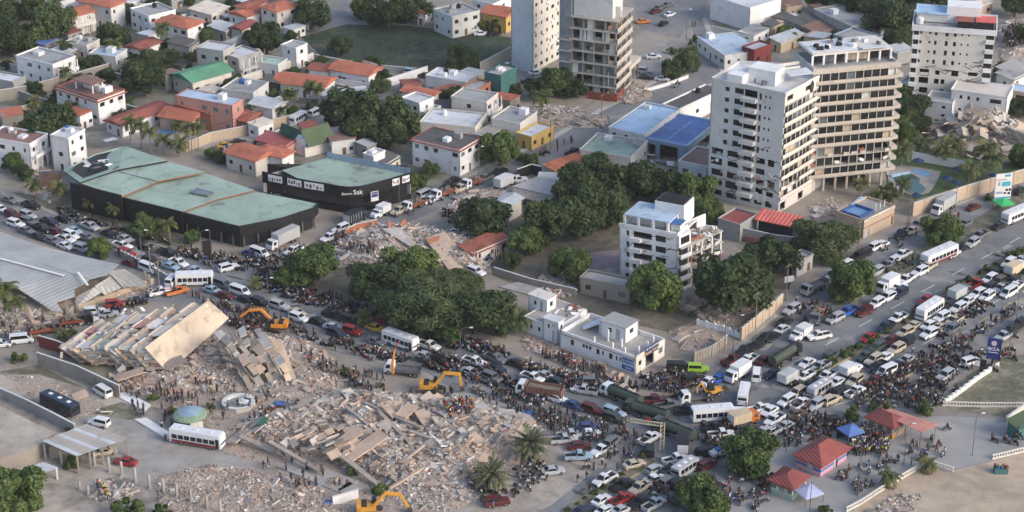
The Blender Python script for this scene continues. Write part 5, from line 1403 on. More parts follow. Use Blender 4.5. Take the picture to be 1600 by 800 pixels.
heap('rubble and scrap pile among the concrete posts', [(150, 755), (190, 745), (215, 765), (190, 790), (150, 785)], 1.1, 700, 8, 18, weights=(4, 3, 2, 2, 4, 3, 1.5))
heap('debris under the tower beside the roof pool', [(1262, 325), (1300, 308), (1318, 318), (1310, 336), (1275, 340)], .8, 700, 6, 19, weights=(4, 6, 1, 1, 1, 5, .3))
heap('brick rubble beside the derelict garden wall', [(1085, 488), (1150, 470), (1190, 470), (1160, 500), (1100, 505)], .5, 500, 4, 20, weights=(3, 2, 3, 4, 2, 2, .2))

heap('light scatter of rubbish and stones across the vacant lot', [(1045, 515), (1100, 498), (1190, 485), (1130, 540), (1055, 555)], .04, 500, 8, 22, smax=.4, step=2.5, rough_=.1)
heap('scrap, tyres and stones strewn over the lower yard', [(0, 585), (60, 590), (150, 620), (180, 650), (120, 660), (40, 625)], .04, 400, 5, 23, smax=.35, step=2.5, rough_=.1, weights=(3, 2, 2, 1, 4, 2, 1))
heap('thin scatter of broken masonry over the whole collapse zone', [(185, 604), (260, 612), (350, 610), (480, 600), (620, 610), (740, 622), (865, 664), (860, 700), (770, 770), (690, 810), (560, 800), (470, 760), (400, 722), (335, 705), (300, 672), (240, 640)], .07, 9000, 26, 21, smax=.34, step=2.5, rough_=.1)

# ---- parallel floor strips of the pancaked block inside the slab field
rb = random.Random(31)
def L3(p, z): return gp(p[0], p[1], z)
bo = big.location
for i in range(9):                                           # rows of tan floor strips, stepping down to the near side
  t = i / 8
  a = Vector((430 + 100 * t, 690 + 22 * t)); b = Vector((500 + 105 * t, 655 + 22 * t))
  for k in range(5):
    if rb.random() < .14: continue
    u0, u1 = k / 5 + rb.uniform(-.03, .05), (k + rb.uniform(.7, 1.15)) / 5
    p = a.lerp(b, u0) + Vector((rb.uniform(-3, 3), rb.uniform(-3, 3))); q = a.lerp(b, u1) + Vector((rb.uniform(-3, 3), rb.uniform(-3, 3)))
    z = 2.4 + 1.0 * math.sin(t * 3.1) + rb.uniform(-.4, .4)
    plank('slab', M_slabc[rb.choice((0, 1, 1, 2))], big, L3(p, z) - bo, L3(q, z + rb.uniform(.0, .7)) - bo, rb.uniform(.6, 1.9), .3, rb.gauss(0, .38))
for (a, b, w_, z0, z1, mi) in [((522, 700), (558, 672), 2.6, 2.6, 4.0, 1), ((540, 716), (600, 676), 3.0, 2.0, 4.2, 1), ((590, 640), (640, 690), .7, 3.0, 2.2, 0), ((540, 634), (575, 662), .7, 3.2, 3.0, 0), ((570, 628), (660, 668), .8, 2.8, 2.6, 0), ((500, 735), (420, 688), .9, 1.2, 2.6, 0), ((585, 752), (520, 700), .9, 1.0, 2.8, 0), ((595, 760), (530, 706), .9, .7, 2.2, 0), ((608, 762), (660, 730), .5, 1.6, 3.4, 1),
                 ((600, 742), (662, 694), .6, 1.4, 3.0, 1), ((700, 720), (790, 690), .9, .8, .8, 1), ((690, 732), (770, 706), .9, .6, .6, 1), ((718, 650), (760, 632), 2.2, 2.0, 2.4, 2), ((690, 640), (720, 655), 3.4, 2.2, 1.6, 2), ((625, 650), (645, 632), 2.6, 3.0, 3.4, 1), ((655, 640), (668, 660), 2.2, 3.2, 2.2, 1), ((600, 632), (618, 650), 1.6, 3.2, 2.6, 1), ((700, 735), (730, 720), 2.2, 1.0, 1.0, 2), ((450, 650), (485, 618), 1.6, 1.0, 2.4, 0), ((480, 640), (530, 615), 1.2, .8, 2.4, 0), ((360, 690), (385, 672), 2.2, 1.4, 1.2, 0), ((375, 680), (430, 705), 1.0, 1.8, .8, 0),
                 ((395, 660), (412, 652), 3.0, 1.2, 2.8, 2), ((655, 690), (700, 716), .9, 2.2, .7, 0), ((640, 672), (690, 690), .8, 2.6, 1.6, 0)]:
  plank('slab' if w_ > 1 else 'beam', M_slabc[mi], big, L3(a, z0) - bo, L3(b, z1) - bo, w_, .35, rb.gauss(0, .12))
thick(big, 'green_roof_sheet', [L3((400, 664), 2.4) - bo, L3((424, 662), 1.6) - bo, L3((413, 648), 3.8) - bo], W['r_teal'], .1)
thick(big, 'floor_slab', [L3((660, 735), .9) - bo, L3((690, 715), .9) - bo, L3((730, 728), .6) - bo, L3((700, 752), .6) - bo], M_slabc[2], .3)
thick(big, 'metal_sheet', [L3((692, 738), 1.2) - bo, L3((720, 718), 1.4) - bo, L3((733, 722), 1.2) - bo, L3((705, 742), 1.0) - bo], W['tin'], .06)
thick(big, 'floor_slab', [L3((700, 690), 1.6) - bo, L3((725, 680), 2.0) - bo, L3((748, 688), 1.6) - bo, L3((722, 700), 1.2) - bo], M_slabc[0], .3)
for k in range(7):
  plank('stair_rail', M_tank_w, big, L3((672 + k * 2.6, 676 + k * 2), 3.2) - bo, L3((680 + k * 2.6, 700 + k * 1.2), 1.2) - bo, .1, .1)

# ---- building tipped on its side: roof slab and the fan of floors behind it
g10 = gp(250, 580); t10 = lambda p, z: gp(p[0], p[1], z) - g10
tip = thing('tipped_building', 'apartment block tipped onto its side showing beige roof slab and fanned floors', 'building', g10)
Mroofs = mat('tipped_roof', lin((192, 176, 158)), var=.14, scale=.6, stain=.2, alt=(lin((150, 138, 126)), .3, .52))
Wq, Tq, Rq, Sq = t10((226, 543), 6.6), t10((326, 469), 8.2), t10((358, 497), 3.4), t10((263, 583), .5)
thick(tip, 'roof_slab', [Sq, Rq, Tq, Wq], Mroofs, .5)
plank('patched_render', mat('bare_render', lin((152, 142, 132)), var=.15), tip, Wq.lerp(Sq, .72) * 1.0 + Vector((.9, -.1, .15)), Wq.lerp(Sq, .72) + Vector((4.2, 1.6, .9)), 3.4, .1)
step_ = Vector((-3.15, .5, -.42))
rf = random.Random(4)
bays = [W['white'], W['cool'], W['cream'], W['white'], W['pink'], W['sea'], W['cream'], W['tan'], W['cool']]
for i in range(6):
  o_ = step_ * (i + 1)
  k0, k1 = rf.uniform(0, .04) + i * .015, rf.uniform(.0, .06) + i * .05
  a = Wq.lerp(Tq, k0) + o_; b = Tq.lerp(Wq, k1) + o_
  c = b + (Rq - Tq) * .95; d = a + (Sq - Wq) * .95
  c.z = max(.1, c.z); d.z = max(.1, d.z)
  jj = lambda: Vector((rf.uniform(-.35, .35), rf.uniform(-.35, .35), rf.uniform(-.4, .3)))
  thick(tip, 'floor_slab', [d + jj(), c + jj(), b + jj(), a + jj()], M_slabc[i % 3], .45)
  n_ = 4
  for s in range(n_):                                      # storey walls, now lying upwards between two floor edges
    p0, p1 = s / n_ + .01, (s + rf.uniform(.8, .98)) / n_
    dn = (Sq - Wq) * rf.uniform(.03, .16)
    l = a.lerp(b, p0) + dn + jj(); r = a.lerp(b, p1) + dn + jj(); up = -step_ * rf.uniform(.72, .93) + Vector((0, 0, rf.uniform(-.5, .1)))
    if rf.random() < .92: thick(tip, 'storey_wall', [l, r, r + up, l + up], rf.choice(bays), .2)
    plank('edge_beam', rf.choice((M_slabc[0], M_slabc[2])), tip, a.lerp(b, p0) + Vector((.1, -.1, .12)), a.lerp(b, p1) + Vector((.1, -.1, .12 + rf.uniform(-.25, .15))), rf.uniform(.4, .8), .3, rf.uniform(-.5, 0))
  for s in range(3):
    q = d.lerp(a, .2 + .28 * s); plank('column', M_slabc[0], tip, q, q - step_ * rf.uniform(.7, 1), .45, .45)
    plank('partition', rf.choice(bays), tip, q + Vector((.4, .4, .3)), q - step_ * .9 + Vector((.4, .4, rf.uniform(-.3, .5))), 1.6, .15, 1.2)
for k in range(18):
  p = t10((180 + rf.uniform(0, 60), 558 + rf.uniform(-8, 20)), rf.uniform(.4, 1.6))
  ubox('fragment', rf.choice(M_slabc), tip, p, (rf.uniform(.6, 2), rf.uniform(.4, 1.2), .3), rot=(rf.uniform(-.6, .6), rf.uniform(-.6, .6), rf.random() * 3))
for k in range(70):
  q = Wq.lerp(Tq, rf.uniform(.02, .95)) + step_ * rf.uniform(.1, 6) + (Sq - Wq) * rf.uniform(0, .35)
  ubox('fragment', rf.choice(M_slabc + bays[:4]), tip, q + Vector((0, 0, .25)), (rf.uniform(.4, 1.6), rf.uniform(.3, .9), rf.uniform(.1, .35)), rot=(rf.uniform(-.7, .7), rf.uniform(-.7, .7), rf.random() * 3))
plank('floor_slab', M_slabc[1], tip, t10((178, 592), 1.0), t10((222, 577), 2.4), 2.4, .3)

# ---- leaning stack of pancaked floors beside it
g11 = gp(410, 600); t11 = lambda p, z: gp(p[0], p[1], z) - g11
pan = thing('pancaked_building', 'leaning stack of curved pancaked floor slabs beside the tipped block', 'building', g11)
for i in range(7):
  x0, x1 = 338 + i * 12 + rf.uniform(-4, 4), 396 + i * 11 + rf.uniform(-5, 5)
  J_ = lambda a: rf.uniform(-a, a)
  pts_ = [((x0, 518 + J_(5)), 6.4 - .25 * i + J_(.5)), ((x0 + (x1 - x0) * .3 + J_(3), 538 + i + J_(3)), 6.0 - .2 * i), ((x0 + (x1 - x0) * .68 + J_(3), 568 + J_(4)), 3.9 + J_(.4)), ((x1, 603 - i * .8 + J_(5)), .5)]
  for s in range(3):
    a, b2 = t11(*pts_[s]), t11(*pts_[s + 1])
    for q in range(2):
      if rf.random() < .12: continue
      plank('floor_slab', M_slabc[rf.choice((0, 0, 1, 2, 3))], pan, a.lerp(b2, q / 2) + Vector((J_(.3), J_(.3), J_(.3))), a.lerp(b2, (q + rf.uniform(.85, 1.1)) / 2) + Vector((J_(.3), J_(.3), J_(.3))), rf.uniform(1.0, 2.0), .26, R(rf.uniform(0, 45)))
    plank('edge_beam', M_slabc[3], pan, a + Vector((-.7, 0, -.5)), b2 + Vector((-.7, J_(.4), -.5)), .4, .4)
for k in range(60):
  p = t11((345 + rf.uniform(0, 110), 525 + rf.uniform(0, 70)), 0); p.z = max(.3, 6 - (525 + 70 - 560) * .02 - abs(p.y + 4) * .2 + J_(1.5)) * .6
  ubox('fragment', rf.choice(M_slabc), pan, p, (rf.uniform(.4, 1.5), rf.uniform(.3, .9), rf.uniform(.1, .4)), rot=(J_(.8), J_(.8), J_(3)))
for k in range(4):
  plank('beam', M_slabc[0], pan, t11((340 + 4 * k, 535 + k * 11), 4.0 - .6 * k), t11((372 + 4 * k, 552 + k * 9), 3.4 - .7 * k), .8, .3, .3)
thick(pan, 'tan_slope', [t11((440, 600), .8), t11((462, 590), .8), t11((440, 530), 4.0), t11((418, 528), 4.4)], M_slabc[1], .3)

# ---- two large slabs and beams on the round heap
rt = HEAPS[3][0]; ro = rt.location
for pts_, mi in (([((664, 372), 3.2), ((694, 362), 3.6), ((735, 406), 1.6), ((706, 428), 1.2)], 1), ([((596, 357), 4.0), ((624, 355), 4.2), ((650, 380), 3.2), ((640, 384), 2.8)], 2), ([((694, 366), 3.0), ((708, 362), 3.0), ((736, 384), 1.8), ((726, 388), 1.6)], 0)):
  thick(rt, 'floor_slab', [gp(*p, z) - ro for p, z in pts_], M_slabc[mi], .4)
thick(rt, 'red_wall_panel', [gp(666, 374, 3.8) - ro, gp(688, 367, 4.0) - ro, gp(686, 375, 3.2) - ro, gp(670, 381, 3.0) - ro], W['brick'], .2)
for a, b in (((560, 385), (530, 405)), ((520, 388), (580, 402)), ((545, 372), (595, 378)), ((640, 356), (660, 354)), ((600, 400), (640, 412))):
  plank('beam', M_slabc[2], rt, gp(*a, 2.2) - ro, gp(*b, 1.6) - ro, .7, .4)
for a, b, z0, z1 in (((606, 350), (616, 357), 3.5, 2), ((628, 346), (634, 355), 3.5, 2)):
  plank('brick_panel', W['brick'], rt, gp(*a, z0) - ro, gp(*b, z1) - ro, 2.4, .25, .6)

# ---- terraced slabs of the rounded heap by the upper tower
ro = rrp.location; C_ = gp(1530, 216, 0) - ro
for j in range(7):
  Rj = 14.5 - 1.9 * j; z = .8 + 1.15 * j
  for k in range(17):
    if rf.random() < .2: continue
    q = math.pi * (.9 + 1.2 * (k + rf.uniform(-.3, .3)) / 17)
    sl_ = rf.uniform(.25, .6)
    ubox('floor_slab', M_slabc[rf.choice((0, 0, 1, 2))], rrp, C_ + Vector((Rj * 1.15 * math.cos(q), Rj * math.sin(q), z + rf.uniform(-.6, .4))), (rf.uniform(.8, 2.8), rf.uniform(1.4, 4.4), .32), rot=(rf.gauss(0, .35), sl_ + rf.gauss(0, .25), q + rf.gauss(0, .55)))
for i in range(9):
  plank('floor_slab', M_slabc[rf.choice((0, 2))], rrp, gp(1566 + i * 5, 192 + i * 2, 6.0) - ro, gp(1590 + i * 7, 232 + i * 3, .4) - ro, 1.0, .3, .4)

# ---- fallen grey sheet roof of the warehouse
g12 = gp(100, 490); t12 = lambda p, z: gp(p[0], p[1], z) - g12
ware = thing('collapsed_warehouse', 'collapsed warehouse under sagging grey corrugated roof at left edge', 'warehouse', g12)
Mtin = ribbed('roof_corrugated', lin((168, 171, 172)), 1.1, 128, var=.08, stain=.2, depth=.035, rough=.5, alt=(lin((178, 176, 170)), .06, .5))
def wsheet(pts_, name='roof_sheet', m=None): thick(ware, name, [t12(p[:2], p[2]) for p in pts_], m or Mtin, .12)
for s in [[(-60, 345, 4.2), (0, 362, 4.4), (60, 383, 4.6), (60, 410, 5.2), (-60, 385, 5.2)],
      [(60, 383, 4.6), (118, 398, 4.4), (186, 413, 4.2), (166, 429, 4.4), (140, 436, 4.6), (60, 410, 5.2)],
      [(-60, 385, 5.2), (60, 410, 5.2), (104, 429, 4.8), (136, 441, 4.4), (116, 451, 4.0), (60, 440, 4.4), (25, 449, 4.2), (-60, 435, 4.4)],
      [(25, 449, 4.2), (60, 440, 4.4), (116, 451, 4.0), (117, 463, 3.4), (88, 472, 3.0), (98, 487, 2.2), (82, 486, 2.0), (50, 465, 3.2)],
      [(60, 410, 5.1), (140, 436, 4.5), (136, 441, 4.3), (104, 429, 4.7)]]:
  wsheet(s)
Mtin2 = ribbed('roof_corrugated_pale', lin((176, 174, 168)), .9, 60, var=.08, stain=.2, depth=.1, rough=.55)
wsheet([(118, 464, 2.2), (148, 448, 3.6), (160, 456, 2.6), (120, 480, 1.2)], 'torn_roof_sheet', Mtin2)
wsheet([(148, 447, 3.6), (172, 432, 4.0), (190, 449, 2.4), (164, 461, 1.6)], 'torn_roof_sheet', Mtin2)
wsheet([(168, 424, 4.0), (195, 420, 3.8), (234, 446, 1.8), (192, 449, 1.8)], 'torn_roof_sheet', Mtin2)
wsheet([(36, 482, 2.4), (44, 478, 3.0), (62, 508, .4), (52, 510, .4)], 'fallen_slab', M_slabc[1])
for a, b in (((122, 425), (137, 445)), ((-20, 398), (100, 430))):
  plank('ridge_cap', W['white'], ware, t12(a, 5.5), t12(b, 5.2), .5, .12)
for k in range(7):
  x = 122 + k * 18; p = t12((x, 486 - k * 6.5), 0); ubox('base_wall', W['tan'], ware, (p.x, p.y, .7), (3.2, .3, 1.4), R(35))
for p in ((121, 488), (105, 492), (234, 447), (228, 442)):
  q = t12(p, 0); ubox('column', W['raw'], ware, (q.x, q.y, 1.4), (.5, .5, 2.8))
ob('interior', MB().prism([(q.x, q.y) for q in (t12(p, 0) for p in ((-60, 480), (70, 495), (110, 490), (200, 455), (180, 430), (60, 400), (-60, 380)))], .05, 1.2).mesh('interior', M_mound), ware)

# ---- tilted grey slab house beside the orange shop
g13 = gp(830, 310); t13 = lambda p, z: gp(p[0], p[1], z) - g13
fall = thing('collapsed_house', 'collapsed house under a tilted pale slab beside the orange shop', 'house', g13)
thick(fall, 'roof_slab', [t13((800, 291), 2.0), t13((866, 306), 2.4), t13((880, 282), 4.0), t13((838, 276), 3.8)], M_slabc[2], .3)
thick(fall, 'wall_slab', [t13((842, 268), 4.6), t13((876, 270), 4.4), t13((872, 284), 2.8), t13((838, 282), 3.0)], W['cool'], .25)
thick(fall, 'roof_slab', [t13((800, 304), 1.8), t13((852, 318), 1.8), t13((866, 307), 2.2), t13((802, 293), 2.0)], M_slabc[0], .3)
for k in range(10):
  ubox('fragment', rf.choice(M_slabc), fall, t13((800 + rf.uniform(0, 60), 305 + rf.uniform(0, 12)), .4), (rf.uniform(.6, 2.2), rf.uniform(.4, 1.2), .3), rot=(rf.uniform(-.6, .6), rf.uniform(-.6, .6), rf.random() * 3))
ubox('wall', W['raw'], fall, t13((830, 314), 0) + Vector((0, 0, .8)), (9, .3, 1.6), R(-35))
# ------------------------------------------------------------------ trees, palms and shrubs
def leaf_mat(name, c0, c1, c2):
  m = bpy.data.materials.new(name); m.use_nodes = True
  nt = m.node_tree; N, L = nt.nodes, nt.links
  b = N['Principled BSDF']; b.inputs['Roughness'].default_value = .6; b.inputs['Specular IOR Level'].default_value = .25
  geo = N.new('ShaderNodeNewGeometry'); oi = N.new('ShaderNodeObjectInfo')
  n1 = N.new('ShaderNodeTexNoise'); n1.inputs['Scale'].default_value = .45; n1.inputs['Detail'].default_value = 3
  L.new(geo.outputs['Position'], n1.inputs['Vector'])
  ad = N.new('ShaderNodeMath'); ad.operation = 'MULTIPLY_ADD'; ad.inputs[1].default_value = .35
  L.new(oi.outputs['Random'], ad.inputs[0]); L.new(n1.outputs[0], ad.inputs[2])
  ri = N.new('ShaderNodeMath'); ri.operation = 'MULTIPLY_ADD'; ri.inputs[1].default_value = .3
  L.new(geo.outputs['Random Per Island'], ri.inputs[0]); L.new(ad.outputs[0], ri.inputs[2])
  cr = N.new('ShaderNodeValToRGB')
  cr.color_ramp.elements[0].position = .35; cr.color_ramp.elements[0].color = (*c0, 1)
  cr.color_ramp.elements[1].position = 1.1 if False else 1.0; cr.color_ramp.elements[1].color = (*c2, 1)
  e = cr.color_ramp.elements.new(.68); e.color = (*c1, 1)
  L.new(ri.outputs[0], cr.inputs[0]); L.new(cr.outputs[0], b.inputs['Base Color'])
  tr = N.new('ShaderNodeBsdfTranslucent'); L.new(cr.outputs[0], tr.inputs[0])
  mx = N.new('ShaderNodeMixShader'); mx.inputs[0].default_value = .3
  L.new(b.outputs[0], mx.inputs[1]); L.new(tr.outputs[0], mx.inputs[2]); L.new(mx.outputs[0], N['Material Output'].inputs[0])
  return m
LEAF = {'dark': leaf_mat('leaf_dark', (.024, .042, .02), (.05, .08, .034), (.095, .135, .052)),
    'mid': leaf_mat('leaf_mid', (.04, .07, .026), (.08, .128, .042), (.145, .2, .064)),
    'grey': leaf_mat('leaf_grey', (.055, .085, .04), (.095, .135, .06), (.15, .19, .085)),
    'palm': leaf_mat('leaf_palm', (.06, .085, .035), (.1, .13, .05), (.17, .18, .07)),
    'date': leaf_mat('leaf_date', (.075, .095, .06), (.12, .145, .085), (.18, .19, .11)),
    'dry': leaf_mat('leaf_dry', (.2, .15, .05), (.3, .22, .08), (.36, .28, .1))}
M_bark = mat('bark', lin((98, 88, 78)), var=.25, scale=2)
M_palmbark = mat('palm_bark', lin((150, 140, 128)), var=.2, scale=2)

def crown_mesh(seed, n, flat=.78, leaf=.066, blobs=34, core=.66, loose=False):
  """leaf-sized faces on many overlapping clumps, unit radius; clumps leave gaps and an uneven outline"""
  r_ = random.Random(seed)
  b_ = MB()
  cl = []
  for k in range(blobs):
    a = r_.uniform(0, 6.283); t = r_.random() ** .5; z = r_.uniform(-.6, .8)
    rad = math.sqrt(max(.05, 1 - (z * .95) ** 2)) * t * (.74 if k % 5 else .95)
    cl.append((Vector((rad * math.cos(a), rad * math.sin(a), z * flat * .8)), r_.uniform(.13, .36)))
  for k in range(n):
    c, s = r_.choice(cl)
    d = Vector((r_.gauss(0, 1), r_.gauss(0, 1), r_.gauss(.25, 1))).normalized()
    p = c + d * s * (r_.uniform(.78, 1.12) if not loose else r_.uniform(.3, 1.25))
    nrm = (d + Vector((r_.gauss(0, .55), r_.gauss(0, .55), r_.gauss(.15, .55)))).normalized()
    q = nrm.to_track_quat('Z', 'Y') @ Euler((0, 0, r_.uniform(0, 6.28))).to_quaternion()
    w = leaf * r_.uniform(.6, 1.35); l = w * r_.uniform(1.0, 1.9) * (2.2 if loose else 1)
    if loose: w *= .45
    b_.add([p + q @ Vector(v) for v in ((-w / 2, -l / 2, 0), (w / 2, -l / 2, 0), (w * .6, l * .2, .02), (0, l / 2, 0), (-w * .6, l * .2, -.01))], [(0, 1, 2, 3, 4)])
  if core:
    for c, s in cl:                                        # shaded inner leaves fill the middle of each clump
      for k in range(26):
        d = Vector((r_.gauss(0, 1), r_.gauss(0, 1), r_.gauss(0, 1))).normalized()
        p = c + d * s * core
        q = d.to_track_quat('Z', 'Y') @ Euler((0, 0, r_.uniform(0, 6.28))).to_quaternion(); w = s * .5
        b_.add([p + q @ Vector(v) for v in ((-w / 2, -w / 2, 0), (w / 2, -w / 2, 0), (w / 2, w / 2, 0), (-w / 2, w / 2, 0))], [(0, 1, 2, 3)])
  return b_, cl

def trunk_mesh(seed, cl, hz=1.0):
  """tapered trunk with limbs reaching into the clumps; crown centre at height 1 in crown radii"""
  r_ = random.Random(seed); b_ = MB()
  top = Vector((r_.uniform(-.05, .05), r_.uniform(-.05, .05), hz * .55))
  b_.path([(0, 0, -.05), (r_.uniform(-.03, .03), r_.uniform(-.03, .03), hz * .3), top], [.1, .075, .065], 7)
  for c, s in r_.sample(cl, 8):
    e = c + Vector((0, 0, hz)); m_ = top.lerp(e, .5) + Vector((r_.gauss(0, .05), r_.gauss(0, .05), -.05))
    b_.path([top, m_, e], [.05, .032, .012], 5)
  return b_.mesh('trunk', M_bark)

CROWN = {}
for kind, seeds, n, kw in (('dark', (1, 2, 3, 4, 12), 8200, {}), ('mid', (5, 6, 7, 13), 8200, {}), ('grey', (8, 9), 15000, dict(core=0, loose=True, flat=.6, blobs=26, leaf=.05)), ('shrub', (10, 11), 2200, dict(leaf=.11, blobs=12))):
  CROWN[kind] = []
  for s in seeds:
    b_, cl = crown_mesh(s, n, **kw)
    lm = LEAF['mid' if kind == 'shrub' else kind]
    CROWN[kind].append((b_.mesh('crown', lm), trunk_mesh(s, cl)))

TREES = []
def tree(x, y, rpx, kind='dark', k=None, squash=1.0, label=None, name='tree', cat='tree', group=None):
  """crown centred on pixel (x, y), rpx pixels in radius"""
  rr_ = random.Random(int(x * 31 + y))
  p = gp(x, y, 0)
  if 430 < x < 800 and 400 < y < 530: squash = .72; kind = 'mid' if kind == 'dark' and rr_.random() < .6 else kind
  r = 1.14 * rpx / px_per_m(p)
  hc = r * (.74 if kind != 'shrub' else .45)                 # height of the crown centre
  p = gp(x, y, hc); p.z = 0
  cm, tm = CROWN[kind][rr_.randrange(len(CROWN[kind]))] if k is None else CROWN[kind][k]
  t = thing(name, label, cat, p, rr_.uniform(0, 6.28), group)
  ob('trunk', tm, t, (0, 0, 0), None, (r, r, hc))
  ob('crown', cm, t, (0, 0, hc), (0, 0, 0), (r * rr_.uniform(.92, 1.14), r * rr_.uniform(.85, 1.1), r * squash * rr_.uniform(.82, 1.08)))
  TREES.append((t, r))
  return t

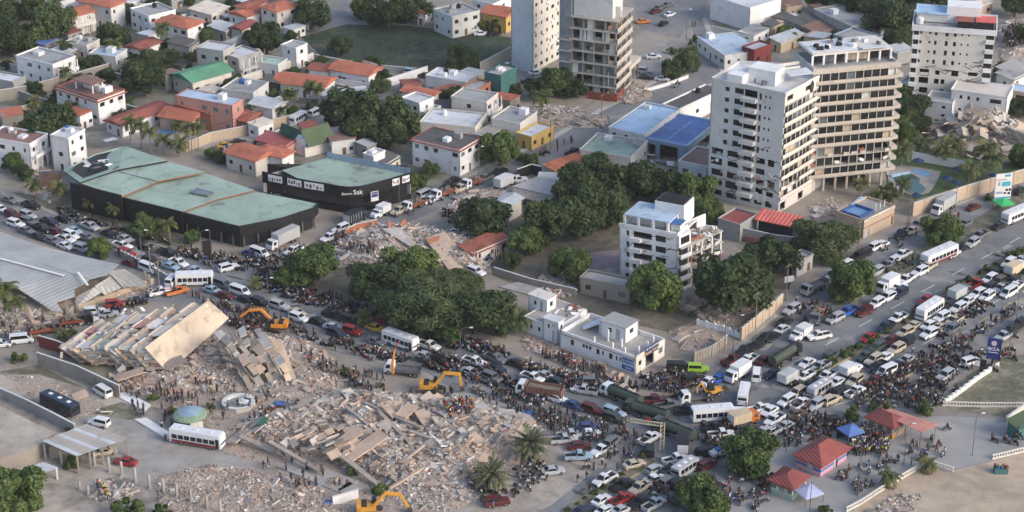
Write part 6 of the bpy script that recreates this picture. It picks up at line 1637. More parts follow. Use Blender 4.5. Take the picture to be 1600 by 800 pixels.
TREE_LIST = [
 (75, 40, 36, 'dark', 'large dark tree beside the cream gallery house'), (18, 62, 32, 'dark', 'dark tree clump above the long stained wall'), (-5, 40, 26, 'dark', 'dark tree at the upper picture corner edge'), (226, 122, 34, 'dark', 'dense dark tree between white villa and green roof'), (230, 98, 22, 'dark', 'dark tree top behind the white villa'),
 (74, 200, 40, 'dark', 'huge dark tree in front of the white terrace house'), (88, 215, 30, 'dark', 'lower dark tree beside the huge dark tree'), (178, 56, 24, 'dark', 'round dark tree below the large pale house'), (200, 20, 17, 'dark', 'narrow dark tree beside the large pale house'), (145, 98, 18, 'dark', 'dark tree beside the grey-roofed white house'),
 (416, 62, 32, 'dark', 'broad dark street tree beside the vacant field'), (488, 22, 27, 'dark', 'street tree on the bend at the field corner'), (318, 54, 17, 'grey', 'pale-leaved tree beside the red hip roof'), (392, 58, 14, 'dark', 'small dark tree behind the grey concrete house'), (240, 88, 16, 'grey', 'thin grey-green tree above the white villa'), (265, 88, 18, 'grey', 'grey-green tree beside the carport'),
 (532, 72, 19, 'dark', 'lone round tree in the vacant field'), (585, 96, 13, 'dark', 'small dark tree at the lower edge of the vacant field'), (722, 90, 27, 'grey', 'scraggy tree at the right end of the field'), (712, 102, 18, 'dark', 'dark low tree at the right end of the field'), (606, 20, 30, 'dark', 'broad tree at the far side of the field'), (640, 12, 26, 'dark', 'dark tree beside the red-roofed corner house'), (566, 12, 20, 'mid', 'green tree at the far side of the field'),
 (742, 38, 12, 'mid', 'bright green tree in front of the yellow house'), (775, 36, 13, 'mid', 'leafy tree before the yellow wall'), (540, 172, 36, 'dark', 'big mango tree beside the white van lane'), (582, 178, 38, 'dark', 'big mango tree in the middle of the upper clump'), (622, 188, 36, 'dark', 'big mango tree beside the white cube house'), (565, 205, 28, 'dark', 'mango tree above the turquoise pool'), (606, 212, 26, 'dark', 'mango tree behind the white two-storey house'),
 (706, 152, 20, 'dark', 'dark tree behind the cracked cream house'), (782, 233, 33, 'mid', 'round green tree at the roadside corner'), (868, 128, 27, 'mid', 'leafy tree at the foot of the gutted building'), (845, 140, 20, 'dark', 'dark tree beside the single palm'), (896, 138, 18, 'dark', 'dark shrubby tree beside rusty hoarding'), (1076, 92, 23, 'grey', 'roadside tree by the parking lot'), (1052, 108, 18, 'dark', 'dark tree over the parked cars'),
 (905, 290, 40, 'dark', 'mango tree beside the orange shop'), (950, 285, 38, 'dark', 'mango tree below the green-roofed block'), (998, 285, 36, 'dark', 'mango tree below the torn blue hall'), (1045, 290, 34, 'dark', 'mango tree above the wrecked white building'), (1088, 300, 33, 'mid', 'brown-tinged mango tree beside the tower'), (855, 345, 42, 'dark', 'mango tree at the lower end of the grove'), (905, 335, 42, 'dark', 'mango tree in the middle of the grove'), (950, 330, 34, 'dark', 'shaded mango tree deep in the grove'), (1105, 335, 24, 'mid', 'brown-green tree behind the wrecked building'), (825, 375, 28, 'mid', 'lower leafy tree at the grove edge'), (930, 258, 24, 'mid', 'green tree top beside the flat-roofed block'),
 (755, 342, 38, 'dark', 'round dark tree beside the rubble heap'), (888, 415, 29, 'mid', 'round green tree behind the derelict workshop'), (1026, 452, 43, 'mid', 'large round tree in front of the wrecked white building'), (1150, 442, 53, 'dark', 'wide spreading dark tree beside the derelict garden'), (1203, 400, 36, 'dark', 'dark tree beside the grey wall'), (1288, 368, 40, 'grey', 'bare grey-leaved tree beside the roof-pool building'), (1330, 440, 37, 'mid', 'bushy tree on the verge over parked cars'), (1472, 358, 30, 'mid', 'round bright tree on the verge beside the box truck'),
 (650, 282, 17, 'mid', 'street tree in front of the black store'), (635, 288, 15, 'mid', 'smaller street tree beside the black store'), (672, 262, 14, 'grey', 'thin tree in front of the white two-storey house'), (505, 296, 24, 'grey', 'slender street tree before the store corner'), (488, 412, 42, 'mid', 'spreading tree on the traffic island'), (455, 428, 26, 'mid', 'lower spreading tree beside the traffic island'), (590, 440, 46, 'dark', 'broad tree over the parked motorbikes'), (640, 412, 38, 'mid', 'leafy tree crown before the rubble heap'), (668, 470, 60, 'grey', 'feathery acacia with bare twigs over the road'), (705, 445, 40, 'grey', 'pale feathery acacia behind the dark tree'), (742, 485, 46, 'dark', 'dense dark tree beside the white school building'), (725, 440, 30, 'dark', 'dark tree top beside the feathery acacia'), (620, 475, 36, 'grey', 'thin acacia leaning over the crowd'), (785, 505, 26, 'dark', 'low dark tree beside the school wing'),
 (1172, 708, 37, 'mid', 'round tree beside the striped kiosk'), (1096, 776, 38, 'mid', 'round tree among parked cars at the lower edge'), (22, 770, 50, 'mid', 'big bright green tree in the lower picture corner'), (-10, 800, 44, 'mid', 'green tree cut by the lower picture corner'), (1412, 165, 36, 'dark', 'dark tree beside the tall tower'), (1400, 205, 26, 'mid', 'brownish tree beside the tower foot'), (1430, 195, 24, 'dark', 'dark tree beside the rounded rubble heap'),
 (1398, 30, 38, 'dark', 'big dark tree beside the upper white tower'), (1360, 14, 30, 'dark', 'woodland tree above the grey row building'), (1320, 6, 26, 'dark', 'woodland tree at the top edge above the row building'), (1282, 2, 22, 'dark', 'woodland tree beside the large white hall'), (1430, 6, 26, 'dark', 'woodland tree at the top edge left of the upper tower'), (1405, 62, 24, 'dark', 'lower dark tree beside the upper tower'), (1470, -2, 20, 'dark', 'tree behind the upper tower roof'), (1588, 6, 24, 'dark', 'dark tree at the top corner above the far rubble'), (1603, 55, 18, 'dark', 'dark tree at the right edge beside far rubble'), (1563, 108, 12, 'dark', 'narrow dark tree beside the upper tower foot'), (1592, 168, 18, 'dark', 'dark tree beside the white block'),
 (50, 12, 22, 'dark', 'dark tree at the top edge above the large tree'), (10, 14, 22, 'dark', 'dark woodland tree in the top corner'), (330, 240, 11, 'mid', 'small round tree at the lane corner'), (345, 246, 11, 'mid', 'second small round tree at the lane corner'), (487, 103, 10, 'mid', 'clipped round tree beside the green wall'), (270, 30, 12, 'dark', 'dark tree behind the red hip roof'), (120, 60, 12, 'dark', 'small dark tree below the gallery house'), (165, 120, 14, 'dark', 'dark tree behind the villa roof'), (540, 118, 14, 'mid', 'leafy tree before the red roof at the lane'), (560, 120, 9, 'mid', 'small tree beside the blue pool cover'),
 (155, 388, 20, 'mid', 'bushy tree at the warehouse edge beside traffic'), (225, 352, 21, 'mid', 'low bushy tree in front of the mall'), (250, 345, 14, 'mid', 'small bushy tree against the black mall wall'), (300, 370, 12, 'mid', 'small tree at the mall forecourt'), (1392, 298, 14, 'grey', 'wide grey shrub at the edge of the garden pool'), (1376, 300, 12, 'grey', 'grey shrub below the tower'), (1332, 270, 17, 'dark', 'dark garden tree below the tower wing'), (1300, 262, 14, 'mid', 'leafy tree at the bend of the tower'), (20, 255, 18, 'mid', 'small tree in front of the white terrace house'), (40, 270, 14, 'dark', 'dark shrub tree beside the collapsed mall end'), (1545, 205, 14, 'dark', 'dark tree in the garden behind palms'), (1600, 245, 20, 'mid', 'tree at the right edge above the garden'),
 (340, 20, 10, 'mid', 'small tree near the top galleries'), (455, 55, 10, 'dark', 'small dark tree near the field street'), (690, 30, 8, 'dark', 'small dark tree before the pale blue-white house'), (700, 205, 10, 'mid', 'small tree beside the cream building'), (1195, 20, 10, 'mid', 'small tree beside the white hall'), (830, 250, 12, 'mid', 'roadside shrub tree near the yellow shop'), (800, 405, 18, 'dark', 'dark tree at the low end of the grove wall'), (700, 520, 22, 'dark', 'low dark tree over the traffic'), (1298, 400, 18, 'grey', 'grey tree beside the gatehouse'), (1250, 385, 16, 'dark', 'dark tree beside the red ribbed shed'),
]
for x, y, r_, kind, lab in TREE_LIST:
  tree(x, y, r_, kind, label=lab)

SHRUBS = [(700, 488, 12, 'under the acacia'), (595, 602, 6, 'on the pavement edge near the flatbed'), (560, 600, 6, 'beside the concrete path'), (540, 580, 9, 'at the near kerb'), (575, 710, 15, 'in the rubble near the bare slab'), (552, 735, 12, 'beside the tan slab in the rubble'), (594, 765, 13, 'tall and narrow beside the excavator'), (1332, 648, 17, 'between blue tent and avenue'), (1365, 636, 12, 'behind the yellow kiosk'), (1385, 634, 10, 'beside the yellow kiosk roof'), (1445, 640, 17, 'at the corner of the grass lot'), (1210, 692, 10, 'beside the striped kiosk'), (1290, 798, 12, 'at the lower edge by the sand'), (110, 672, 9, 'under the tin shed'), (115, 725, 16, 'yellow-green beside the tin shed'), (200, 795, 22, 'at the lower edge by the concrete posts'), (250, 800, 18, 'at the lower edge below the posts'), (30, 560, 12, 'along the cracked wall'), (110, 520, 10, 'beside the red painted wall'), (270, 642, 9, 'beside the gazebo'), (330, 635, 8, 'beside the octagonal pool'), (240, 622, 9, 'in front of the white slab'), (850, 605, 6, 'on the road verge'), (1545, 310, 8, 'on the verge beside the green tent'), (1005, 712, 9, 'at the gantry foot'), (1600, 425, 9, 'at the end of the median'), (815, 245, 9, 'beside the side road'), (1090, 60, 8, 'beside the curving road'), (1050, 80, 9, 'on the parking lot bank'), (990, 95, 9, 'on the parking lot slope')]
for x, y, r_, lab in SHRUBS:
  tree(x, y, r_, 'shrub', label='green shrub ' + lab, name='shrub', cat='shrub')
rs = random.Random(77)
ml = [(1268, 588), (1300, 566), (1350, 538), (1420, 499), (1475, 462), (1525, 432), (1575, 405), (1610, 386)]
nm = 0
for i in range(len(ml) - 1):
  for k in range(4):
    t_ = (k + rs.random()) / 4
    x, y = ml[i][0] + (ml[i + 1][0] - ml[i][0]) * t_, ml[i][1] + (ml[i + 1][1] - ml[i][1]) * t_
    tree(x, y - 2, rs.uniform(5.5, 9.5), 'shrub', label=f'dusty bush on the avenue median, {nth(i * 4 + k)} counting up from its lower end', name='median_bush', cat='bush', group='bushes along the avenue median')
for k in range(9):
  t_ = k / 8
  tree(885 + 118 * t_ + rs.uniform(-3, 3), 796 - 74 * t_, rs.uniform(4, 7), 'shrub', label=f'low bush on the near yellow-kerbed median, {nth(k)} from its lower end', name='median_bush', cat='bush', group='bushes on the near median')

# ---- small garden trees, outbuildings and yard walls that fill the gaps between the houses
RM = [((140, 150), 'white villa'), ((320, 120), 'long green sheet roof'), ((60, 90), 'grey-roofed white house'), ((290, 40), 'white house with red hip roof'), ((350, 80), 'grey concrete house'), ((330, 165), 'dusky pink villa'), ((540, 115), 'red roof at the lane bend'), ((470, 135), 'fan palms'), ((700, 190), 'broad cream building'), ((740, 150), 'cracked cream house'), ((700, 25), 'pale house at the field'), ((160, 20), 'large pale house'), ((400, 20), 'upper red roofs'), ((420, 240), 'orange roofs behind the store'), ((30, 220), 'white terrace house'), ((1150, 60), 'corner store'), ((1290, 40), 'grey row building'), ((790, 310), 'round dark tree'), ((215, 75), 'low rust-red gable'), ((440, 75), 'small white cube house')]
rg = random.Random(41)
fills = {'t': [], 's': [], 'w': []}
def blocked(p, m_):
  for o_, a_, A_, B_ in FOOT:
    d = p - o_; x, y = d.x * math.cos(a_) + d.y * math.sin(a_), -d.x * math.sin(a_) + d.y * math.cos(a_)
    if -m_ < x < A_ + m_ and -m_ < y < B_ + m_: return True
  return False
def near_tree(p, m_): return any((t_.location - p).length < r_ * .8 + m_ for t_, r_ in TREES)
for zone, nt, ns, nw in (([(0, 5), (470, 0), (470, 55), (400, 90), (500, 92), (560, 110), (640, 118), (560, 160), (400, 190), (330, 200), (200, 215), (150, 200), (0, 245)], 105, 32, 26), ([(640, 135), (800, 130), (800, 225), (660, 240)], 10, 8, 5), ([(1130, 60), (1230, 20), (1400, 50), (1290, 75)], 8, 7, 3), ([(400, 205), (640, 215), (630, 250), (520, 240), (400, 232)], 8, 5, 3)):
  zw = [(q.x, q.y) for q in (gp(*p, 0) for p in zone)]
  for key, n_, m_ in (('s', ns, 2.6), ('t', nt, .8), ('w', nw, .5)):
    k = tries = 0
    while k < n_ and tries < 400:
      tries += 1
      p = Vector((rg.uniform(min(q[0] for q in zw), max(q[0] for q in zw)), rg.uniform(min(q[1] for q in zw), max(q[1] for q in zw)), 0))
      if not inside((p.x, p.y), zw) or blocked(p, m_) or near_tree(p, .2 if key == 't' else -1): continue
      if key == 's' and any((q[0] - p).length < 7 for q in fills['s']): continue
      k += 1; fills[key].append((p, key))
      if key == 's': FOOT.append((p - Vector((3, 3, 0)), 0, 6, 6))
def by_mark(lst):
  g_ = {}
  for p, key in lst:
    q = to_px(p); m_ = min(RM, key=lambda r: math.hypot(r[0][0] - q[0], 2 * (r[0][1] - q[1]))); g_.setdefault(m_[1], []).append((math.hypot(m_[0][0] - q[0], 2 * (m_[0][1] - q[1])), q, p))
  for mk, l_ in g_.items():
    for i, (_, q, p) in enumerate(sorted(l_, key=lambda v: v[0])): yield mk, i, q, p
for mk, i, q, p in by_mark(fills['t']):
  tree(q[0], q[1] - 3, rg.uniform(6, 15), rg.choice(('dark', 'dark', 'dark', 'mid', 'grey')), label=f'small garden tree, {nth(i)} closest to the {mk}', name='garden_tree', group='garden trees among the houses')
for mk, i, q, p in by_mark(fills['s']):
  rm = rg.choice(('tin', 'greyflat', 'whiteflat', 'red', 'redb', 'rusttin', 'dark', 'brownflat', 'cream')); wm = rg.choice(('white', 'cool', 'cream', 'grey', 'raw', 'tan', 'white'))
  a_, b2, h_ = rg.uniform(4, 8), rg.uniform(3.5, 6.5), rg.uniform(2.6, 4.2)
  t = thing('outbuilding', f'small {wm if wm not in ("cool", "raw") else "pale"} outbuilding, {nth(i)} closest to the {mk}', 'outbuilding', p, R(rg.choice((52, 48, 56, 20))), 'outbuildings among the houses')
  ubox('wall', W[wm], t, (0, 0, h_ / 2), (a_, b2, h_)); ubox('roof', W['r_' + rm], t, (0, 0, h_ + .1), (a_ + .5, b2 + .5, .16), rot=(rg.uniform(-.1, .1), rg.uniform(-.08, .08), 0))
  ubox('door', M_door, t, (rg.uniform(-1, 1), -b2 / 2 - .02, 1), (.9, .06, 2)); ubox('window', M_glass, t, (-a_ / 2 - .02, rg.uniform(-1, 1), 1.6), (.06, 1.1, .9)); ubox('window', M_glass, t, (a_ * .32, -b2 / 2 - .02, 1.6), (1.0, .06, .9))
for mk, i, q, p in by_mark(fills['w']):
  t = thing('yard_wall', f'plain yard wall, {nth(i)} closest to the {mk}', 'wall', p, R(rg.choice((50, -38, 52, -35))), 'yard walls among the houses')
  L_ = rg.uniform(7, 16); wm = rg.choice(('white', 'raw', 'cream', 'grey')); ubox('wall_panel', W[wm], t, (0, 0, 1.1), (L_, .22, 2.2)); ubox('coping', W['cool'], t, (0, 0, 2.24), (L_ + .1, .32, .1))

# ---- palms
def palm_head(seed, n, L_, droop, w, leaflets=12, up=(.1, 1.2)):
  r_ = random.Random(seed); b_ = MB()
  for k in range(n):
    a = 2 * math.pi * k / n * 1.0 + r_.uniform(-.25, .25); e = r_.uniform(*up) if k % 3 else r_.uniform(-.35, .3)
    l = L_ * r_.uniform(.8, 1.1); pts = []
    for s in range(7):
      t = s / 6
      el = e - droop * t * t * 1.4
      pts.append(t)
    p = Vector((0, 0, 0)); P_ = [p.copy()]
    for s in range(6):
      el = e - droop * ((s + .5) / 6) ** 1.5 * 1.6
      p = p + Vector((math.cos(a) * math.cos(el), math.sin(a) * math.cos(el), math.sin(el))) * l / 6; P_.append(p.copy())
    side = Vector((-math.sin(a), math.cos(a), 0))
    for s in range(6):
      b_.add([P_[s] - side * .07, P_[s] + side * .07, P_[s + 1] + side * .05, P_[s + 1] - side * .05], [(0, 1, 2, 3)])
    for j in range(leaflets):
      t = .12 + .86 * j / leaflets; f = t * 6; s = min(5, int(f)); q = P_[s].lerp(P_[s + 1], f - s); d = (P_[s + 1] - P_[s]).normalized()
      ll = w * (1 - abs(t - .45) * 1.1) * r_.uniform(.85, 1.1)
      for sg in (-1, 1):
        tip = q + side * sg * ll * .8 + d * ll * .5 + Vector((0, 0, -ll * r_.uniform(.15, .55)))
        b_.add([q - d * .1, q + d * .16, tip + d * .07, tip - d * .03], [(0, 1, 2, 3)])
  return b_
PALM = {'coco': [palm_head(s, 20, 3.0, 1.0, .95) for s in (1, 2)], 'date': [palm_head(s, 54, 3.6, .55, .7, 14, (.05, 1.45)) for s in (3,)], 'fan': [palm_head(s, 26, 1.7, .6, .7, 8, (-.2, 1.3)) for s in (5,)]}
PALMM = {k: [b_.mesh('fronds', LEAF['date' if k == 'date' else 'palm']) for b_ in v] for k, v in PALM.items()}
PALMDRY = PALM['coco'][0].mesh('fronds', LEAF['dry'])
def palm(x, y, hpx, kind, lab, size=1.0, dry=False):
  """crown centre at pixel (x, y), trunk hpx pixels long below it"""
  rr_ = random.Random(int(x * 13 + y))
  b0 = gp(x, y + hpx, 0); h = hpx / (px_per_m(b0) * _c)
  t = thing('palm_tree', lab, 'palm tree', b0, rr_.uniform(0, 6.28))
  lean = Vector((rr_.uniform(-.4, .4), rr_.uniform(-.4, .4), 0))
  r0 = .32 if kind == 'date' else .18
  m_ = MB().path([(0, 0, 0), lean * .4 + Vector((0, 0, h * .5)), lean + Vector((0, 0, h))], [r0, r0 * .75, r0 * .7], 7).mesh('trunk', M_palmbark)
  ob('trunk', m_, t)
  ob('fronds', PALMDRY if dry else rr_.choice(PALMM[kind]), t, lean + Vector((0, 0, h)), None, (size,) * 3)
for x, y, h, k, lab, s in [
 (255, 47, 38, 'coco', 'tall palm beside the white house with red hip roof', 1.1), (181, 70, 26, 'coco', 'palm beside the low rust-red gable roof', 1.1), (106, 112, 22, 'coco', 'palm in front of the grey-roofed white house', .9), (100, 70, 18, 'coco', 'palm between dark trees and cream house', .8), (42, 8, 22, 'coco', 'palm at the top edge beside dark trees', 1.0),
 (205, 190, 32, 'coco', 'first palm of the row along the lane, beside white house', 1.0), (221, 196, 36, 'coco', 'second palm of the row along the lane', 1.0), (237, 206, 34, 'coco', 'third palm of the row, before the villa pool', 1.0), (258, 218, 22, 'coco', 'short palm behind the mall roof corner', 1.0), (282, 222, 22, 'coco', 'broad palm at the mall back corner', 1.1), (296, 200, 36, 'coco', 'tall palm on the lane wall', 1.0), (311, 200, 34, 'coco', 'last palm on the lane wall', 1.0), (105, 168, 20, 'coco', 'yellowish palm beside the white villa', 1.0), (118, 165, 18, 'coco', 'second palm beside the white villa', .9), (55, 158, 16, 'coco', 'palm beside the long stained wall', .9),
 (456, 148, 34, 'fan', 'large fan palm beside red low house', 1.7), (484, 137, 26, 'fan', 'fan palm in the middle of the row', 1.4), (499, 140, 26, 'fan', 'smaller fan palm of the row', 1.3), (440, 172, 22, 'coco', 'palm at the end of the tan wall', .8), (398, 166, 22, 'coco', 'palm beside orange-trimmed villa', 1.0), (312, 125, 18, 'coco', 'palm in front of green sheet roof', .9), (330, 122, 18, 'coco', 'second palm in front of green sheet roof', .9), (205, 193, 14, 'coco', 'low palm at the red-brown roof', .8), (300, 193, 14, 'coco', 'yellow-green palm in the villa patio', .9), (275, 196, 14, 'coco', 'low palm in the villa patio', .8),
 (848, 152, 34, 'coco', 'single palm beside the splintered wreck', 1.2), (1470, 232, 24, 'coco', 'drooping palm in the pool garden', 1.4), (1490, 222, 26, 'coco', 'palm behind the drooping garden palm', 1.2), (1537, 232, 34, 'coco', 'tall palm against the garden wall', 1.4), (1545, 248, 30, 'coco', 'broad palm beside the garden wall', 1.4), (1513, 262, 24, 'coco', 'palm on the garden lawn', 1.2), (1408, 235, 24, 'coco', 'palm beside the tower wing', 1.3), (1436, 222, 24, 'coco', 'dark palm between tower and rubble heap', 1.1), (1410, 285, 20, 'coco', 'young palm beside the garden pool', .9), (1395, 305, 16, 'coco', 'short palm below the garden pool', .8), (1370, 302, 16, 'coco', 'short palm above the roof-pool building', .8), (1343, 288, 20, 'coco', 'slender palm below the tower wing', .9), (1285, 265, 24, 'coco', 'palm at the curved tower corner', 1.1),
 (1436, 119, 28, 'coco', 'first palm before the upper tower', 1.0), (1467, 120, 26, 'coco', 'middle palm before the upper tower', 1.0), (1497, 124, 24, 'coco', 'third palm before the upper tower', 1.0), (825, 690, 26, 'date', 'large date palm beside the slab field', 1.15), (772, 738, 22, 'date', 'second date palm at the rubble edge', 1.1), (8, 452, 46, 'coco', 'tall palm at the left edge before the warehouse', 1.3), (28, 472, 34, 'coco', 'shorter palm beside the tall edge palm', 1.0),
 (58, 288, 22, 'coco', 'palm on the verge at the mall end', .9), (92, 292, 26, 'coco', 'palm on the verge before collapsed mall roof', 1.0), (141, 317, 20, 'coco', 'small palm on the mall verge', .7), (182, 323, 24, 'coco', 'palm on the verge beside the black wall', .8), (266, 350, 24, 'coco', 'palm before the mall front glazing', .9), (570, 494, 14, 'coco', 'small palm among the stopped cars', .9), (806, 498, 22, 'coco', 'palm beside the school wing', 1.2), (1446, 725, 12, 'coco', 'small palm at the balustrade end', .8), (1386, 746, 16, 'coco', 'yellowish palm on the balustrade', .9), (97, 525, 8, 'coco', 'banana-like palm clump beside the red wall', .7), (680, 28, 12, 'coco', 'small palm before pale house, outer', .6), (700, 32, 12, 'coco', 'small palm before pale house, inner', .6), (720, 32, 12, 'coco', 'small palm before the brick forecourt', .6), (398, 440, 12, 'coco', 'small palm at the crossroads', .7), (668, 188, 14, 'coco', 'small palm beside the low white terrace house', .8)]:
  palm(x, y, h, k, lab, s)
palm(560, 202, 26, 'coco', 'palm with dried yellow fronds behind the mango trees', 1.1, True)
# ------------------------------------------------------------------ vehicles
M_paint = mat('car_paint', objcol=True, var=.03, stain=.06, rough=.35, spec=.5)
M_cglass = glass_mat('car_glass', lin((36, 40, 46)), .08)
M_tyre = mat('tyre', lin((36, 36, 37)), var=.1); M_hub = mat('wheel_rim', lin((150, 150, 152)), rough=.4, metal=.5)
M_trim = mat('dark_trim', lin((48, 48, 50)), var=.1); M_lamp = mat('headlamp', lin((222, 224, 224)), rough=.2); M_tail = mat('tail_lamp', lin((150, 24, 22)), rough=.3)
M_cargo = mat('cargo', lin((120, 108, 96)), var=.3, scale=2)
wb = MB(); wb.tube((0, -.11, 0), (0, .11, 0), .33, .33, 12, 0); wb.tube((0, -.12, 0), (0, .12, 0), .19, .19, 8, 1)
WHEEL = wb.mesh('wheel', [M_tyre, M_hub])

def loft(secs, m=0, mb=None):
  """body through cross-sections (x, half-width, z bottom, z top, half-width at top)"""
  b_ = mb or MB()
  k = len(b_.v)
  for x, w, z0, z1, wt in secs:
    zm = z0 + (z1 - z0) * .55
    b_.v += [(x, -w * .95, z0), (x, w * .95, z0), (x, w, zm), (x, wt, z1), (x, -wt, z1), (x, -w, zm)]
  for i in range(len(secs) - 1):
    for j in range(6):
      a, b2 = k + i * 6 + j, k + i * 6 + (j + 1) % 6
      b_.f.append((a, b2, b2 + 6, a + 6)); b_.m.append(m)
  b_.f.append(tuple(k + j for j in range(5, -1, -1))); b_.m.append(m)
  e = k + (len(secs) - 1) * 6
  b_.f.append(tuple(e + j for j in range(6))); b_.m.append(m)
  return b_

def quad(pts, m, name):
  b_ = MB(); b_.add(pts, [(0, 1, 2, 3)]); return b_.mesh(name, m)

TYPES = {}
def car_type(key, Ln, W_, prof, cab, wheels, hw=1.0, bed=None, wr=1.0, extra=None):
  """prof: lower-body sections; cab: (x rear base, x rear roof, x front roof, x front base, z sill, z roof)"""
  w = W_ / 2
  b_ = MB()
  loft([(x * Ln, w * s, z0, z1, w * s * .93) for x, s, z0, z1 in prof], 0, b_)
  xr, xr2, xf2, xf, zs, zr = cab
  xr, xr2, xf2, xf = xr * Ln, xr2 * Ln, xf2 * Ln, xf * Ln
  wt = w * .78; ws = w * .93
  b_.hexa([(xr, -ws, zs), (xf, -ws, zs), (xf, ws, zs), (xr, ws, zs), (xr2, -wt, zr), (xf2, -wt, zr), (xf2, wt, zr), (xr2, wt, zr)])
  parts = []
  def lerp(a, b, t): return tuple(a[i] + (b[i] - a[i]) * t for i in range(3))
  def pane(c, nm, out, u=(.07, .93), v=(.14, .9)):
    def pt(s, t): return lerp(lerp(c[0], c[1], s), lerp(c[3], c[2], s), t)
    pts = [pt(u[0], v[0]), pt(u[1], v[0]), pt(u[1], v[1]), pt(u[0], v[1])]
    parts.append((nm, quad([tuple(p[i] + out[i] for i in range(3)) for p in pts], M_cglass, nm), (0, 0, 0), None))
  pane([(xf, -ws, zs), (xf, ws, zs), (xf2, wt, zr), (xf2, -wt, zr)], 'windscreen', (.03, 0, .02))
  pane([(xr, ws, zs), (xr, -ws, zs), (xr2, -wt, zr), (xr2, wt, zr)], 'rear_window', (-.03, 0, .02))
  pane([(xr, -ws, zs), (xf, -ws, zs), (xf2, -wt, zr), (xr2, -wt, zr)], 'side_window', (0, -.025, .01), (.06, .94))
  pane([(xf, ws, zs), (xr, ws, zs), (xr2, wt, zr), (xf2, wt, zr)], 'side_window', (0, .025, .01), (.06, .94))
  if bed:
    x0, x1, z0, z1 = bed
    x0, x1 = x0 * Ln, x1 * Ln
    b_.box(((x0 + x1) / 2, 0, z0 + .03), (x1 - x0 - .1, W_ * .8, .06), None, 1)
    for s in (-1, 1): b_.box(((x0 + x1) / 2, s * w * .9, (z0 + z1) / 2), (x1 - x0, w * .16, z1 - z0))
    b_.box((x0 + .05, 0, (z0 + z1) / 2), (.1, W_ * .96, z1 - z0)); b_.box((x1 - .05, 0, (z0 + z1) / 2), (.1, W_ * .9, z1 - z0))
  xe, xs = prof[-1][0] * Ln, prof[0][0] * Ln
  zl = prof[-1][2] + (prof[-1][3] - prof[-1][2]) * .7
  for s in (-1, 1):
    b_.box((xe - .02, s * w * .62, zl), (.1, w * .34, .16), None, 2); b_.box((xs + .02, s * w * .74, zl + .08), (.1, w * .2, .22), None, 3)
  b_.box((xe, 0, prof[-1][2] + .1), (.12, W_ * .8, .2), None, 1)
  if extra: extra(b_, parts)
  for x in wheels:
    for s in (-1, 1):
      parts.append(('wheel', WHEEL, (x * Ln, s * (w - .12), .33 * wr), (wr, 1, wr)))
  TYPES[key] = (b_.mesh('vehicle_body', [M_paint, M_trim, M_lamp, M_tail, M_cargo, W['white']]), parts, Ln)

car_type('s', 4.4, 1.75, [(-.5, .86, .32, .82), (-.47, .96, .22, .92), (-.28, 1, .2, .93), (.2, 1, .2, .92), (.4, .98, .2, .8), (.5, .84, .3, .66)], (-.36, -.2, .07, .24, .9, 1.43), (-.31, .31))
car_type('h', 3.9, 1.7, [(-.5, .88, .32, .9), (-.46, .98, .22, .98), (.18, 1, .2, .95), (.4, .98, .2, .85), (.5, .84, .3, .7)], (-.48, -.38, .06, .24, .94, 1.5), (-.32, .32))
car_type('u', 4.7, 1.86, [(-.5, .92, .38, 1.0), (-.46, 1, .28, 1.1), (.2, 1, .28, 1.08), (.42, .98, .28, 1.0), (.5, .88, .38, .84)], (-.48, -.44, .06, .22, 1.05, 1.76), (-.31, .31), wr=1.12)
car_type('j', 4.3, 1.8, [(-.5, .96, .45, 1.0), (-.48, 1, .4, 1.12), (.22, 1, .4, 1.12), (.46, .96, .42, 1.08), (.5, .92, .45, .98)], (-.49, -.47, .14, .2, 1.1, 1.88), (-.3, .33), wr=1.2)
car_type('p', 5.3, 1.86, [(-.5, .96, .42, .72), (-.48, 1, .36, .78), (-.06, 1, .32, .8), (-.04, 1, .32, 1.06), (.26, 1, .32, 1.06), (.43, .97, .32, .98), (.5, .86, .4, .82)], (-.08, -.05, .12, .25, 1.0, 1.76), (-.3, .32), bed=(-.495, -.08, .78, 1.12), wr=1.12)
car_type('v', 4.9, 1.86, [(-.5, .95, .35, 1.1), (-.48, 1, .28, 1.2), (.28, 1, .26, 1.15), (.44, .96, .28, .95), (.5, .86, .35, .8)], (-.495, -.485, .22, .4, 1.1, 2.0), (-.32, .32))

def side_windows(Ln, W_, n, z0, z1, x0, x1):
  def f(b_, parts):
    for s in (-1, 1):
      for k in range(n):
        a, c = x0 + (x1 - x0) * (k + .08) / n, x0 + (x1 - x0) * (k + .92) / n
        y = s * (W_ / 2 + .025)
        pts = [(a, y, z0), (c, y, z0), (c, y, z1), (a, y, z1)]
        parts.append(('side_window', quad(pts if s < 0 else pts[::-1], M_cglass, 'side_window'), (0, 0, 0), None))
  return f

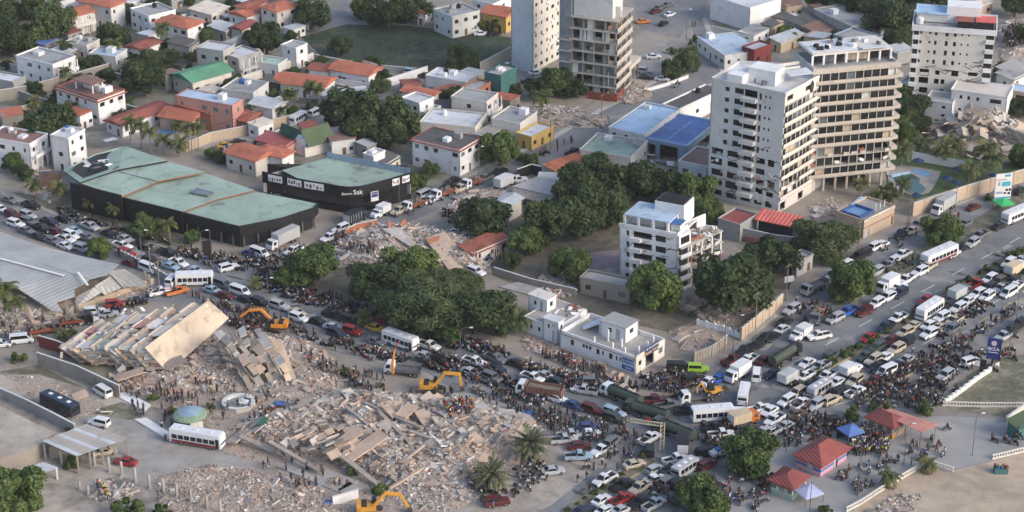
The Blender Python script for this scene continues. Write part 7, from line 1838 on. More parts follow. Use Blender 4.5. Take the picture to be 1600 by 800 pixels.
def box_vehicle(key, Ln, W_, zf, H_, wheels, nw, low=None, stripe=None, win=(1.3, 2.2), dark=False):
  """bus or minibus body with rounded nose, glazed sides and roof hatches"""
  w = W_ / 2; b_ = MB()
  loft([(-Ln / 2, w * .95, zf, H_ - .06, w * .86), (-Ln / 2 + .12, w, zf - .05, H_, w * .92), (Ln / 2 - .5, w, zf - .05, H_, w * .92), (Ln / 2 - .12, w * .97, zf - .03, H_ - .1, w * .88), (Ln / 2, w * .9, zf + .05, H_ - .5, w * .82)], 0, b_)
  if stripe: 
    for s in (-1, 1): b_.box((-.2, s * (w + .005), zf + .3), (Ln * .86, .03, .55), None, 4 if stripe == 'd' else 3)
  for k in range(3): b_.box((-Ln * .3 + k * Ln * .28, 0, H_ + .04), (.8, .7, .1), None, 5)
  parts = []
  side_windows(Ln, W_, nw, win[0], win[1], -Ln / 2 + .5, Ln / 2 - 1.1)(b_, parts)
  parts.append(('windscreen', quad([(Ln / 2 + .03, -w * .84, 1.25), (Ln / 2 + .03, w * .84, 1.25), (Ln / 2 - .1, w * .82, H_ - .4), (Ln / 2 - .1, -w * .82, H_ - .4)], M_cglass, 'windscreen'), (0, 0, 0), None))
  parts.append(('rear_window', quad([(-Ln / 2 - .03, w * .8, 1.5), (-Ln / 2 - .03, -w * .8, 1.5), (-Ln / 2 - .02, -w * .8, H_ - .5), (-Ln / 2 - .02, w * .8, H_ - .5)], M_cglass, 'rear_window'), (0, 0, 0), None))
  yd = -(w + .03)
  parts.append(('door', quad([(Ln / 2 - 1.05, yd, .5), (Ln / 2 - .35, yd, .5), (Ln / 2 - .35, yd, H_ - .6), (Ln / 2 - 1.05, yd, H_ - .6)], M_cglass, 'door'), (0, 0, 0), None))
  for s in (-1, 1):
    b_.box((Ln / 2, s * w * .65, .85), (.1, .4, .22), None, 2); b_.box((-Ln / 2, s * w * .75, 1.0), (.1, .25, .3), None, 3)
  for x in wheels:
    for s in (-1, 1): parts.append(('wheel', WHEEL, (x * Ln, s * (w - .14), .46), (1.4, 1.2, 1.4)))
  TYPES[key] = (b_.mesh('vehicle_body', [M_paint, M_trim, M_lamp, M_tail, W['red'], W['white']]), parts, Ln)
box_vehicle('b', 8.2, 2.4, .55, 3.0, (-.26, .3), 6)
box_vehicle('B', 10.6, 2.5, .5, 3.1, (-.26, .3), 7, stripe='d')
box_vehicle('m', 6.2, 2.1, .45, 2.55, (-.28, .31), 4)
box_vehicle('o', 9.4, 2.4, .6, 2.9, (-.28, .32), 7)

def truck_type(key, Ln, bodyf, cabL=1.9, H_=2.5, W_=2.2, wheels=(-.32, -.2, .36), nose=0.0):
  b_ = MB(); parts = []
  w = W_ / 2
  xc = Ln / 2 - nose
  loft([(xc - cabL, w * .97, .55, H_ - .05, w * .9), (xc - cabL + .15, w, .5, H_, w * .92), (xc - .55, w, .5, H_, w * .9), (xc - .08, w * .97, .5, H_ - .75, w * .92), (xc, w * .9, .55, 1.3, w * .85)], 0, b_)
  if nose: loft([(xc - .1, w * .85, .55, 1.55, w * .75), (xc + nose * .7, w * .8, .55, 1.45, w * .7), (xc + nose, w * .7, .6, 1.25, w * .6)], 0, b_)
  parts.append(('windscreen', quad([(xc - .02, -w * .84, 1.45 + .25), (xc - .02, w * .84, 1.45 + .25), (xc - .5, w * .82, H_ - .06), (xc - .5, -w * .82, H_ - .06)], M_cglass, 'windscreen'), (.05, 0, .03), None))
  for s in (-1, 1):
    y = s * (w + .02); pts = [(xc - cabL * .75, y, 1.5), (xc - .45, y, 1.5), (xc - .7, y * .94, H_ - .2), (xc - cabL * .75, y * .94, H_ - .2)]
    parts.append(('side_window', quad(pts if s < 0 else pts[::-1], M_cglass, 'side_window'), (0, 0, 0), None))
    b_.box((xc + nose + .02, s * w * .6, .85), (.1, .35, .2), None, 2); b_.box((-Ln / 2, s * w * .7, .85), (.08, .25, .18), None, 3)
  b_.box((-cabL / 2 + .1, 0, .72), (Ln - cabL, W_ * .45, .22), None, 1)
  bodyf(b_, parts, -Ln / 2, xc - cabL - .12, W_)
  for x in wheels:
    for s in (-1, 1): parts.append(('wheel', WHEEL, (x * Ln, s * (w - .12), .48), (1.45, 1.3, 1.45)))
  TYPES[key] = (b_.mesh('vehicle_body', [M_paint, M_trim, M_lamp, M_tail, M_cargo, W['white']]), parts, Ln)

def cargo_box(m, z1):
  def f(b_, parts, x0, x1, W_):
    q = MB(); q.box(((x0 + x1) / 2, 0, (.9 + z1) / 2), (x1 - x0, W_ * 1.04, z1 - .9)); parts.append(('cargo_box', q.mesh('cargo_box', m), (0, 0, 0), None))
    q = MB(); q.box((x0 - .03, 0, (1 + z1) / 2), (.06, W_ * .92, z1 - 1.2)); parts.append(('rear_door', q.mesh('rear_door', W['cool']), (0, 0, 0), None))
    q = MB()
    for s in (-1, 1):
      for k in range(5): q.box((x0 + (x1 - x0) * (k + .5) / 5, s * (W_ * .52 + .02), (.9 + z1) / 2), (.06, .05, z1 - 1.0))
    parts.append(('panel_rib', q.mesh('panel_rib', W['cool']), (0, 0, 0), None))
  return f
def flatbed(m, load):
  def f(b_, parts, x0, x1, W_):
    q = MB(); q.box(((x0 + x1) / 2, 0, 1.0), (x1 - x0, W_ * 1.05, .16)); parts.append(('bed', q.mesh('bed', m), (0, 0, 0), None))
    q = MB()
    for s in (-1, 1): q.box(((x0 + x1) / 2, s * W_ * .51, 1.3), (x1 - x0, .06, .5))
    q.box((x0 + .03, 0, 1.3), (.06, W_, .5)); parts.append(('side_board', q.mesh('side_board', m), (0, 0, 0), None))
    if load:
      q = MB(); r_ = random.Random(3)
      for k in range(26): q.box((r_.uniform(x0 + .5, x1 - .5), r_.uniform(-.8, .8), 1.2 + r_.uniform(0, load)), (r_.uniform(.3, .9), r_.uniform(.3, .8), r_.uniform(.2, .6)), Euler((r_.uniform(-.5, .5), r_.uniform(-.5, .5), r_.random() * 3)).to_matrix())
      parts.append(('load', q.mesh('load', M_cargo), (0, 0, 0), None))
  return f
def tank(m):
  def f(b_, parts, x0, x1, W_):
    q = MB()
    n = 14
    for i, (x, s) in enumerate(((x0, .9), (x0 + .15, 1), (x1 - .15, 1), (x1, .9))):
      q.v += [(x, 1.12 * s * math.cos(2 * math.pi * k / n), 1.85 + .95 * s * math.sin(2 * math.pi * k / n)) for k in range(n)]
    for i in range(3):
      for k in range(n): q.f.append((i * n + k, i * n + (k + 1) % n, (i + 1) * n + (k + 1) % n, (i + 1) * n + k)); q.m.append(0)
    q.f += [tuple(range(n - 1, -1, -1)), tuple(range(3 * n, 4 * n))]; q.m += [0, 0]
    parts.append(('tank', q.mesh('tank', m), (0, 0, 0), None))
    q = MB(); q.box(((x0 + x1) / 2, 0, 2.84), (x1 - x0 - .8, .5, .08))
    for k in range(3): q.tube((x0 + (x1 - x0) * (k + .5) / 3, 0, 2.8), (x0 + (x1 - x0) * (k + .5) / 3, 0, 3.0), .25, .25, 8)
    parts.append(('walkway', q.mesh('walkway', M_trim), (0, 0, 0), None))
  return f
def dump(m):
  def f(b_, parts, x0, x1, W_):
    q = MB(); q.box(((x0 + x1) / 2, 0, 1.15), (x1 - x0, W_, .2))
    for s in (-1, 1): q.box(((x0 + x1) / 2, s * W_ * .5, 1.85), (x1 - x0, .12, 1.5))
    q.box((x0, 0, 1.8), (.12, W_, 1.4)); q.box((x1, 0, 2.0), (.12, W_, 1.8))
    for s in (-1, 1):
      for k in range(7): q.box((x0 + (x1 - x0) * (k + .5) / 7, s * (W_ * .5 + .09), 1.85), (.14, .1, 1.5))
    parts.append(('tipper_body', q.mesh('tipper_body', m), (0, 0, 0), None))
    q = MB(); q.hexa([(x0 + .2, -.95, 1.4), (x1 - .2, -.95, 1.4), (x1 - .2, .95, 1.4), (x0 + .2, .95, 1.4), (x0 + .5, -.7, 2.3), (x1 - .5, -.7, 2.4), (x1 - .5, .7, 2.4), (x0 + .5, .7, 2.3)]); parts.append(('load', q.mesh('load', M_cargo), (0, 0, 0), None))
  return f
M_olive = mat('olive_tank', lin((70, 82, 72)), var=.1, rough=.45); M_box = mat('box_white', lin((214, 216, 218)), var=.05, stain=.1); M_boxg = mat('box_grey', lin((172, 174, 176)), var=.06, stain=.1); M_boxb = mat('box_beige', lin((196, 176, 148)), var=.08)
M_dump = mat('dump_brown', lin((122, 88, 76)), var=.15)
M_canvas = mat('canvas_grey', lin((170, 176, 178)), var=.12)
truck_type('t', 6.4, cargo_box(M_box, 3.1)); truck_type('T', 9.0, cargo_box(M_boxg, 3.5), wheels=(-.36, -.24, .38)); truck_type('c', 6.0, cargo_box(M_canvas, 2.7)); truck_type('e', 6.2, cargo_box(M_boxb, 2.9))
truck_type('f', 6.8, flatbed(M_rust, .7)); truck_type('g', 7.6, flatbed(M_steel, 0), wheels=(-.36, -.24, .36)); truck_type('k', 9.6, tank(M_olive), wheels=(-.4, -.28, .1, .38), H_=2.6); truck_type('d', 9.4, dump(M_dump), wheels=(-.38, -.26, .38), H_=2.8, W_=2.4)
truck_type('y', 6.4, cargo_box(mat('army_canvas', lin((44, 48, 56))), 2.9), nose=.0)
truck_type('w', 5.6, cargo_box(M_box, 2.6), nose=.9, cabL=1.5, H_=2.0)

PAL = {'w': ((222, 224, 228), 'white'), 'k': ((38, 39, 42), 'black'), 's': ((172, 176, 182), 'silver'), 'g': ((108, 112, 118), 'grey'), 'b': ((58, 78, 128), 'blue'), 'n': ((42, 50, 72), 'dark blue'), 'r': ((160, 42, 42), 'red'), 'm': ((96, 36, 40), 'maroon'), 'e': ((190, 176, 156), 'beige'),
     'y': ((214, 162, 52), 'yellow'), 'o': ((206, 110, 44), 'orange'), 'l': ((150, 196, 46), 'lime green'), 'c': ((150, 176, 196), 'pale blue'), 'q': ((72, 84, 76), 'dark green'), 'a': ((104, 88, 76), 'brown'), 'x': ((44, 96, 190), 'bright blue'), 'u': ((62, 70, 62), 'olive')}
TNAME = {'s': ('car', 'sedan', 'car'), 'h': ('car', 'hatchback', 'car'), 'u': ('suv', 'SUV', 'car'), 'j': ('off_road_car', 'boxy off-roader', 'car'), 'p': ('pickup_truck', 'pickup truck', 'pickup'), 'v': ('van', 'van', 'van'), 'b': ('bus', 'bus', 'bus'), 'B': ('bus', 'striped city bus', 'bus'), 'm': ('minibus', 'minibus', 'minibus'), 'o': ('bus', 'old bus', 'bus'),
     't': ('box_truck', 'box truck', 'truck'), 'T': ('box_truck', 'long box truck', 'truck'), 'c': ('covered_truck', 'truck with pale canvas cover', 'truck'), 'e': ('box_truck', 'truck with beige box', 'truck'), 'f': ('flatbed_truck', 'loaded flatbed truck', 'truck'), 'g': ('flatbed_truck', 'empty flatbed truck', 'truck'), 'k': ('tanker_truck', 'tanker truck', 'truck'), 'd': ('dump_truck', 'dump truck with brown body', 'truck'), 'y': ('army_truck', 'truck with dark canvas', 'truck'), 'w': ('box_truck', 'small box truck with bonnet', 'truck')}

# pixel x, y of the middle, type, colour, heading (a: along the crossing road to the right, A: reverse, v: up the avenue, V: down it, d: up the side road, D: down it, or degrees)
HD = {'a': -35, 'A': 145, 'v': 45, 'V': 225, 'd': 50, 'D': 230}
VEH = '''15 312 s g a;49 321 p k a;1 326 s w a;20 336 u m a;44 337 u s a;46 347 u g a;25 350 u w a;78 347 p n a;66 357 p k a;41 360 s g a;99 342 s k a;141 354 p s a;170 365 s k a;116 360 s c a;88 362 s m a;112 368 u w a;102 374 p w a;82 376 s g a;60 369 s k a;136 371 h g a;102 384 s w a;130 389 u s a;196 373 s s a;191 384 p w a;199 396 u r a;226 383 u k a;262 395 p k a;352 227 s y 20;372 222 s k 20;362 231 s c 20;196 206 s k 10;392 396 s b a
425 303 s w a;664 304 v s d;672 312 s w D;692 304 f w D;719 295 u e D;738 287 f w D;757 279 p g D;779 270 p k D;710 281 s k d;700 291 s k d;646 322 f w D;623 330 u e D;594 334 w w D;556 343 y n d;532 358 u w D;516 371 p w D;442 379 T w D;459 392 p w D;405 396 v w a;715 363 s w a;790 288 t w d
644 113 u c -20;665 118 s k -20;466 188 m w 60;493 177 v w 60;752 52 s w 10;704 46 s w 10;772 52 s k 10;794 102 s w 40;472 37 s k 40;1044 7 s g 50;1030 12 s g 50;1047 22 s w 50;1025 17 s m 40;1005 33 s o 20;1037 36 s k 60;1021 88 s w 10;1007 111 u s -10;1011 120 s k -10;1047 113 s g -20;1035 123 s w -20;1045 119 s k -20;826 126 s n 10;837 113 s w 30;896 238 p n d;810 281 u w 20
1475 325 T w V;1521 323 s m v;1510 348 s g v;1435 351 p g V;1425 360 s e V;1409 365 p k V;1377 382 s w V;1364 388 j w V;1349 397 u k V;1586 341 b w V;1561 353 s k v;1531 368 p g V;1519 380 u s V;1501 388 s k V;1489 396 s w V;1467 404 B w V;1410 398 p w V;1594 298 u k v
1341 401 u k V;1320 416 j w V;1304 430 v s V;1272 451 g s V;1450 417 p e V;1437 425 u w V;1416 437 p w V;1395 407 s w V;1386 414 p g V;1369 425 u s V;1405 448 s w v;1386 449 t w V;1406 458 u n V;1386 465 u w V;1369 475 j w V;1325 487 p x V;1350 487 u m V;1305 498 u s V;1276 495 f g 250;1237 484 u s V;1225 503 s k V;1221 515 s w V;1206 526 s k V;1250 525 w w V;1280 525 p w 200;1230 551 s w V;1227 559 k k v;1261 567 s w V;1282 573 p s V;1299 556 j q v;1257 588 p w V;1235 592 c g v;1207 584 s n V;1404 497 p w V;1384 511 p n V;1357 527 s r V;1447 468 s r V;1436 481 s m V;1452 489 b w V;1482 480 u k V;1497 482 u w V;1499 461 c g v;1512 470 s w V;1527 460 u w V;1542 464 u w V;1545 451 u k V;1525 444 p r v;1546 437 u w V;1560 441 u a V;1565 451 p s V;1576 458 v w V;1587 448 p w V;1555 426 s k V;1582 440 u k V;1587 424 e w v;1576 412 u w V;1595 406 s s V
1471 497 j w V;1467 512 s e V;1450 509 h w V;1427 509 s e V;1414 520 u e V;1452 522 u w V;1491 501 p e V;1487 515 u g V;1391 532 h m V;1416 535 u k V;1400 546 u e V;1370 544 j q V;1352 556 s q V;1365 563 u e V;1382 558 s w V;1416 562 s s V;1400 572 s k V;1372 573 p k V;1385 581 v w V;1330 580 w w v;1292 588 p w V;1307 597 s w V;1335 596 u e V;1277 597 s k V;1367 595 p m V;1477 587 u s 230;1517 566 j w 30;1569 525 p s V;1579 517 u k V;1592 507 u k V
1245 615 u e V;1280 612 m s V;1264 603 s k V;1314 611 u k v;1336 612 p w v;1299 625 u e v;1274 633 u s V;1251 631 p w v;1229 628 j w V;1245 646 s a 20;1226 666 s s V;1210 656 p w V;1204 676 p s V;1202 642 s w V;1307 658 u k 10
843 615 d w 160;914 610 p s 160;872 623 h w a;897 633 s b a;926 640 u m a;960 645 u c a;961 654 u u a;971 622 k w 140;1009 647 k u 148;1052 676 k q 140;972 609 p e a;1020 625 p m 10;1044 633 p g 20;1059 621 p a 30;1074 641 p k 10;1090 622 g w 195;1162 620 m w 80;1113 652 b w 5;1162 646 u w 0;1162 658 e o 30;1127 679 p w 10;1116 668 p k 10;1172 673 u k v;1187 639 p w 20;1194 676 p s V;920 667 h b 0;922 677 s w 5;891 680 p s 10;881 687 p s 10;905 696 s m 10;904 713 p c 5;864 735 s s 15;941 703 p w V;957 690 u g 60;1015 685 p w v;1015 704 j k 90;991 725 s e 30;1067 698 y k 80;1056 718 p w 20;1082 720 s s 20;1024 733 h s v;1051 732 p g 30;1070 736 m s v;1104 726 u m v;1105 706 u k 20;945 749 p w V;1024 748 s w 30;1045 752 u g v;1062 755 u k v;1000 762 p e V;972 758 p k v;940 781 s w v;972 780 p r v;999 785 p k v;1022 788 p s v;946 797 s w v;972 796 s s v;910 798 s n v;1057 777 s k 80;1091 753 s w 20;1100 747 s k 10
1091 577 j l 0;1060 575 v k 0;1085 593 u k 20;1152 587 t w V;1182 586 v w 80;1109 595 s w v;1125 591 s x v;1144 563 p m v;1169 563 p w V;1164 548 p k V;1181 540 s k V;1195 527 s k V;1194 562 s m v;832 590 p w a;852 587 s s a;821 596 s n a;870 596 s n a;808 568 s k a;927 597 u g 0
744 425 u w -40;437 478 u s a;464 488 s e a;467 497 u w a;407 473 u k a;497 502 s k a;520 511 s s a;527 521 u n a;551 518 j r a;547 500 u k a;521 492 p k a;586 512 s y a;602 501 s r A;626 537 b w a;670 540 p w a;664 556 s s a;690 566 j k a;741 565 p w a;774 560 p g a;777 576 s n a;735 581 s s a;769 591 j g a;620 508 s q a;647 523 s q a;630 580 g w 170;587 533 s g a
232 420 v w a;279 411 p w a;267 416 s c a;305 422 s c a;296 425 s g a;237 408 u k a;357 418 u w 30;269 439 v w 80;304 441 b w 8;347 445 v g a;332 453 s c a;352 461 s m a;375 456 v w a;250 456 p w 30;276 455 p o 30;215 470 s k 10;180 476 j r 15;169 490 s s 20;147 487 u w 15;120 503 f k 20;71 517 f a 20;139 500 s w 20;34 531 v w 8;1 537 s w 10;385 468 s k a;205 411 s m a;160 612 v w 130;94 637 o n 143;155 661 j w 160;309 690 B w -22;196 721 s r 165;164 705 s e 20;776 784 u m 20'''
def spawn(key, px, py, col, rz, label, group=None, name=None):
  body, parts, Ln = TYPES[key]
  nm, _, cat = TNAME[key]
  p = gp(px, py, .65); p.z = .03
  t = thing(name or nm, label, cat, p, R(rz), group, body, lin(PAL[col][0]))
  for n_, me, lc, sc in parts:
    ob(n_, me, t, lc, None, sc)
  return t

MARKS = [((560, 300), 'black electronics store'), ((300, 385), 'black mall front'), ((90, 420), 'fallen warehouse roof'), ((260, 520), 'tipped apartment block'), ((430, 505), 'orange excavator'), ((560, 460), 'traffic-island trees'), ((700, 530), 'feathery acacia'), ((920, 560), 'white school building'), ((690, 605), 'slab-field excavator'), ((1005, 690), 'overhead sign gantry'), ((1100, 600), 'lime green off-roader'), ((1172, 730), 'kiosk-side round tree'), ((1285, 720), 'striped kiosk'), ((1400, 670), 'yellow kiosk'), ((1545, 540), 'blue roadside banner'), ((1330, 460), 'bushy verge tree'), ((1472, 375), 'round verge tree'), ((1565, 320), 'green verge tent'), ((1452, 487), 'white bus on the avenue'), ((1310, 575), 'lower median end'), ((1530, 430), 'upper median stretch'), ((1010, 115), 'gutted building car park'), ((1090, 60), 'curving upper road'), ((730, 290), 'side-road collapsed house'), ((640, 112), 'vacant field'), ((370, 225), 'palm-lined lane'), ((130, 690), 'patched tin shed'), ((300, 660), 'round gazebo'), ((800, 720), 'date palms'), ((20, 330), 'mall-end verge'), ((1400, 360), 'roof-pool building'), ((850, 270), 'orange-roofed shop'), ((780, 40), 'yellow house'), ((1230, 500), 'tan graffiti wall'), ((940, 760), 'yellow-kerbed median')]
def mark_of(px, py):
  return min(MARKS, key=lambda m: (m[0][0] - px) ** 2 + (m[0][1] - py) ** 2 * 3)
rows = []
for ln in VEH.split('\n'):
  for it in ln.split(';'):
    x, y, k, c, h = it.split(); rows.append((float(x), float(y), k, c, HD[h] if h in HD else float(h)))
by = {}
for r_ in rows:
  m_ = mark_of(r_[0], r_[1]); by.setdefault((r_[2], r_[3], m_[1]), []).append((math.hypot(m_[0][0] - r_[0], 1.7 * (m_[0][1] - r_[1])), r_))
rv = random.Random(12)
VPOS = []
for (k, c, mk), lst in by.items():
  lst.sort()
  for i, (_, r_) in enumerate(lst):
    cn = PAL[c][1]; tn = TNAME[k][1]
    if len(lst) == 1: lab = f'{cn} {tn} near the {mk}'
    else: lab = f'{cn} {tn}, {nth(i)} closest such one to {mk}'
    spawn(k, r_[0], r_[1], c, r_[4] + rv.uniform(-5, 5), lab)
    VPOS.append((gp(r_[0], r_[1], 0), TYPES[k][2]))

# ---- excavators
M_exc = mat('excavator_yellow', lin((214, 150, 52)), var=.12, scale=1.5, rough=.5); M_exo = mat('excavator_orange', lin((226, 140, 48)), var=.1, scale=1.5, rough=.5); M_track = mat('track_steel', lin((74, 68, 62)), var=.25, scale=2)
def excavator(px, py, rz, slew, label, m, boom):
  t = thing('excavator', label, 'excavator', gp(px, py, 0), R(rz))
  for s in (-1, 1):
    b_ = MB(); pts = [(-1.9, .25), (-1.6, 0), (1.6, 0), (1.9, .25), (1.9, .6), (1.6, .85), (-1.6, .85), (-1.9, .6)]
    n = len(pts)
    b_.v = [(x, s * 1.15 - .3, z) for x, z in pts] + [(x, s * 1.15 + .3, z) for x, z in pts]
    b_.f = [tuple(range(n)), tuple(range(2 * n - 1, n - 1, -1))] + [((i + 1) % n, i, n + i, n + (i + 1) % n) for i in range(n)]; b_.m = [0] * len(b_.f)
    ob('track', b_.mesh('track', M_track), t)
  ubox('undercarriage', M_track, t, (0, 0, .7), (1.8, 1.8, .5))
  u = ob('upper_body', MB().box((-.7, 0, 1.55), (3.2, 2.4, .9)).box((-2.1, 0, 1.75), (.8, 2.4, 1.2)).mesh('upper_body', m), t, (0, 0, 0), (0, 0, R(slew)))
  ob('cab', MB().hexa([(.1, .2, 1.2), (1.2, .2, 1.2), (1.2, 1.15, 1.2), (.1, 1.15, 1.2), (.2, .25, 2.9), (.9, .25, 2.9), (.9, 1.1, 2.9), (.2, 1.1, 2.9)]).mesh('cab', M_glass), u)
  ob('engine_cover', MB().box((-1.5, 0, 2.15), (1.6, 2.1, .35)).mesh('engine_cover', M_trim), u)
  def seg(nm, a, b2, w, mm, thk=.5):
    a, b2 = Vector(a), Vector(b2); d = b2 - a; q = d.to_track_quat('X', 'Z')
    ob(nm, MB().box((0, 0, 0), (d.length + .2, w, thk)).mesh(nm, mm), u, (a + b2) / 2, q.to_euler())
  p = [(.6, -.3, 1.8)] + boom
  seg('boom', p[0], p[1], .5, m, .6); seg('boom', p[1], p[2], .45, m, .55); seg('stick', p[2], p[3], .35, m, .45)
  e = p[3]
  ob('bucket', MB().hexa([(-.2, -.5, -.9), (.7, -.5, -.7), (.7, .5, -.7), (-.2, .5, -.9), (-.3, -.5, .1), (.3, -.5, .15), (.3, .5, .15), (-.3, .5, .1)]).mesh('bucket', M_track), u, e)
  for a, b2 in (((.6, -.3, 1.6), tuple(Vector(p[0]).lerp(Vector(p[1]), .8))),):
    ob('hydraulic_ram', MB().tube((a[0], a[1] + .35, a[2]), (b2[0], b2[1] + .35, b2[2]), .1, .1, 6).mesh('hydraulic_ram', M_steel), u)
excavator(432, 516, -30, 205, 'orange excavator reaching over the tipped building beside the crowd', M_exo, [(3.2, -.3, 4.6), (5.6, -.3, 4.3), (7.6, -.3, 2.6)])
excavator(676, 612, -10, 8, 'yellow excavator on the upper edge of the slab field', M_exc, [(2.4, -.3, 4.4), (5.4, -.3, 4.2), (5.7, -.3, 1.4)])
excavator(580, 802, -5, 10, 'yellow excavator with dark engine cover at the lower edge', M_exc, [(2.6, -.3, 4.2), (5.2, -.3, 3.8), (6.6, -.3, 1.0)])
bl = thing('backhoe_loader', 'yellow backhoe loader riding on the white flatbed truck', 'loader', gp(1112, 617, 1.4), R(15))
ob('body', MB().box((0, 0, .9), (2.6, 1.3, .7)).box((1.1, 0, 1.15), (1.2, 1.0, .6)).mesh('body', M_exc), bl)
ob('cab', MB().hexa([(-.9, -.7, 1.3), (.3, -.7, 1.3), (.3, .7, 1.3), (-.9, .7, 1.3), (-.8, -.6, 2.6), (.1, -.6, 2.6), (.1, .6, 2.6), (-.8, .6, 2.6)]).mesh('cab', M_glass), bl)
for x, r_ in ((-.9, 1.9), (1.2, 1.3)):
  for s in (-1, 1): ob('wheel', WHEEL, bl, (x, s * .85, .33 * r_), None, (r_, 1.5, r_))
ob('loader_bucket', MB().box((2.9, 0, .9), (.8, 2.0, .7)).mesh('loader_bucket', M_track), bl)
for a, b2 in (((.9, .5, 1.3), (2.8, .5, 1.0)), ((.9, -.5, 1.3), (2.8, -.5, 1.0))): ob('loader_arm', MB().tube(a, b2, .1, .1, 6).mesh('loader_arm', M_exc), bl)
ob('backhoe_arm', MB().path([(-1.3, 0, 1.0), (-2.2, 0, 3.0), (-3.2, 0, 2.0), (-3.0, 0, .9)], .16, 6).mesh('backhoe_arm', M_exc), bl)
cr = thing('crane_arm', 'orange loading crane standing up beside the flatbed cab', 'crane', gp(614, 584, .9))
ob('mast', MB().path([(0, 0, .1), (0, 0, 2.6), (.5, .2, 5.4)], [.3, .26, .2], 6).mesh('mast', M_exo), cr); ob('jib', MB().path([(.5, .2, 5.4), (1.5, .6, 7.4)], [.18, .1], 6).mesh('jib', M_rust), cr)
bt = thing('boat', 'small white and blue boat on a trailer under the round tree', 'boat', gp(1127, 712, 0), R(30))
loft([(-2.4, .8, .7, 1.4, .85), (0, .85, .6, 1.4, .9), (1.6, .6, .7, 1.5, .7), (2.6, .05, 1.1, 1.6, .1)], 0, hb := MB()); ob('hull', hb.mesh('hull', W['white']), bt); ubox('cockpit', W['tarp'], bt, (-.4, 0, 1.6), (1.6, 1.0, .6))
for s in (-1, 1): ob('wheel', WHEEL, bt, (-.6, s * .8, .33))
# ------------------------------------------------------------------ street furniture
def pole(px, py, hpx, label, arm=0, name='street_lamp', cat='street lamp', m=None, r=.1):
  b0 = gp(px, py, 0); h = hpx / (px_per_m(b0) * _c)
  t = thing(name, label, cat, b0)
  ob('mast', MB().path([(0, 0, 0), (0, 0, h)], [r, r * .6], 7).mesh('mast', m or M_steel), t)
  if arm:
    ob('lamp_arm', MB().path([(0, 0, h), (arm * .3, 0, h + .5), (arm, 0, h + .7)], .05, 5).mesh('lamp_arm', m or M_steel), t)
    ubox('lamp_head', M_lamp, t, (arm, 0, h + .68), (.7, .28, .14))
  return t, h
for x, y, h, a, lab in ((720, 603, 88, 2.2, 'tall curved street lamp over the crossing road'), (1340, 776, 88, -1.5, 'lamp post on the plaza beside the striped kiosk'), (1412, 726, 62, 1.2, 'lamp post on the plaza beside the yellow kiosk'), (1519, 712, 64, 1.2, 'lamp post on the plaza near the sand lot'), (1228, 706, 66, 1.5, 'grey lamp post between avenue and striped kiosk'), (1265, 800, 50, 0, 'thin post beside the pale lilac awning'), (878, 690, 80, 1.8, 'lamp post beside the date palms'), (868, 692, 78, 0, 'second thin post beside the date palms'), (222, 408, 44, 1.4, 'lamp post before the mall forecourt'), (1145, 548, 52, 1.6, 'lamp post beside the panel fence'), (1292, 402, 44, -2.0, 'double-arm lamp beside the grey-leaved tree'), (1416, 362, 36, 0, 'thin pole on the service-road pavement'), (1492, 330, 44, 0, 'thin pole at the perimeter wall'), (624, 322, 44, 0, 'pole before the black store'), (645, 338, 42, 0, 'pole on the side road before the store'), (748, 280, 46, 1.0, 'lamp post beside the white two-storey house'), (703, 292, 40, 0, 'pole beside parked pickups on the side road'), (316, 404, 40, 1.5, 'lamp post at the mall corner'), (1575, 560, 60, 0, 'thin pole beside the blue roadside banner'), (1588, 500, 40, 1, 'lamp post behind the blue roadside banner'), (578, 565, 44, 0, 'slim post on the near pavement'), (1072, 60, 40, 1, 'lamp post on the curving upper road'), (985, 210, 40, 0, 'mast behind the sky-blue roof'), (420, 488, 50, 1.0, 'lamp post beside the orange excavator')):
  pole(x, y, h, lab, a)
WPOLE = mat('wood_pole', lin((132, 120, 106)), var=.15)
ups = []
for x, y, h, lab in ((1132, 552, 62, 'wooden utility pole at the panel fence corner'), (1180, 515, 60, 'wooden utility pole beside the graffiti wall'), (1228, 470, 58, 'wooden utility pole at the gatehouse'), (1340, 398, 54, 'wooden utility pole beside the roof-pool building'), (1420, 350, 50, 'wooden utility pole along the perimeter wall'), (250, 462, 56, 'wooden utility pole beside white bus'), (236, 428, 50, 'wooden utility pole beside the warehouse'), (860, 232, 44, 'wooden utility pole on the side road bend'), (940, 190, 42, 'wooden utility pole by the collapsed wreck'), (300, 238, 40, 'wooden utility pole at the palm lane'), (400, 212, 40, 'wooden utility pole by the tan lane wall'), (500, 182, 38, 'wooden utility pole by the white vans'), (200, 130, 36, 'wooden utility pole by the white villa'), (300, 95, 34, 'wooden utility pole by the grey concrete house'), (420, 70, 32, 'wooden utility pole by the field street')):
  t, hh = pole(x, y, h, lab, 0, 'utility_pole', 'utility pole', WPOLE, .15)
  ubox('crossarm', WPOLE, t, (0, 0, hh - .5), (2.0, .12, .14), .8)
  ups.append((t.location + Vector((0, 0, hh - .4)), lab))
M_cable = mat('cable', lin((40, 40, 42)))
for i, j in ((0, 1), (1, 2), (2, 3), (3, 4), (7, 8), (9, 10), (10, 11), (12, 13), (13, 14), (5, 6)):
  a, b2 = ups[i][0], ups[j][0]
  t = thing('power_line', f'black overhead cables starting from the pole {ups[i][1].split(" pole ")[1]}', 'cable', a)
  for k in (-.9, 0, .9):
    pts_ = [(b2 - a) * s + Vector((k * .7, k * .7, -1.1 * 4 * s * (1 - s))) for s in (i_ / 8 for i_ in range(9))]
    ob('cable', MB().path(pts_, .02, 4).mesh('cable', M_cable), t)
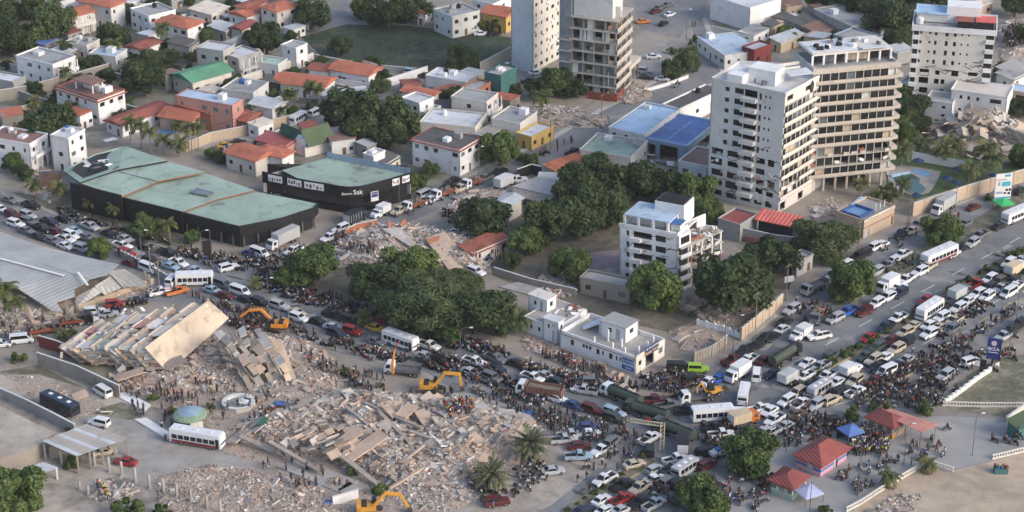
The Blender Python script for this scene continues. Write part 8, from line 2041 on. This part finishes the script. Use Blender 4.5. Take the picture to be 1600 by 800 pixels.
# gantry over the near carriageway
gA, gB = gp(1034, 706, 0), gp(992, 690, 0)
ga = thing('sign_gantry', 'pale steel lattice gantry reaching over the avenue with a red lamp', 'gantry', gA)
M_gan = mat('gantry_steel', lin((196, 186, 160)), var=.1)
for dx in (-.35, .35):
  ubox('leg', M_gan, ga, (dx, 0, 3.1), (.14, .14, 6.2))
for k in range(7): plank('brace', M_gan, ga, (-.35, 0, .5 + k * .8), (.35, 0, 1.2 + k * .8), .08, .08)
tipg = gp(985, 655, 6.0) - gA
for dz in (0, .7): plank('boom', M_gan, ga, (0, 0, 6.2 - dz), (tipg.x, tipg.y, 6.2 - dz), .14, .14)
for k in range(10): plank('brace', M_gan, ga, Vector((0, 0, 5.5)).lerp(Vector((tipg.x, tipg.y, 5.5)), k / 10), Vector((0, 0, 6.2)).lerp(Vector((tipg.x, tipg.y, 6.2)), (k + 1) / 10), .07, .07)
ubox('lamp', M_tail, ga, (tipg.x * .45, tipg.y * .45, 6.6), (.7, .4, .4))

def board(px, py, w_, h_, z0, m, label, rz, name='billboard', post=True):
  t = thing(name, label, 'sign', gp(px, py, 0), R(rz))
  ubox('panel', m, t, (0, 0, z0 + h_ / 2), (w_, .35, h_))
  if post: ubox('post', M_trim, t, (0, .1, (z0 + .1) / 2), (.35, .25, z0 + .1))
  return t
t = board(1565, 314, 4.2, 6.6, .5, W['white'], 'large white and cyan advertising board standing by the perimeter wall', 12)
for x, z, w_, h_, m in ((.8, 6.6, 1.4, .6, M_signc), (.6, 4.5, 2.2, 1.2, M_signc), (0, .9, 4.1, .5, M_signc), (.9, 2.9, .6, .6, W['dark']), (1.7, 2.9, .6, .6, W['dark']), (.5, 2.1, .6, .5, W['dark']), (1.5, 2.0, .6, .6, W['dark']), (-.9, 2.3, 1.6, .5, W['blueish']), (-.6, 5.6, 2.6, .15, W['red']), (-1.2, 4.6, .5, 1.0, W['grey'])):
  ubox('print', m, t, (x, -.19, z), (w_, .04, h_))
t = board(1549, 576, 2.6, 4.6, 2.2, M_signn, 'blue roadside banner with white crest and word on a black stand', -18)
text('IBIZA', 1.0, M_signw, t, (-.05, -.2, 4.5), 0); b_ = MB(); b_.tube((0, 0, 0), (0, -.05, 0), .55, .55, 14); ob('crest', b_.mesh('crest', mat('crest_pink', lin((214, 190, 206)))), t, (0, -.18, 5.8)); ubox('underline', M_signw, t, (-.05, -.19, 3.75), (2.0, .03, .12)); ubox('side', W['dark'], t, (1.38, .3, 4.4), (.14, .9, 4.7))
t = board(1530, 590, 2.2, 1.6, 2.4, W['dark'], 'small dark sign box on a black pole by the white fence', -18); ubox('print', W['cool'], t, (-.6, -.19, 3.2), (.9, .04, 1.3))
t = board(586, 332, 1.9, 2.4, 3.0, W['cool'], 'illuminated store sign on a post at the rounded corner', 30)
ubox('print', M_signn, t, (0, -.19, 4.7), (1.6, .04, 1.3)); text('ElectroSak', .3, M_signw, t, (0, -.22, 4.9), 0)
board(1232, 452, 2.2, 1.3, 1.8, W['white'], 'plain white sign board at the gatehouse', 20)
t = board(324, 402, 2.0, 3.8, .2, W['dark'], 'dark advertising totem at the mall corner', 15, 'sign_totem', False)

# balustrades and concrete posts
def balustrade(pts, label, h=.95):
  w_ = [gp(*p, 0) for p in pts]
  t = thing('balustrade', label, 'balustrade', w_[0])
  for i in range(len(w_) - 1):
    a, b2 = w_[i] - w_[0], w_[i + 1] - w_[0]; d = b2 - a; an = math.atan2(d.y, d.x)
    ubox('rail', W['cream'], t, (a + b2) / 2 + Vector((0, 0, h)), (d.length, .3, .16), an); ubox('plinth', W['cream'], t, (a + b2) / 2 + Vector((0, 0, .15)), (d.length, .3, .3), an)
    n = int(d.length / .55)
    for k in range(n): ubox('baluster', W['cream'], t, a.lerp(b2, (k + .5) / n) + Vector((0, 0, h / 2 + .1)), (.16, .16, h - .4), an)
balustrade([(1322, 800), (1345, 788), (1385, 762), (1440, 730)], 'cream balustrade between plaza and sand lot')
balustrade([(1440, 730), (1462, 729), (1490, 738)], 'short curved end of the plaza balustrade')
balustrade([(1472, 634), (1530, 636), (1600, 636)], 'low patterned balustrade across the grass lot')
balustrade([(1550, 718), (1600, 706)], 'low balustrade piece beside the sand lot edge')
wall_run('white pillar fence beside the blue banner', [(1476, 632), (1500, 615), (1530, 592), (1560, 573)], 1.0, 'white', posts=4, name='pillar_fence', cat='fence')
wall_run('pale concrete ramp edge at right side', [(1572, 660), (1600, 640)], 1.2, 'cream', name='ramp_edge', cat='wall')
for k, (x, y, h) in enumerate(((148, 727, 22), (171, 737, 24), (191, 744, 24), (212, 753, 24), (234, 763, 23), (256, 771, 25), (277, 780, 25), (299, 790, 27), (324, 800, 27), (345, 806, 27), (138, 772, 14), (125, 765, 14))):
  b0 = gp(x, y, 0); hh = h / (px_per_m(b0) * _c)
  t = thing('concrete_post', f'bare concrete post standing {nth(k)} along the ruined yard line', 'post', b0)
  ubox('shaft', M_conc, t, (0, 0, hh / 2), (.4, .4, hh), .6); ubox('footing', M_conc, t, (0, 0, .1), (.8, .8, .2), .6)
t = thing('white_slab', 'fallen white wall panel lying beside the gazebo path', 'slab', gp(235, 662)); thick(t, 'panel', [gp(210, 655, .3) - t.location, gp(228, 652, .3) - t.location, gp(272, 680, .2) - t.location, gp(262, 686, .2) - t.location], W['white'], .2)
t = thing('white_slab', 'white terrace slab with sitting people before the tipped block', 'slab', gp(205, 630)); thick(t, 'panel', [gp(178, 616, .25) - t.location, gp(196, 612, .25) - t.location, gp(236, 632, .2) - t.location, gp(226, 642, .2) - t.location], W['white'], .2)
for pts_, lab in (([(430, 728), (470, 715), (560, 752), (528, 768)], 'long bare concrete slab with people walking on it'), ([(528, 765), (545, 752), (562, 762), (540, 778)], 'tan broken slab beside the slim shrub'), ([(780, 448), (810, 440), (870, 456), (850, 466)], 'pale terrace slab behind the school wing')):
  t = thing('ground_slab', lab, 'slab', gp(*pts_[0])); thick(t, 'slab', [gp(*p, .25) - t.location for p in pts_], M_conc, .2)
for x, y, m, lab in ((505, 790, 'tarp', 'crumpled blue tarpaulin on the near rubble'), (822, 648, 'tarp', 'blue tarpaulin beside the crossing road'), (438, 634, 'tarp', 'blue cloth with sitting people near octagonal pool')):
  t = thing('tarpaulin', lab, 'tarpaulin', gp(x, y)); b_ = MB(); r_ = random.Random(x)
  for j in range(5):
    for i in range(6): b_.v.append(((i - 2.5) * .5, (j - 2) * .5, .25 + r_.uniform(0, .45)))
  b_.f = [(j * 6 + i, j * 6 + i + 1, j * 6 + i + 7, j * 6 + i + 6) for j in range(4) for i in range(5)]; b_.m = [0] * len(b_.f)
  ob('sheet', b_.mesh('sheet', W[m]), t)
t = thing('vendor_stall', 'small stall piled with colourful goods on the sand lot', 'stall', gp(1563, 738)); ubox('table', W['teal'], t, (0, 0, .5), (2.4, 1.6, 1.0))
for k, m in enumerate(('red', 'tarp', 'yellow', 'teal', 'orange', 'red')): ubox('goods', W[m], t, (-1 + .4 * k, .3 * (-1) ** k, 1.25), (.4, .5, .7), k)

# ------------------------------------------------------------------ people
M_skin = mat('skin', lin((128, 92, 72)), var=.1); M_hair = mat('hair', lin((34, 28, 26)), var=.1); M_shirt = mat('shirt', objcol=True, var=.06, stain=.02)
def trousers():
  m = mat('trousers', lin((50, 52, 60)), var=.1); nt = m.node_tree
  oi = nt.nodes.new('ShaderNodeObjectInfo'); cr = nt.nodes.new('ShaderNodeValToRGB'); cr.color_ramp.interpolation = 'CONSTANT'
  e = cr.color_ramp.elements; e[0].color = (*lin((44, 46, 54)), 1); e[1].position = .35; e[1].color = (*lin((58, 68, 92)), 1)
  for p, c in ((.6, (34, 34, 36)), (.8, (110, 104, 94)), (.92, (80, 74, 66))): q = e.new(p); q.color = (*lin(c), 1)
  nt.links.new(oi.outputs['Random'], cr.inputs[0]); nt.links.new(cr.outputs[0], nt.nodes['Principled BSDF'].inputs['Base Color'])
  return m
M_trou = trousers()
def body(pose):
  """one continuous skinned figure; joints (x forward, y side, z up, radius, tag)"""
  J = {'pel': (0, 0, .95, .13, 't'), 'che': (.02, 0, 1.28, .15, 's'), 'nec': (.02, 0, 1.48, .06, 'k'), 'hea': (.04, 0, 1.6, .1, 'k'), 'top': (.03, 0, 1.72, .085, 'h')}
  stride, arm, sit = {'stand': (.0, .05, 0), 'walk': (.28, .25, 0), 'reach': (.1, .5, 0), 'ride': (0, .4, 1), 'sit': (0, .2, 2)}[pose]
  E_ = [('pel', 'che'), ('che', 'nec'), ('nec', 'hea'), ('hea', 'top')]
  for s, q in ((-1, 'L'), (1, 'R')):
    f = s * stride
    if sit == 1: J.update({'hip' + q: (.02, s * .11, .9, .1, 't'), 'kne' + q: (.42, s * .24, .72, .075, 't'), 'ank' + q: (.25, s * .24, .3, .05, 't'), 'toe' + q: (.42, s * .25, .26, .04, 'h')})
    elif sit == 2: J.update({'hip' + q: (.02, s * .11, .9, .1, 't'), 'kne' + q: (.35, s * .2, 1.2, .075, 't'), 'ank' + q: (.5, s * .18, .86, .05, 't'), 'toe' + q: (.66, s * .18, .84, .04, 'h')})
    else: J.update({'hip' + q: (0, s * .1, .88, .1, 't'), 'kne' + q: (f * .5 + .04, s * .11, .5, .075, 't'), 'ank' + q: (f - (.06 if f < 0 else 0), s * .12, .09, .05, 't'), 'toe' + q: (f + .14, s * .13, .04, .04, 'h')})
    g = -s * arm if pose == 'walk' else arm
    J.update({'sho' + q: (.02, s * .2, 1.42, .07, 's'), 'elb' + q: (g * .45, s * .27, 1.16, .05, 's'), 'wri' + q: (g * .9 + .06, s * .25, .95 if pose != 'reach' and sit == 0 else 1.1, .035, 'k'), 'han' + q: (g + .1, s * .24, .86 if pose != 'reach' and sit == 0 else 1.1, .04, 'k')})
    E_ += [('pel', 'hip' + q), ('hip' + q, 'kne' + q), ('kne' + q, 'ank' + q), ('ank' + q, 'toe' + q), ('che', 'sho' + q), ('sho' + q, 'elb' + q), ('elb' + q, 'wri' + q), ('wri' + q, 'han' + q)]
  names = list(J)
  me = bpy.data.meshes.new('body'); me.from_pydata([J[n][:3] for n in names], [(names.index(a), names.index(b2)) for a, b2 in E_], [])
  o = bpy.data.objects.new('tmp_body', me); SC.collection.objects.link(o)
  sk = o.modifiers.new('skin', 'SKIN')
  for i, n in enumerate(names):
    v = me.skin_vertices[0].data[i]; v.radius = (J[n][3], J[n][3] * (1.25 if n in ('che', 'pel') else 1)); v.use_root = n == 'pel'
  dg = bpy.context.evaluated_depsgraph_get()
  out = bpy.data.meshes.new_from_object(o.evaluated_get(dg)); bpy.data.objects.remove(o)
  segs = [(Vector(J[a][:3]), Vector(J[b2][:3]), J[b2][4] if b2 != 'che' else 's') for a, b2 in E_]
  dz = {1: -.05, 2: -.76}.get(sit, 0)
  V_ = [(v.co.x, v.co.y, v.co.z + dz) for v in out.vertices]; Fs, Ms = [], []
  for p in out.polygons:
    c = p.center; best = (9, 's')
    for a, b2, tg in segs:
      d = b2 - a; t = max(0, min(1, (c - a).dot(d) / d.dot(d))); best = min(best, ((c - a - d * t).length, tg))
    tg = best[1]
    if tg == 'k' and c.z > 1.55 and c.x < .02: tg = 'h'
    Fs.append(tuple(p.vertices)); Ms.append({'s': 0, 't': 1, 'k': 2, 'h': 3}[tg])
  return V_, Fs, Ms
POSES = {p: body(p) for p in ('stand', 'walk', 'reach', 'ride', 'sit')}
def pose_mesh(p):
  b_ = MB(); b_.v, b_.f, b_.m = list(POSES[p][0]), list(POSES[p][1]), list(POSES[p][2]); return b_.mesh('body', [M_shirt, M_trou, M_skin, M_hair])
PMESH = {p: pose_mesh(p) for p in POSES}
SHIRT = {'black': (36, 36, 40), 'dark': (56, 58, 64), 'navy': (44, 54, 84), 'grey': (118, 120, 124), 'white': (214, 216, 220), 'red': (168, 48, 48), 'blue': (58, 96, 168), 'orange': (220, 104, 44), 'tan': (160, 138, 112), 'green': (66, 104, 78), 'yellow': (206, 214, 60), 'pink': (206, 130, 150)}
PALS = {'d': 'black black black black dark dark dark dark navy navy navy grey grey white white red blue tan green'.split(), 'l': 'white white white blue blue grey navy tan red black white yellow'.split(), 'r': 'orange orange red red blue navy blue yellow white'.split(), 'k': 'black black dark navy dark grey'.split()}

# ---- motorbikes
M_bikep = mat('bike_paint', objcol=True, var=.05, stain=.05, rough=.3, spec=.5)
b_ = MB()
loft([(-.2, .1, .45, .62, .09), (.05, .16, .5, .86, .1), (.35, .15, .55, .9, .1), (.48, .08, .6, .82, .06)], 0, b_)
b_.box((-.32, 0, .78), (.75, .24, .12), None, 1); b_.box((-.68, 0, .72), (.3, .16, .12), None, 0); b_.box((.02, 0, .38), (.5, .26, .3), None, 2); b_.tube((.48, .09, .92), (.72, .09, .32), .035, .03, 5, 2); b_.tube((.48, -.09, .92), (.72, -.09, .32), .035, .03, 5, 2)
b_.tube((.42, -.36, 1.02), (.42, .36, 1.02), .025, .025, 5, 2); b_.box((.6, 0, .86), (.16, .2, .18), None, 3); b_.tube((-.1, -.16, .28), (-.85, -.2, .4), .05, .06, 6, 2); b_.box((.68, 0, .6), (.5, .12, .05), Euler((0, .4, 0)).to_matrix(), 0)
BIKE = b_
BIKEM = b_.mesh('bike_body', [M_bikep, M_trim, M_steel, M_lamp])
wb = MB(); wb.tube((0, -.05, 0), (0, .05, 0), .3, .3, 12, 0); wb.tube((0, -.055, 0), (0, .055, 0), .17, .17, 8, 1)
BWHEEL = wb.mesh('wheel', [M_tyre, M_hub])

REG = [
 ([(95, 325), (150, 345), (270, 378), (262, 388), (150, 362), (90, 335)], 8, 30, .1, 'd'), ([(270, 384), (330, 398), (420, 405), (470, 385), (500, 388), (440, 430), (330, 420), (270, 395)], 50, 60, .3, 'd'), ([(500, 385), (535, 362), (545, 372), (515, 398)], 10, 14, .3, 'd'),
 ([(400, 425), (450, 440), (560, 478), (650, 510), (660, 525), (560, 500), (470, 475), (400, 450)], 60, 95, .5, 'd'), ([(296, 462), (350, 476), (425, 492), (445, 512), (410, 524), (356, 512), (340, 486)], 110, 6, .2, 'd'), ([(440, 500), (520, 535), (600, 560), (590, 566), (510, 545), (440, 520)], 25, 20, .3, 'd'), ([(520, 528), (640, 562), (620, 572), (520, 538)], 10, 20, .4, 'd'),
 ([(650, 545), (760, 575), (860, 620), (850, 640), (760, 605), (660, 575)], 45, 60, .4, 'd'), ([(640, 505), (740, 530), (800, 555), (790, 565), (700, 545), (640, 525)], 30, 40, .4, 'd'), ([(805, 560), (870, 585), (930, 590), (1000, 605), (985, 625), (900, 610), (820, 590)], 55, 55, .4, 'd'), ([(835, 552), (880, 560), (935, 578), (960, 592), (900, 580)], 40, 0, 0, 'd'), ([(1000, 590), (1060, 580), (1100, 600), (1060, 615), (1000, 610)], 35, 32, .4, 'd'),
 ([(840, 640), (900, 650), (950, 665), (940, 690), (880, 690), (845, 665)], 45, 22, .3, 'd'), ([(950, 660), (1010, 670), (1010, 715), (930, 720)], 26, 5, .5, 'd'), ([(692, 650), (735, 641), (742, 660), (700, 673)], 34, 0, 0, 'r'), ([(640, 612), (720, 615), (700, 625), (640, 622)], 10, 0, 0, 'k'), ([(720, 600), (790, 620), (850, 650), (830, 655), (760, 632)], 25, 8, .2, 'd'),
 ([(1325, 680), (1352, 670), (1392, 690), (1385, 710), (1332, 714)], 120, 0, 0, 'l'), ([(1220, 660), (1300, 650), (1330, 672), (1290, 690), (1225, 700)], 55, 34, .4, 'd'), ([(1320, 600), (1400, 598), (1480, 600), (1475, 635), (1400, 640), (1340, 640)], 60, 75, .5, 'd'), ([(1400, 560), (1500, 530), (1530, 560), (1480, 600), (1400, 600)], 35, 40, .5, 'd'), ([(1380, 592), (1460, 552), (1600, 468), (1600, 482), (1465, 567), (1390, 605)], 22, 55, .5, 'd'), ([(1455, 520), (1530, 472), (1550, 478), (1470, 532)], 8, 26, .4, 'd'),
 ([(1130, 745), (1200, 740), (1195, 800), (1120, 800)], 6, 24, .3, 'd'), ([(1150, 725), (1215, 748), (1200, 768), (1140, 745)], 3, 14, .2, 'd'), ([(1300, 700), (1400, 700), (1480, 668), (1480, 720), (1420, 735), (1340, 775), (1300, 755)], 12, 28, .85, 'd'), ([(1540, 690), (1595, 684), (1590, 698)], 2, 5, .5, 'd'), ([(820, 700), (860, 735), (840, 765), (790, 785), (795, 765)], 8, 26, .1, 'd'), ([(740, 745), (790, 770), (770, 795), (735, 775)], 14, 10, .2, 'd'), ([(1240, 600), (1300, 600), (1260, 650), (1220, 640)], 16, 15, .4, 'd'), ([(1060, 690), (1110, 685), (1180, 665), (1190, 690), (1120, 720)], 25, 14, .4, 'd'),
 ([(170, 605), (330, 600), (420, 620), (480, 640), (380, 668), (260, 660), (180, 630)], 80, 0, 0, 'd'), ([(200, 640), (290, 660), (330, 700), (240, 690)], 14, 0, 0, 'd'), ([(380, 695), (470, 720), (560, 765), (470, 775), (400, 735)], 24, 0, 0, 'k'), ([(470, 555), (540, 575), (600, 595), (560, 605), (480, 580)], 44, 0, 0, 'd'), ([(735, 385), (780, 385), (790, 405), (740, 415)], 34, 4, 0, 'd'), ([(1478, 191), (1560, 184), (1572, 192), (1485, 198)], 50, 0, 0, 'k'), ([(1565, 50), (1600, 45), (1600, 80), (1570, 80)], 70, 0, 0, 'd'), ([(690, 330), (750, 345), (700, 352)], 6, 16, .1, 'd'), ([(1240, 470), (1300, 480), (1310, 510), (1250, 515)], 14, 12, .3, 'd'), ([(1340, 402), (1400, 370), (1500, 332), (1505, 345), (1400, 390), (1350, 410)], 14, 6, .5, 'd'), ([(1380, 425), (1430, 402), (1440, 408), (1390, 432)], 10, 3, 0, 'd'), ([(600, 345), (780, 272), (800, 266), (640, 338)], 5, 12, .9, 'd'), ([(1045, 150), (1090, 110), (1095, 40), (1080, 40), (1075, 100)], 3, 10, .9, 'd'), ([(840, 240), (900, 215), (905, 222), (850, 250)], 6, 3, .8, 'd'), ([(535, 398), (590, 402), (585, 410), (540, 408)], 16, 0, 0, 'k'), ([(360, 548), (400, 555), (440, 600), (400, 600)], 16, 0, 0, 'd'), ([(1100, 668), (1150, 660), (1150, 672), (1105, 676)], 22, 0, 0, 'd'), ([(1410, 600), (1600, 520), (1600, 560), (1480, 620)], 12, 16, .6, 'd'), ([(1005, 745), (1090, 740), (1130, 760), (1080, 800), (1010, 790)], 14, 14, .4, 'd'), ([(900, 720), (990, 715), (940, 780), (880, 760)], 9, 2, 1, 'd'), ([(120, 490), (240, 462), (235, 475), (130, 510)], 16, 4, 0, 'd'), ([(0, 515), (70, 505), (70, 535), (0, 545)], 16, 0, 0, 'd'), ([(150, 760), (180, 775), (170, 795), (150, 790)], 5, 0, 0, 'r'), ([(550, 600), (610, 612), (600, 625), (540, 615)], 14, 0, 0, 'd')]
rp = random.Random(99)
GRID = {}
for p, L_ in VPOS: GRID.setdefault((int(p.x // 8), int(p.y // 8)), []).append((p, L_))
def free(x, y, rad):
  for i in (-1, 0, 1):
    for j in (-1, 0, 1):
      for p, L_ in GRID.get((int(x // 8) + i, int(y // 8) + j), ()):
        if math.hypot(p.x - x, p.y - y) < (1.7 if L_ < 6 else 2.6) + rad: return False
  return True
TAKEN = {}
def spaced(x, y, d):
  for i in (-1, 0, 1):
    for j in (-1, 0, 1):
      for q in TAKEN.get((int(x) + i, int(y) + j), ()):
        if math.hypot(q[0] - x, q[1] - y) < d: return False
  TAKEN.setdefault((int(x), int(y)), []).append((x, y)); return True
def ground_z(x, y):
  z = .02
  for root, hz, poly, c0 in HEAPS:
    dx, dy = x - c0.x, y - c0.y
    if abs(dx) < 60 and abs(dy) < 60 and inside((dx, dy), poly): z = max(z, hz(dx, dy) + .15)
  return z
PEOPLE, BIKES = [], []
for poly, nP, nB, rf_, pal in REG:
  w_ = [gp(*p, 0) for p in poly]; pl = [(p.x, p.y) for p in w_]
  x0, x1, y0, y1 = min(p[0] for p in pl), max(p[0] for p in pl), min(p[1] for p in pl), max(p[1] for p in pl)
  base = R(-35 if rp.random() < .5 else 50)
  for kind, n in (('b', nB), ('p', nP)):
    k = tries = 0
    while k < n and tries < n * 14:
      tries += 1
      x, y = rp.uniform(x0, x1), rp.uniform(y0, y1)
      if not inside((x, y), pl) or not free(x, y, .3 if kind == 'b' else 0) or not spaced(x, y, .75 if kind == 'b' else .45): continue
      k += 1; z = ground_z(x, y)
      if kind == 'b':
        a = base + rp.gauss(0, .45) + (math.pi if rp.random() < .5 else 0)
        BIKES.append((y, x, z, a, rp.choice(('black', 'black', 'black', 'red', 'blue', 'grey', 'white', 'dark'))))
        if rp.random() < rf_: PEOPLE.append((y, x, z, a, 'ride', rp.choice(PALS[pal])))
      else:
        pose = rp.choice(('stand', 'stand', 'stand', 'walk', 'walk', 'reach')) if rp.random() < .95 else 'sit'
        PEOPLE.append((y, x, z, rp.uniform(0, 6.28), pose, rp.choice(PALS[pal])))
PEOPLE.sort(); BIKES.sort()
POSEW = {'stand': 'standing', 'walk': 'walking', 'reach': 'reaching out', 'ride': 'on a motorbike', 'sit': 'sitting'}
def ranked(items, key):
  """label text -> members in order of distance from their landmark, so that each label singles out one"""
  g_ = {}
  for it in items:
    q = to_px((it[1], it[0], it[2])); m_ = mark_of(*q)
    g_.setdefault((m_[1],) + key(it), []).append((math.hypot(q[0] - m_[0][0], 1.7 * (q[1] - m_[0][1])), it))
  for k, lst in g_.items():
    lst.sort()
    for i, (_, it) in enumerate(lst): yield k, (' near the ' if len(lst) == 1 else f', {nth(i)} closest such one to ') + k[0], it
for k, tail, (y, x, z, a, pose, c) in ranked(PEOPLE[:300], lambda it: (it[4], it[5])):
  s = -.15 if pose == 'ride' else 0
  thing('person', f'person in {c} top {POSEW[pose]}{tail}', 'person', (x + s * math.cos(a), y + s * math.sin(a), z), a, f'people near the {k[0]}', PMESH[pose], tuple(v * rp.uniform(.85, 1.1) for v in lin(SHIRT[c]))).scale = (1, 1, rp.uniform(.95, 1.08))
for k, tail, (y, x, z, a, c) in ranked(BIKES[:300], lambda it: (it[4],)):
  t = thing('motorbike', f'{c} motorbike{tail}', 'motorbike', (x, y, z), a, f'motorbikes near the {k[0]}', BIKEM, lin(SHIRT[c]))
  ob('wheel', BWHEEL, t, (.72, 0, .3)); ob('wheel', BWHEEL, t, (-.62, 0, .3))
def mass(name, items, shapes, mats, lab):
  b_ = MB()
  for y, x, z, a, key, mi in items:
    V_, F_, Mm = shapes[key]; c, s = math.cos(a), math.sin(a); k = len(b_.v)
    b_.v += [(x + c * v[0] - s * v[1], y + s * v[0] + c * v[1], z + v[2]) for v in V_]
    b_.f += [tuple(i + k for i in f) for f in F_]; b_.m += [mi if m == 0 else m - 1 for m in Mm]
  o = setting(name, b_.mesh(name, mats), 'stuff', lab)
cols = list(SHIRT)
mass('crowd', [(y, x, z, a, p, 3 + cols.index(c)) for y, x, z, a, p, c in PEOPLE[300:]], POSES, [mat('trousers_far', lin((52, 54, 62)), var=.2), M_skin, M_hair] + [mat('shirt_' + c, lin(SHIRT[c])) for c in cols], 'crowd of people too far to count')
bv = MB(); bv.v, bv.f, bv.m = list(BIKE.v), list(BIKE.f), list(BIKE.m)
for xx in (.72, -.62): bv.tube((xx, -.05, .3), (xx, .05, .3), .3, .3, 10, 2)
mass('motorbikes_beyond', [(y, x, z, a, 'm', 3 + cols.index(c)) for y, x, z, a, c in BIKES[300:]], {'m': (bv.v, bv.f, bv.m)}, [M_trim, M_tyre, M_lamp] + [mat('bike_' + c, lin(SHIRT[c]), rough=.35) for c in cols], 'motorbikes massed farther off')

# ------------------------------------------------------------------ thin evening haze
hm = bpy.data.materials.new('haze'); hm.use_nodes = True
hn = hm.node_tree; hn.nodes.remove(hn.nodes['Principled BSDF'])
pv = hn.nodes.new('ShaderNodeVolumePrincipled'); pv.inputs['Density'].default_value = .00006; pv.inputs['Color'].default_value = (.9, .92, .95, 1)
hn.links.new(pv.outputs[0], hn.nodes['Material Output'].inputs['Volume'])
setting('haze', MB().box((0, 2750, 96), (6100, 6600, 196)).mesh('haze', hm), 'stuff', 'thin pale evening haze')

# ------------------------------------------------------------------ link everything at once
SC.collection.children.link(COL)
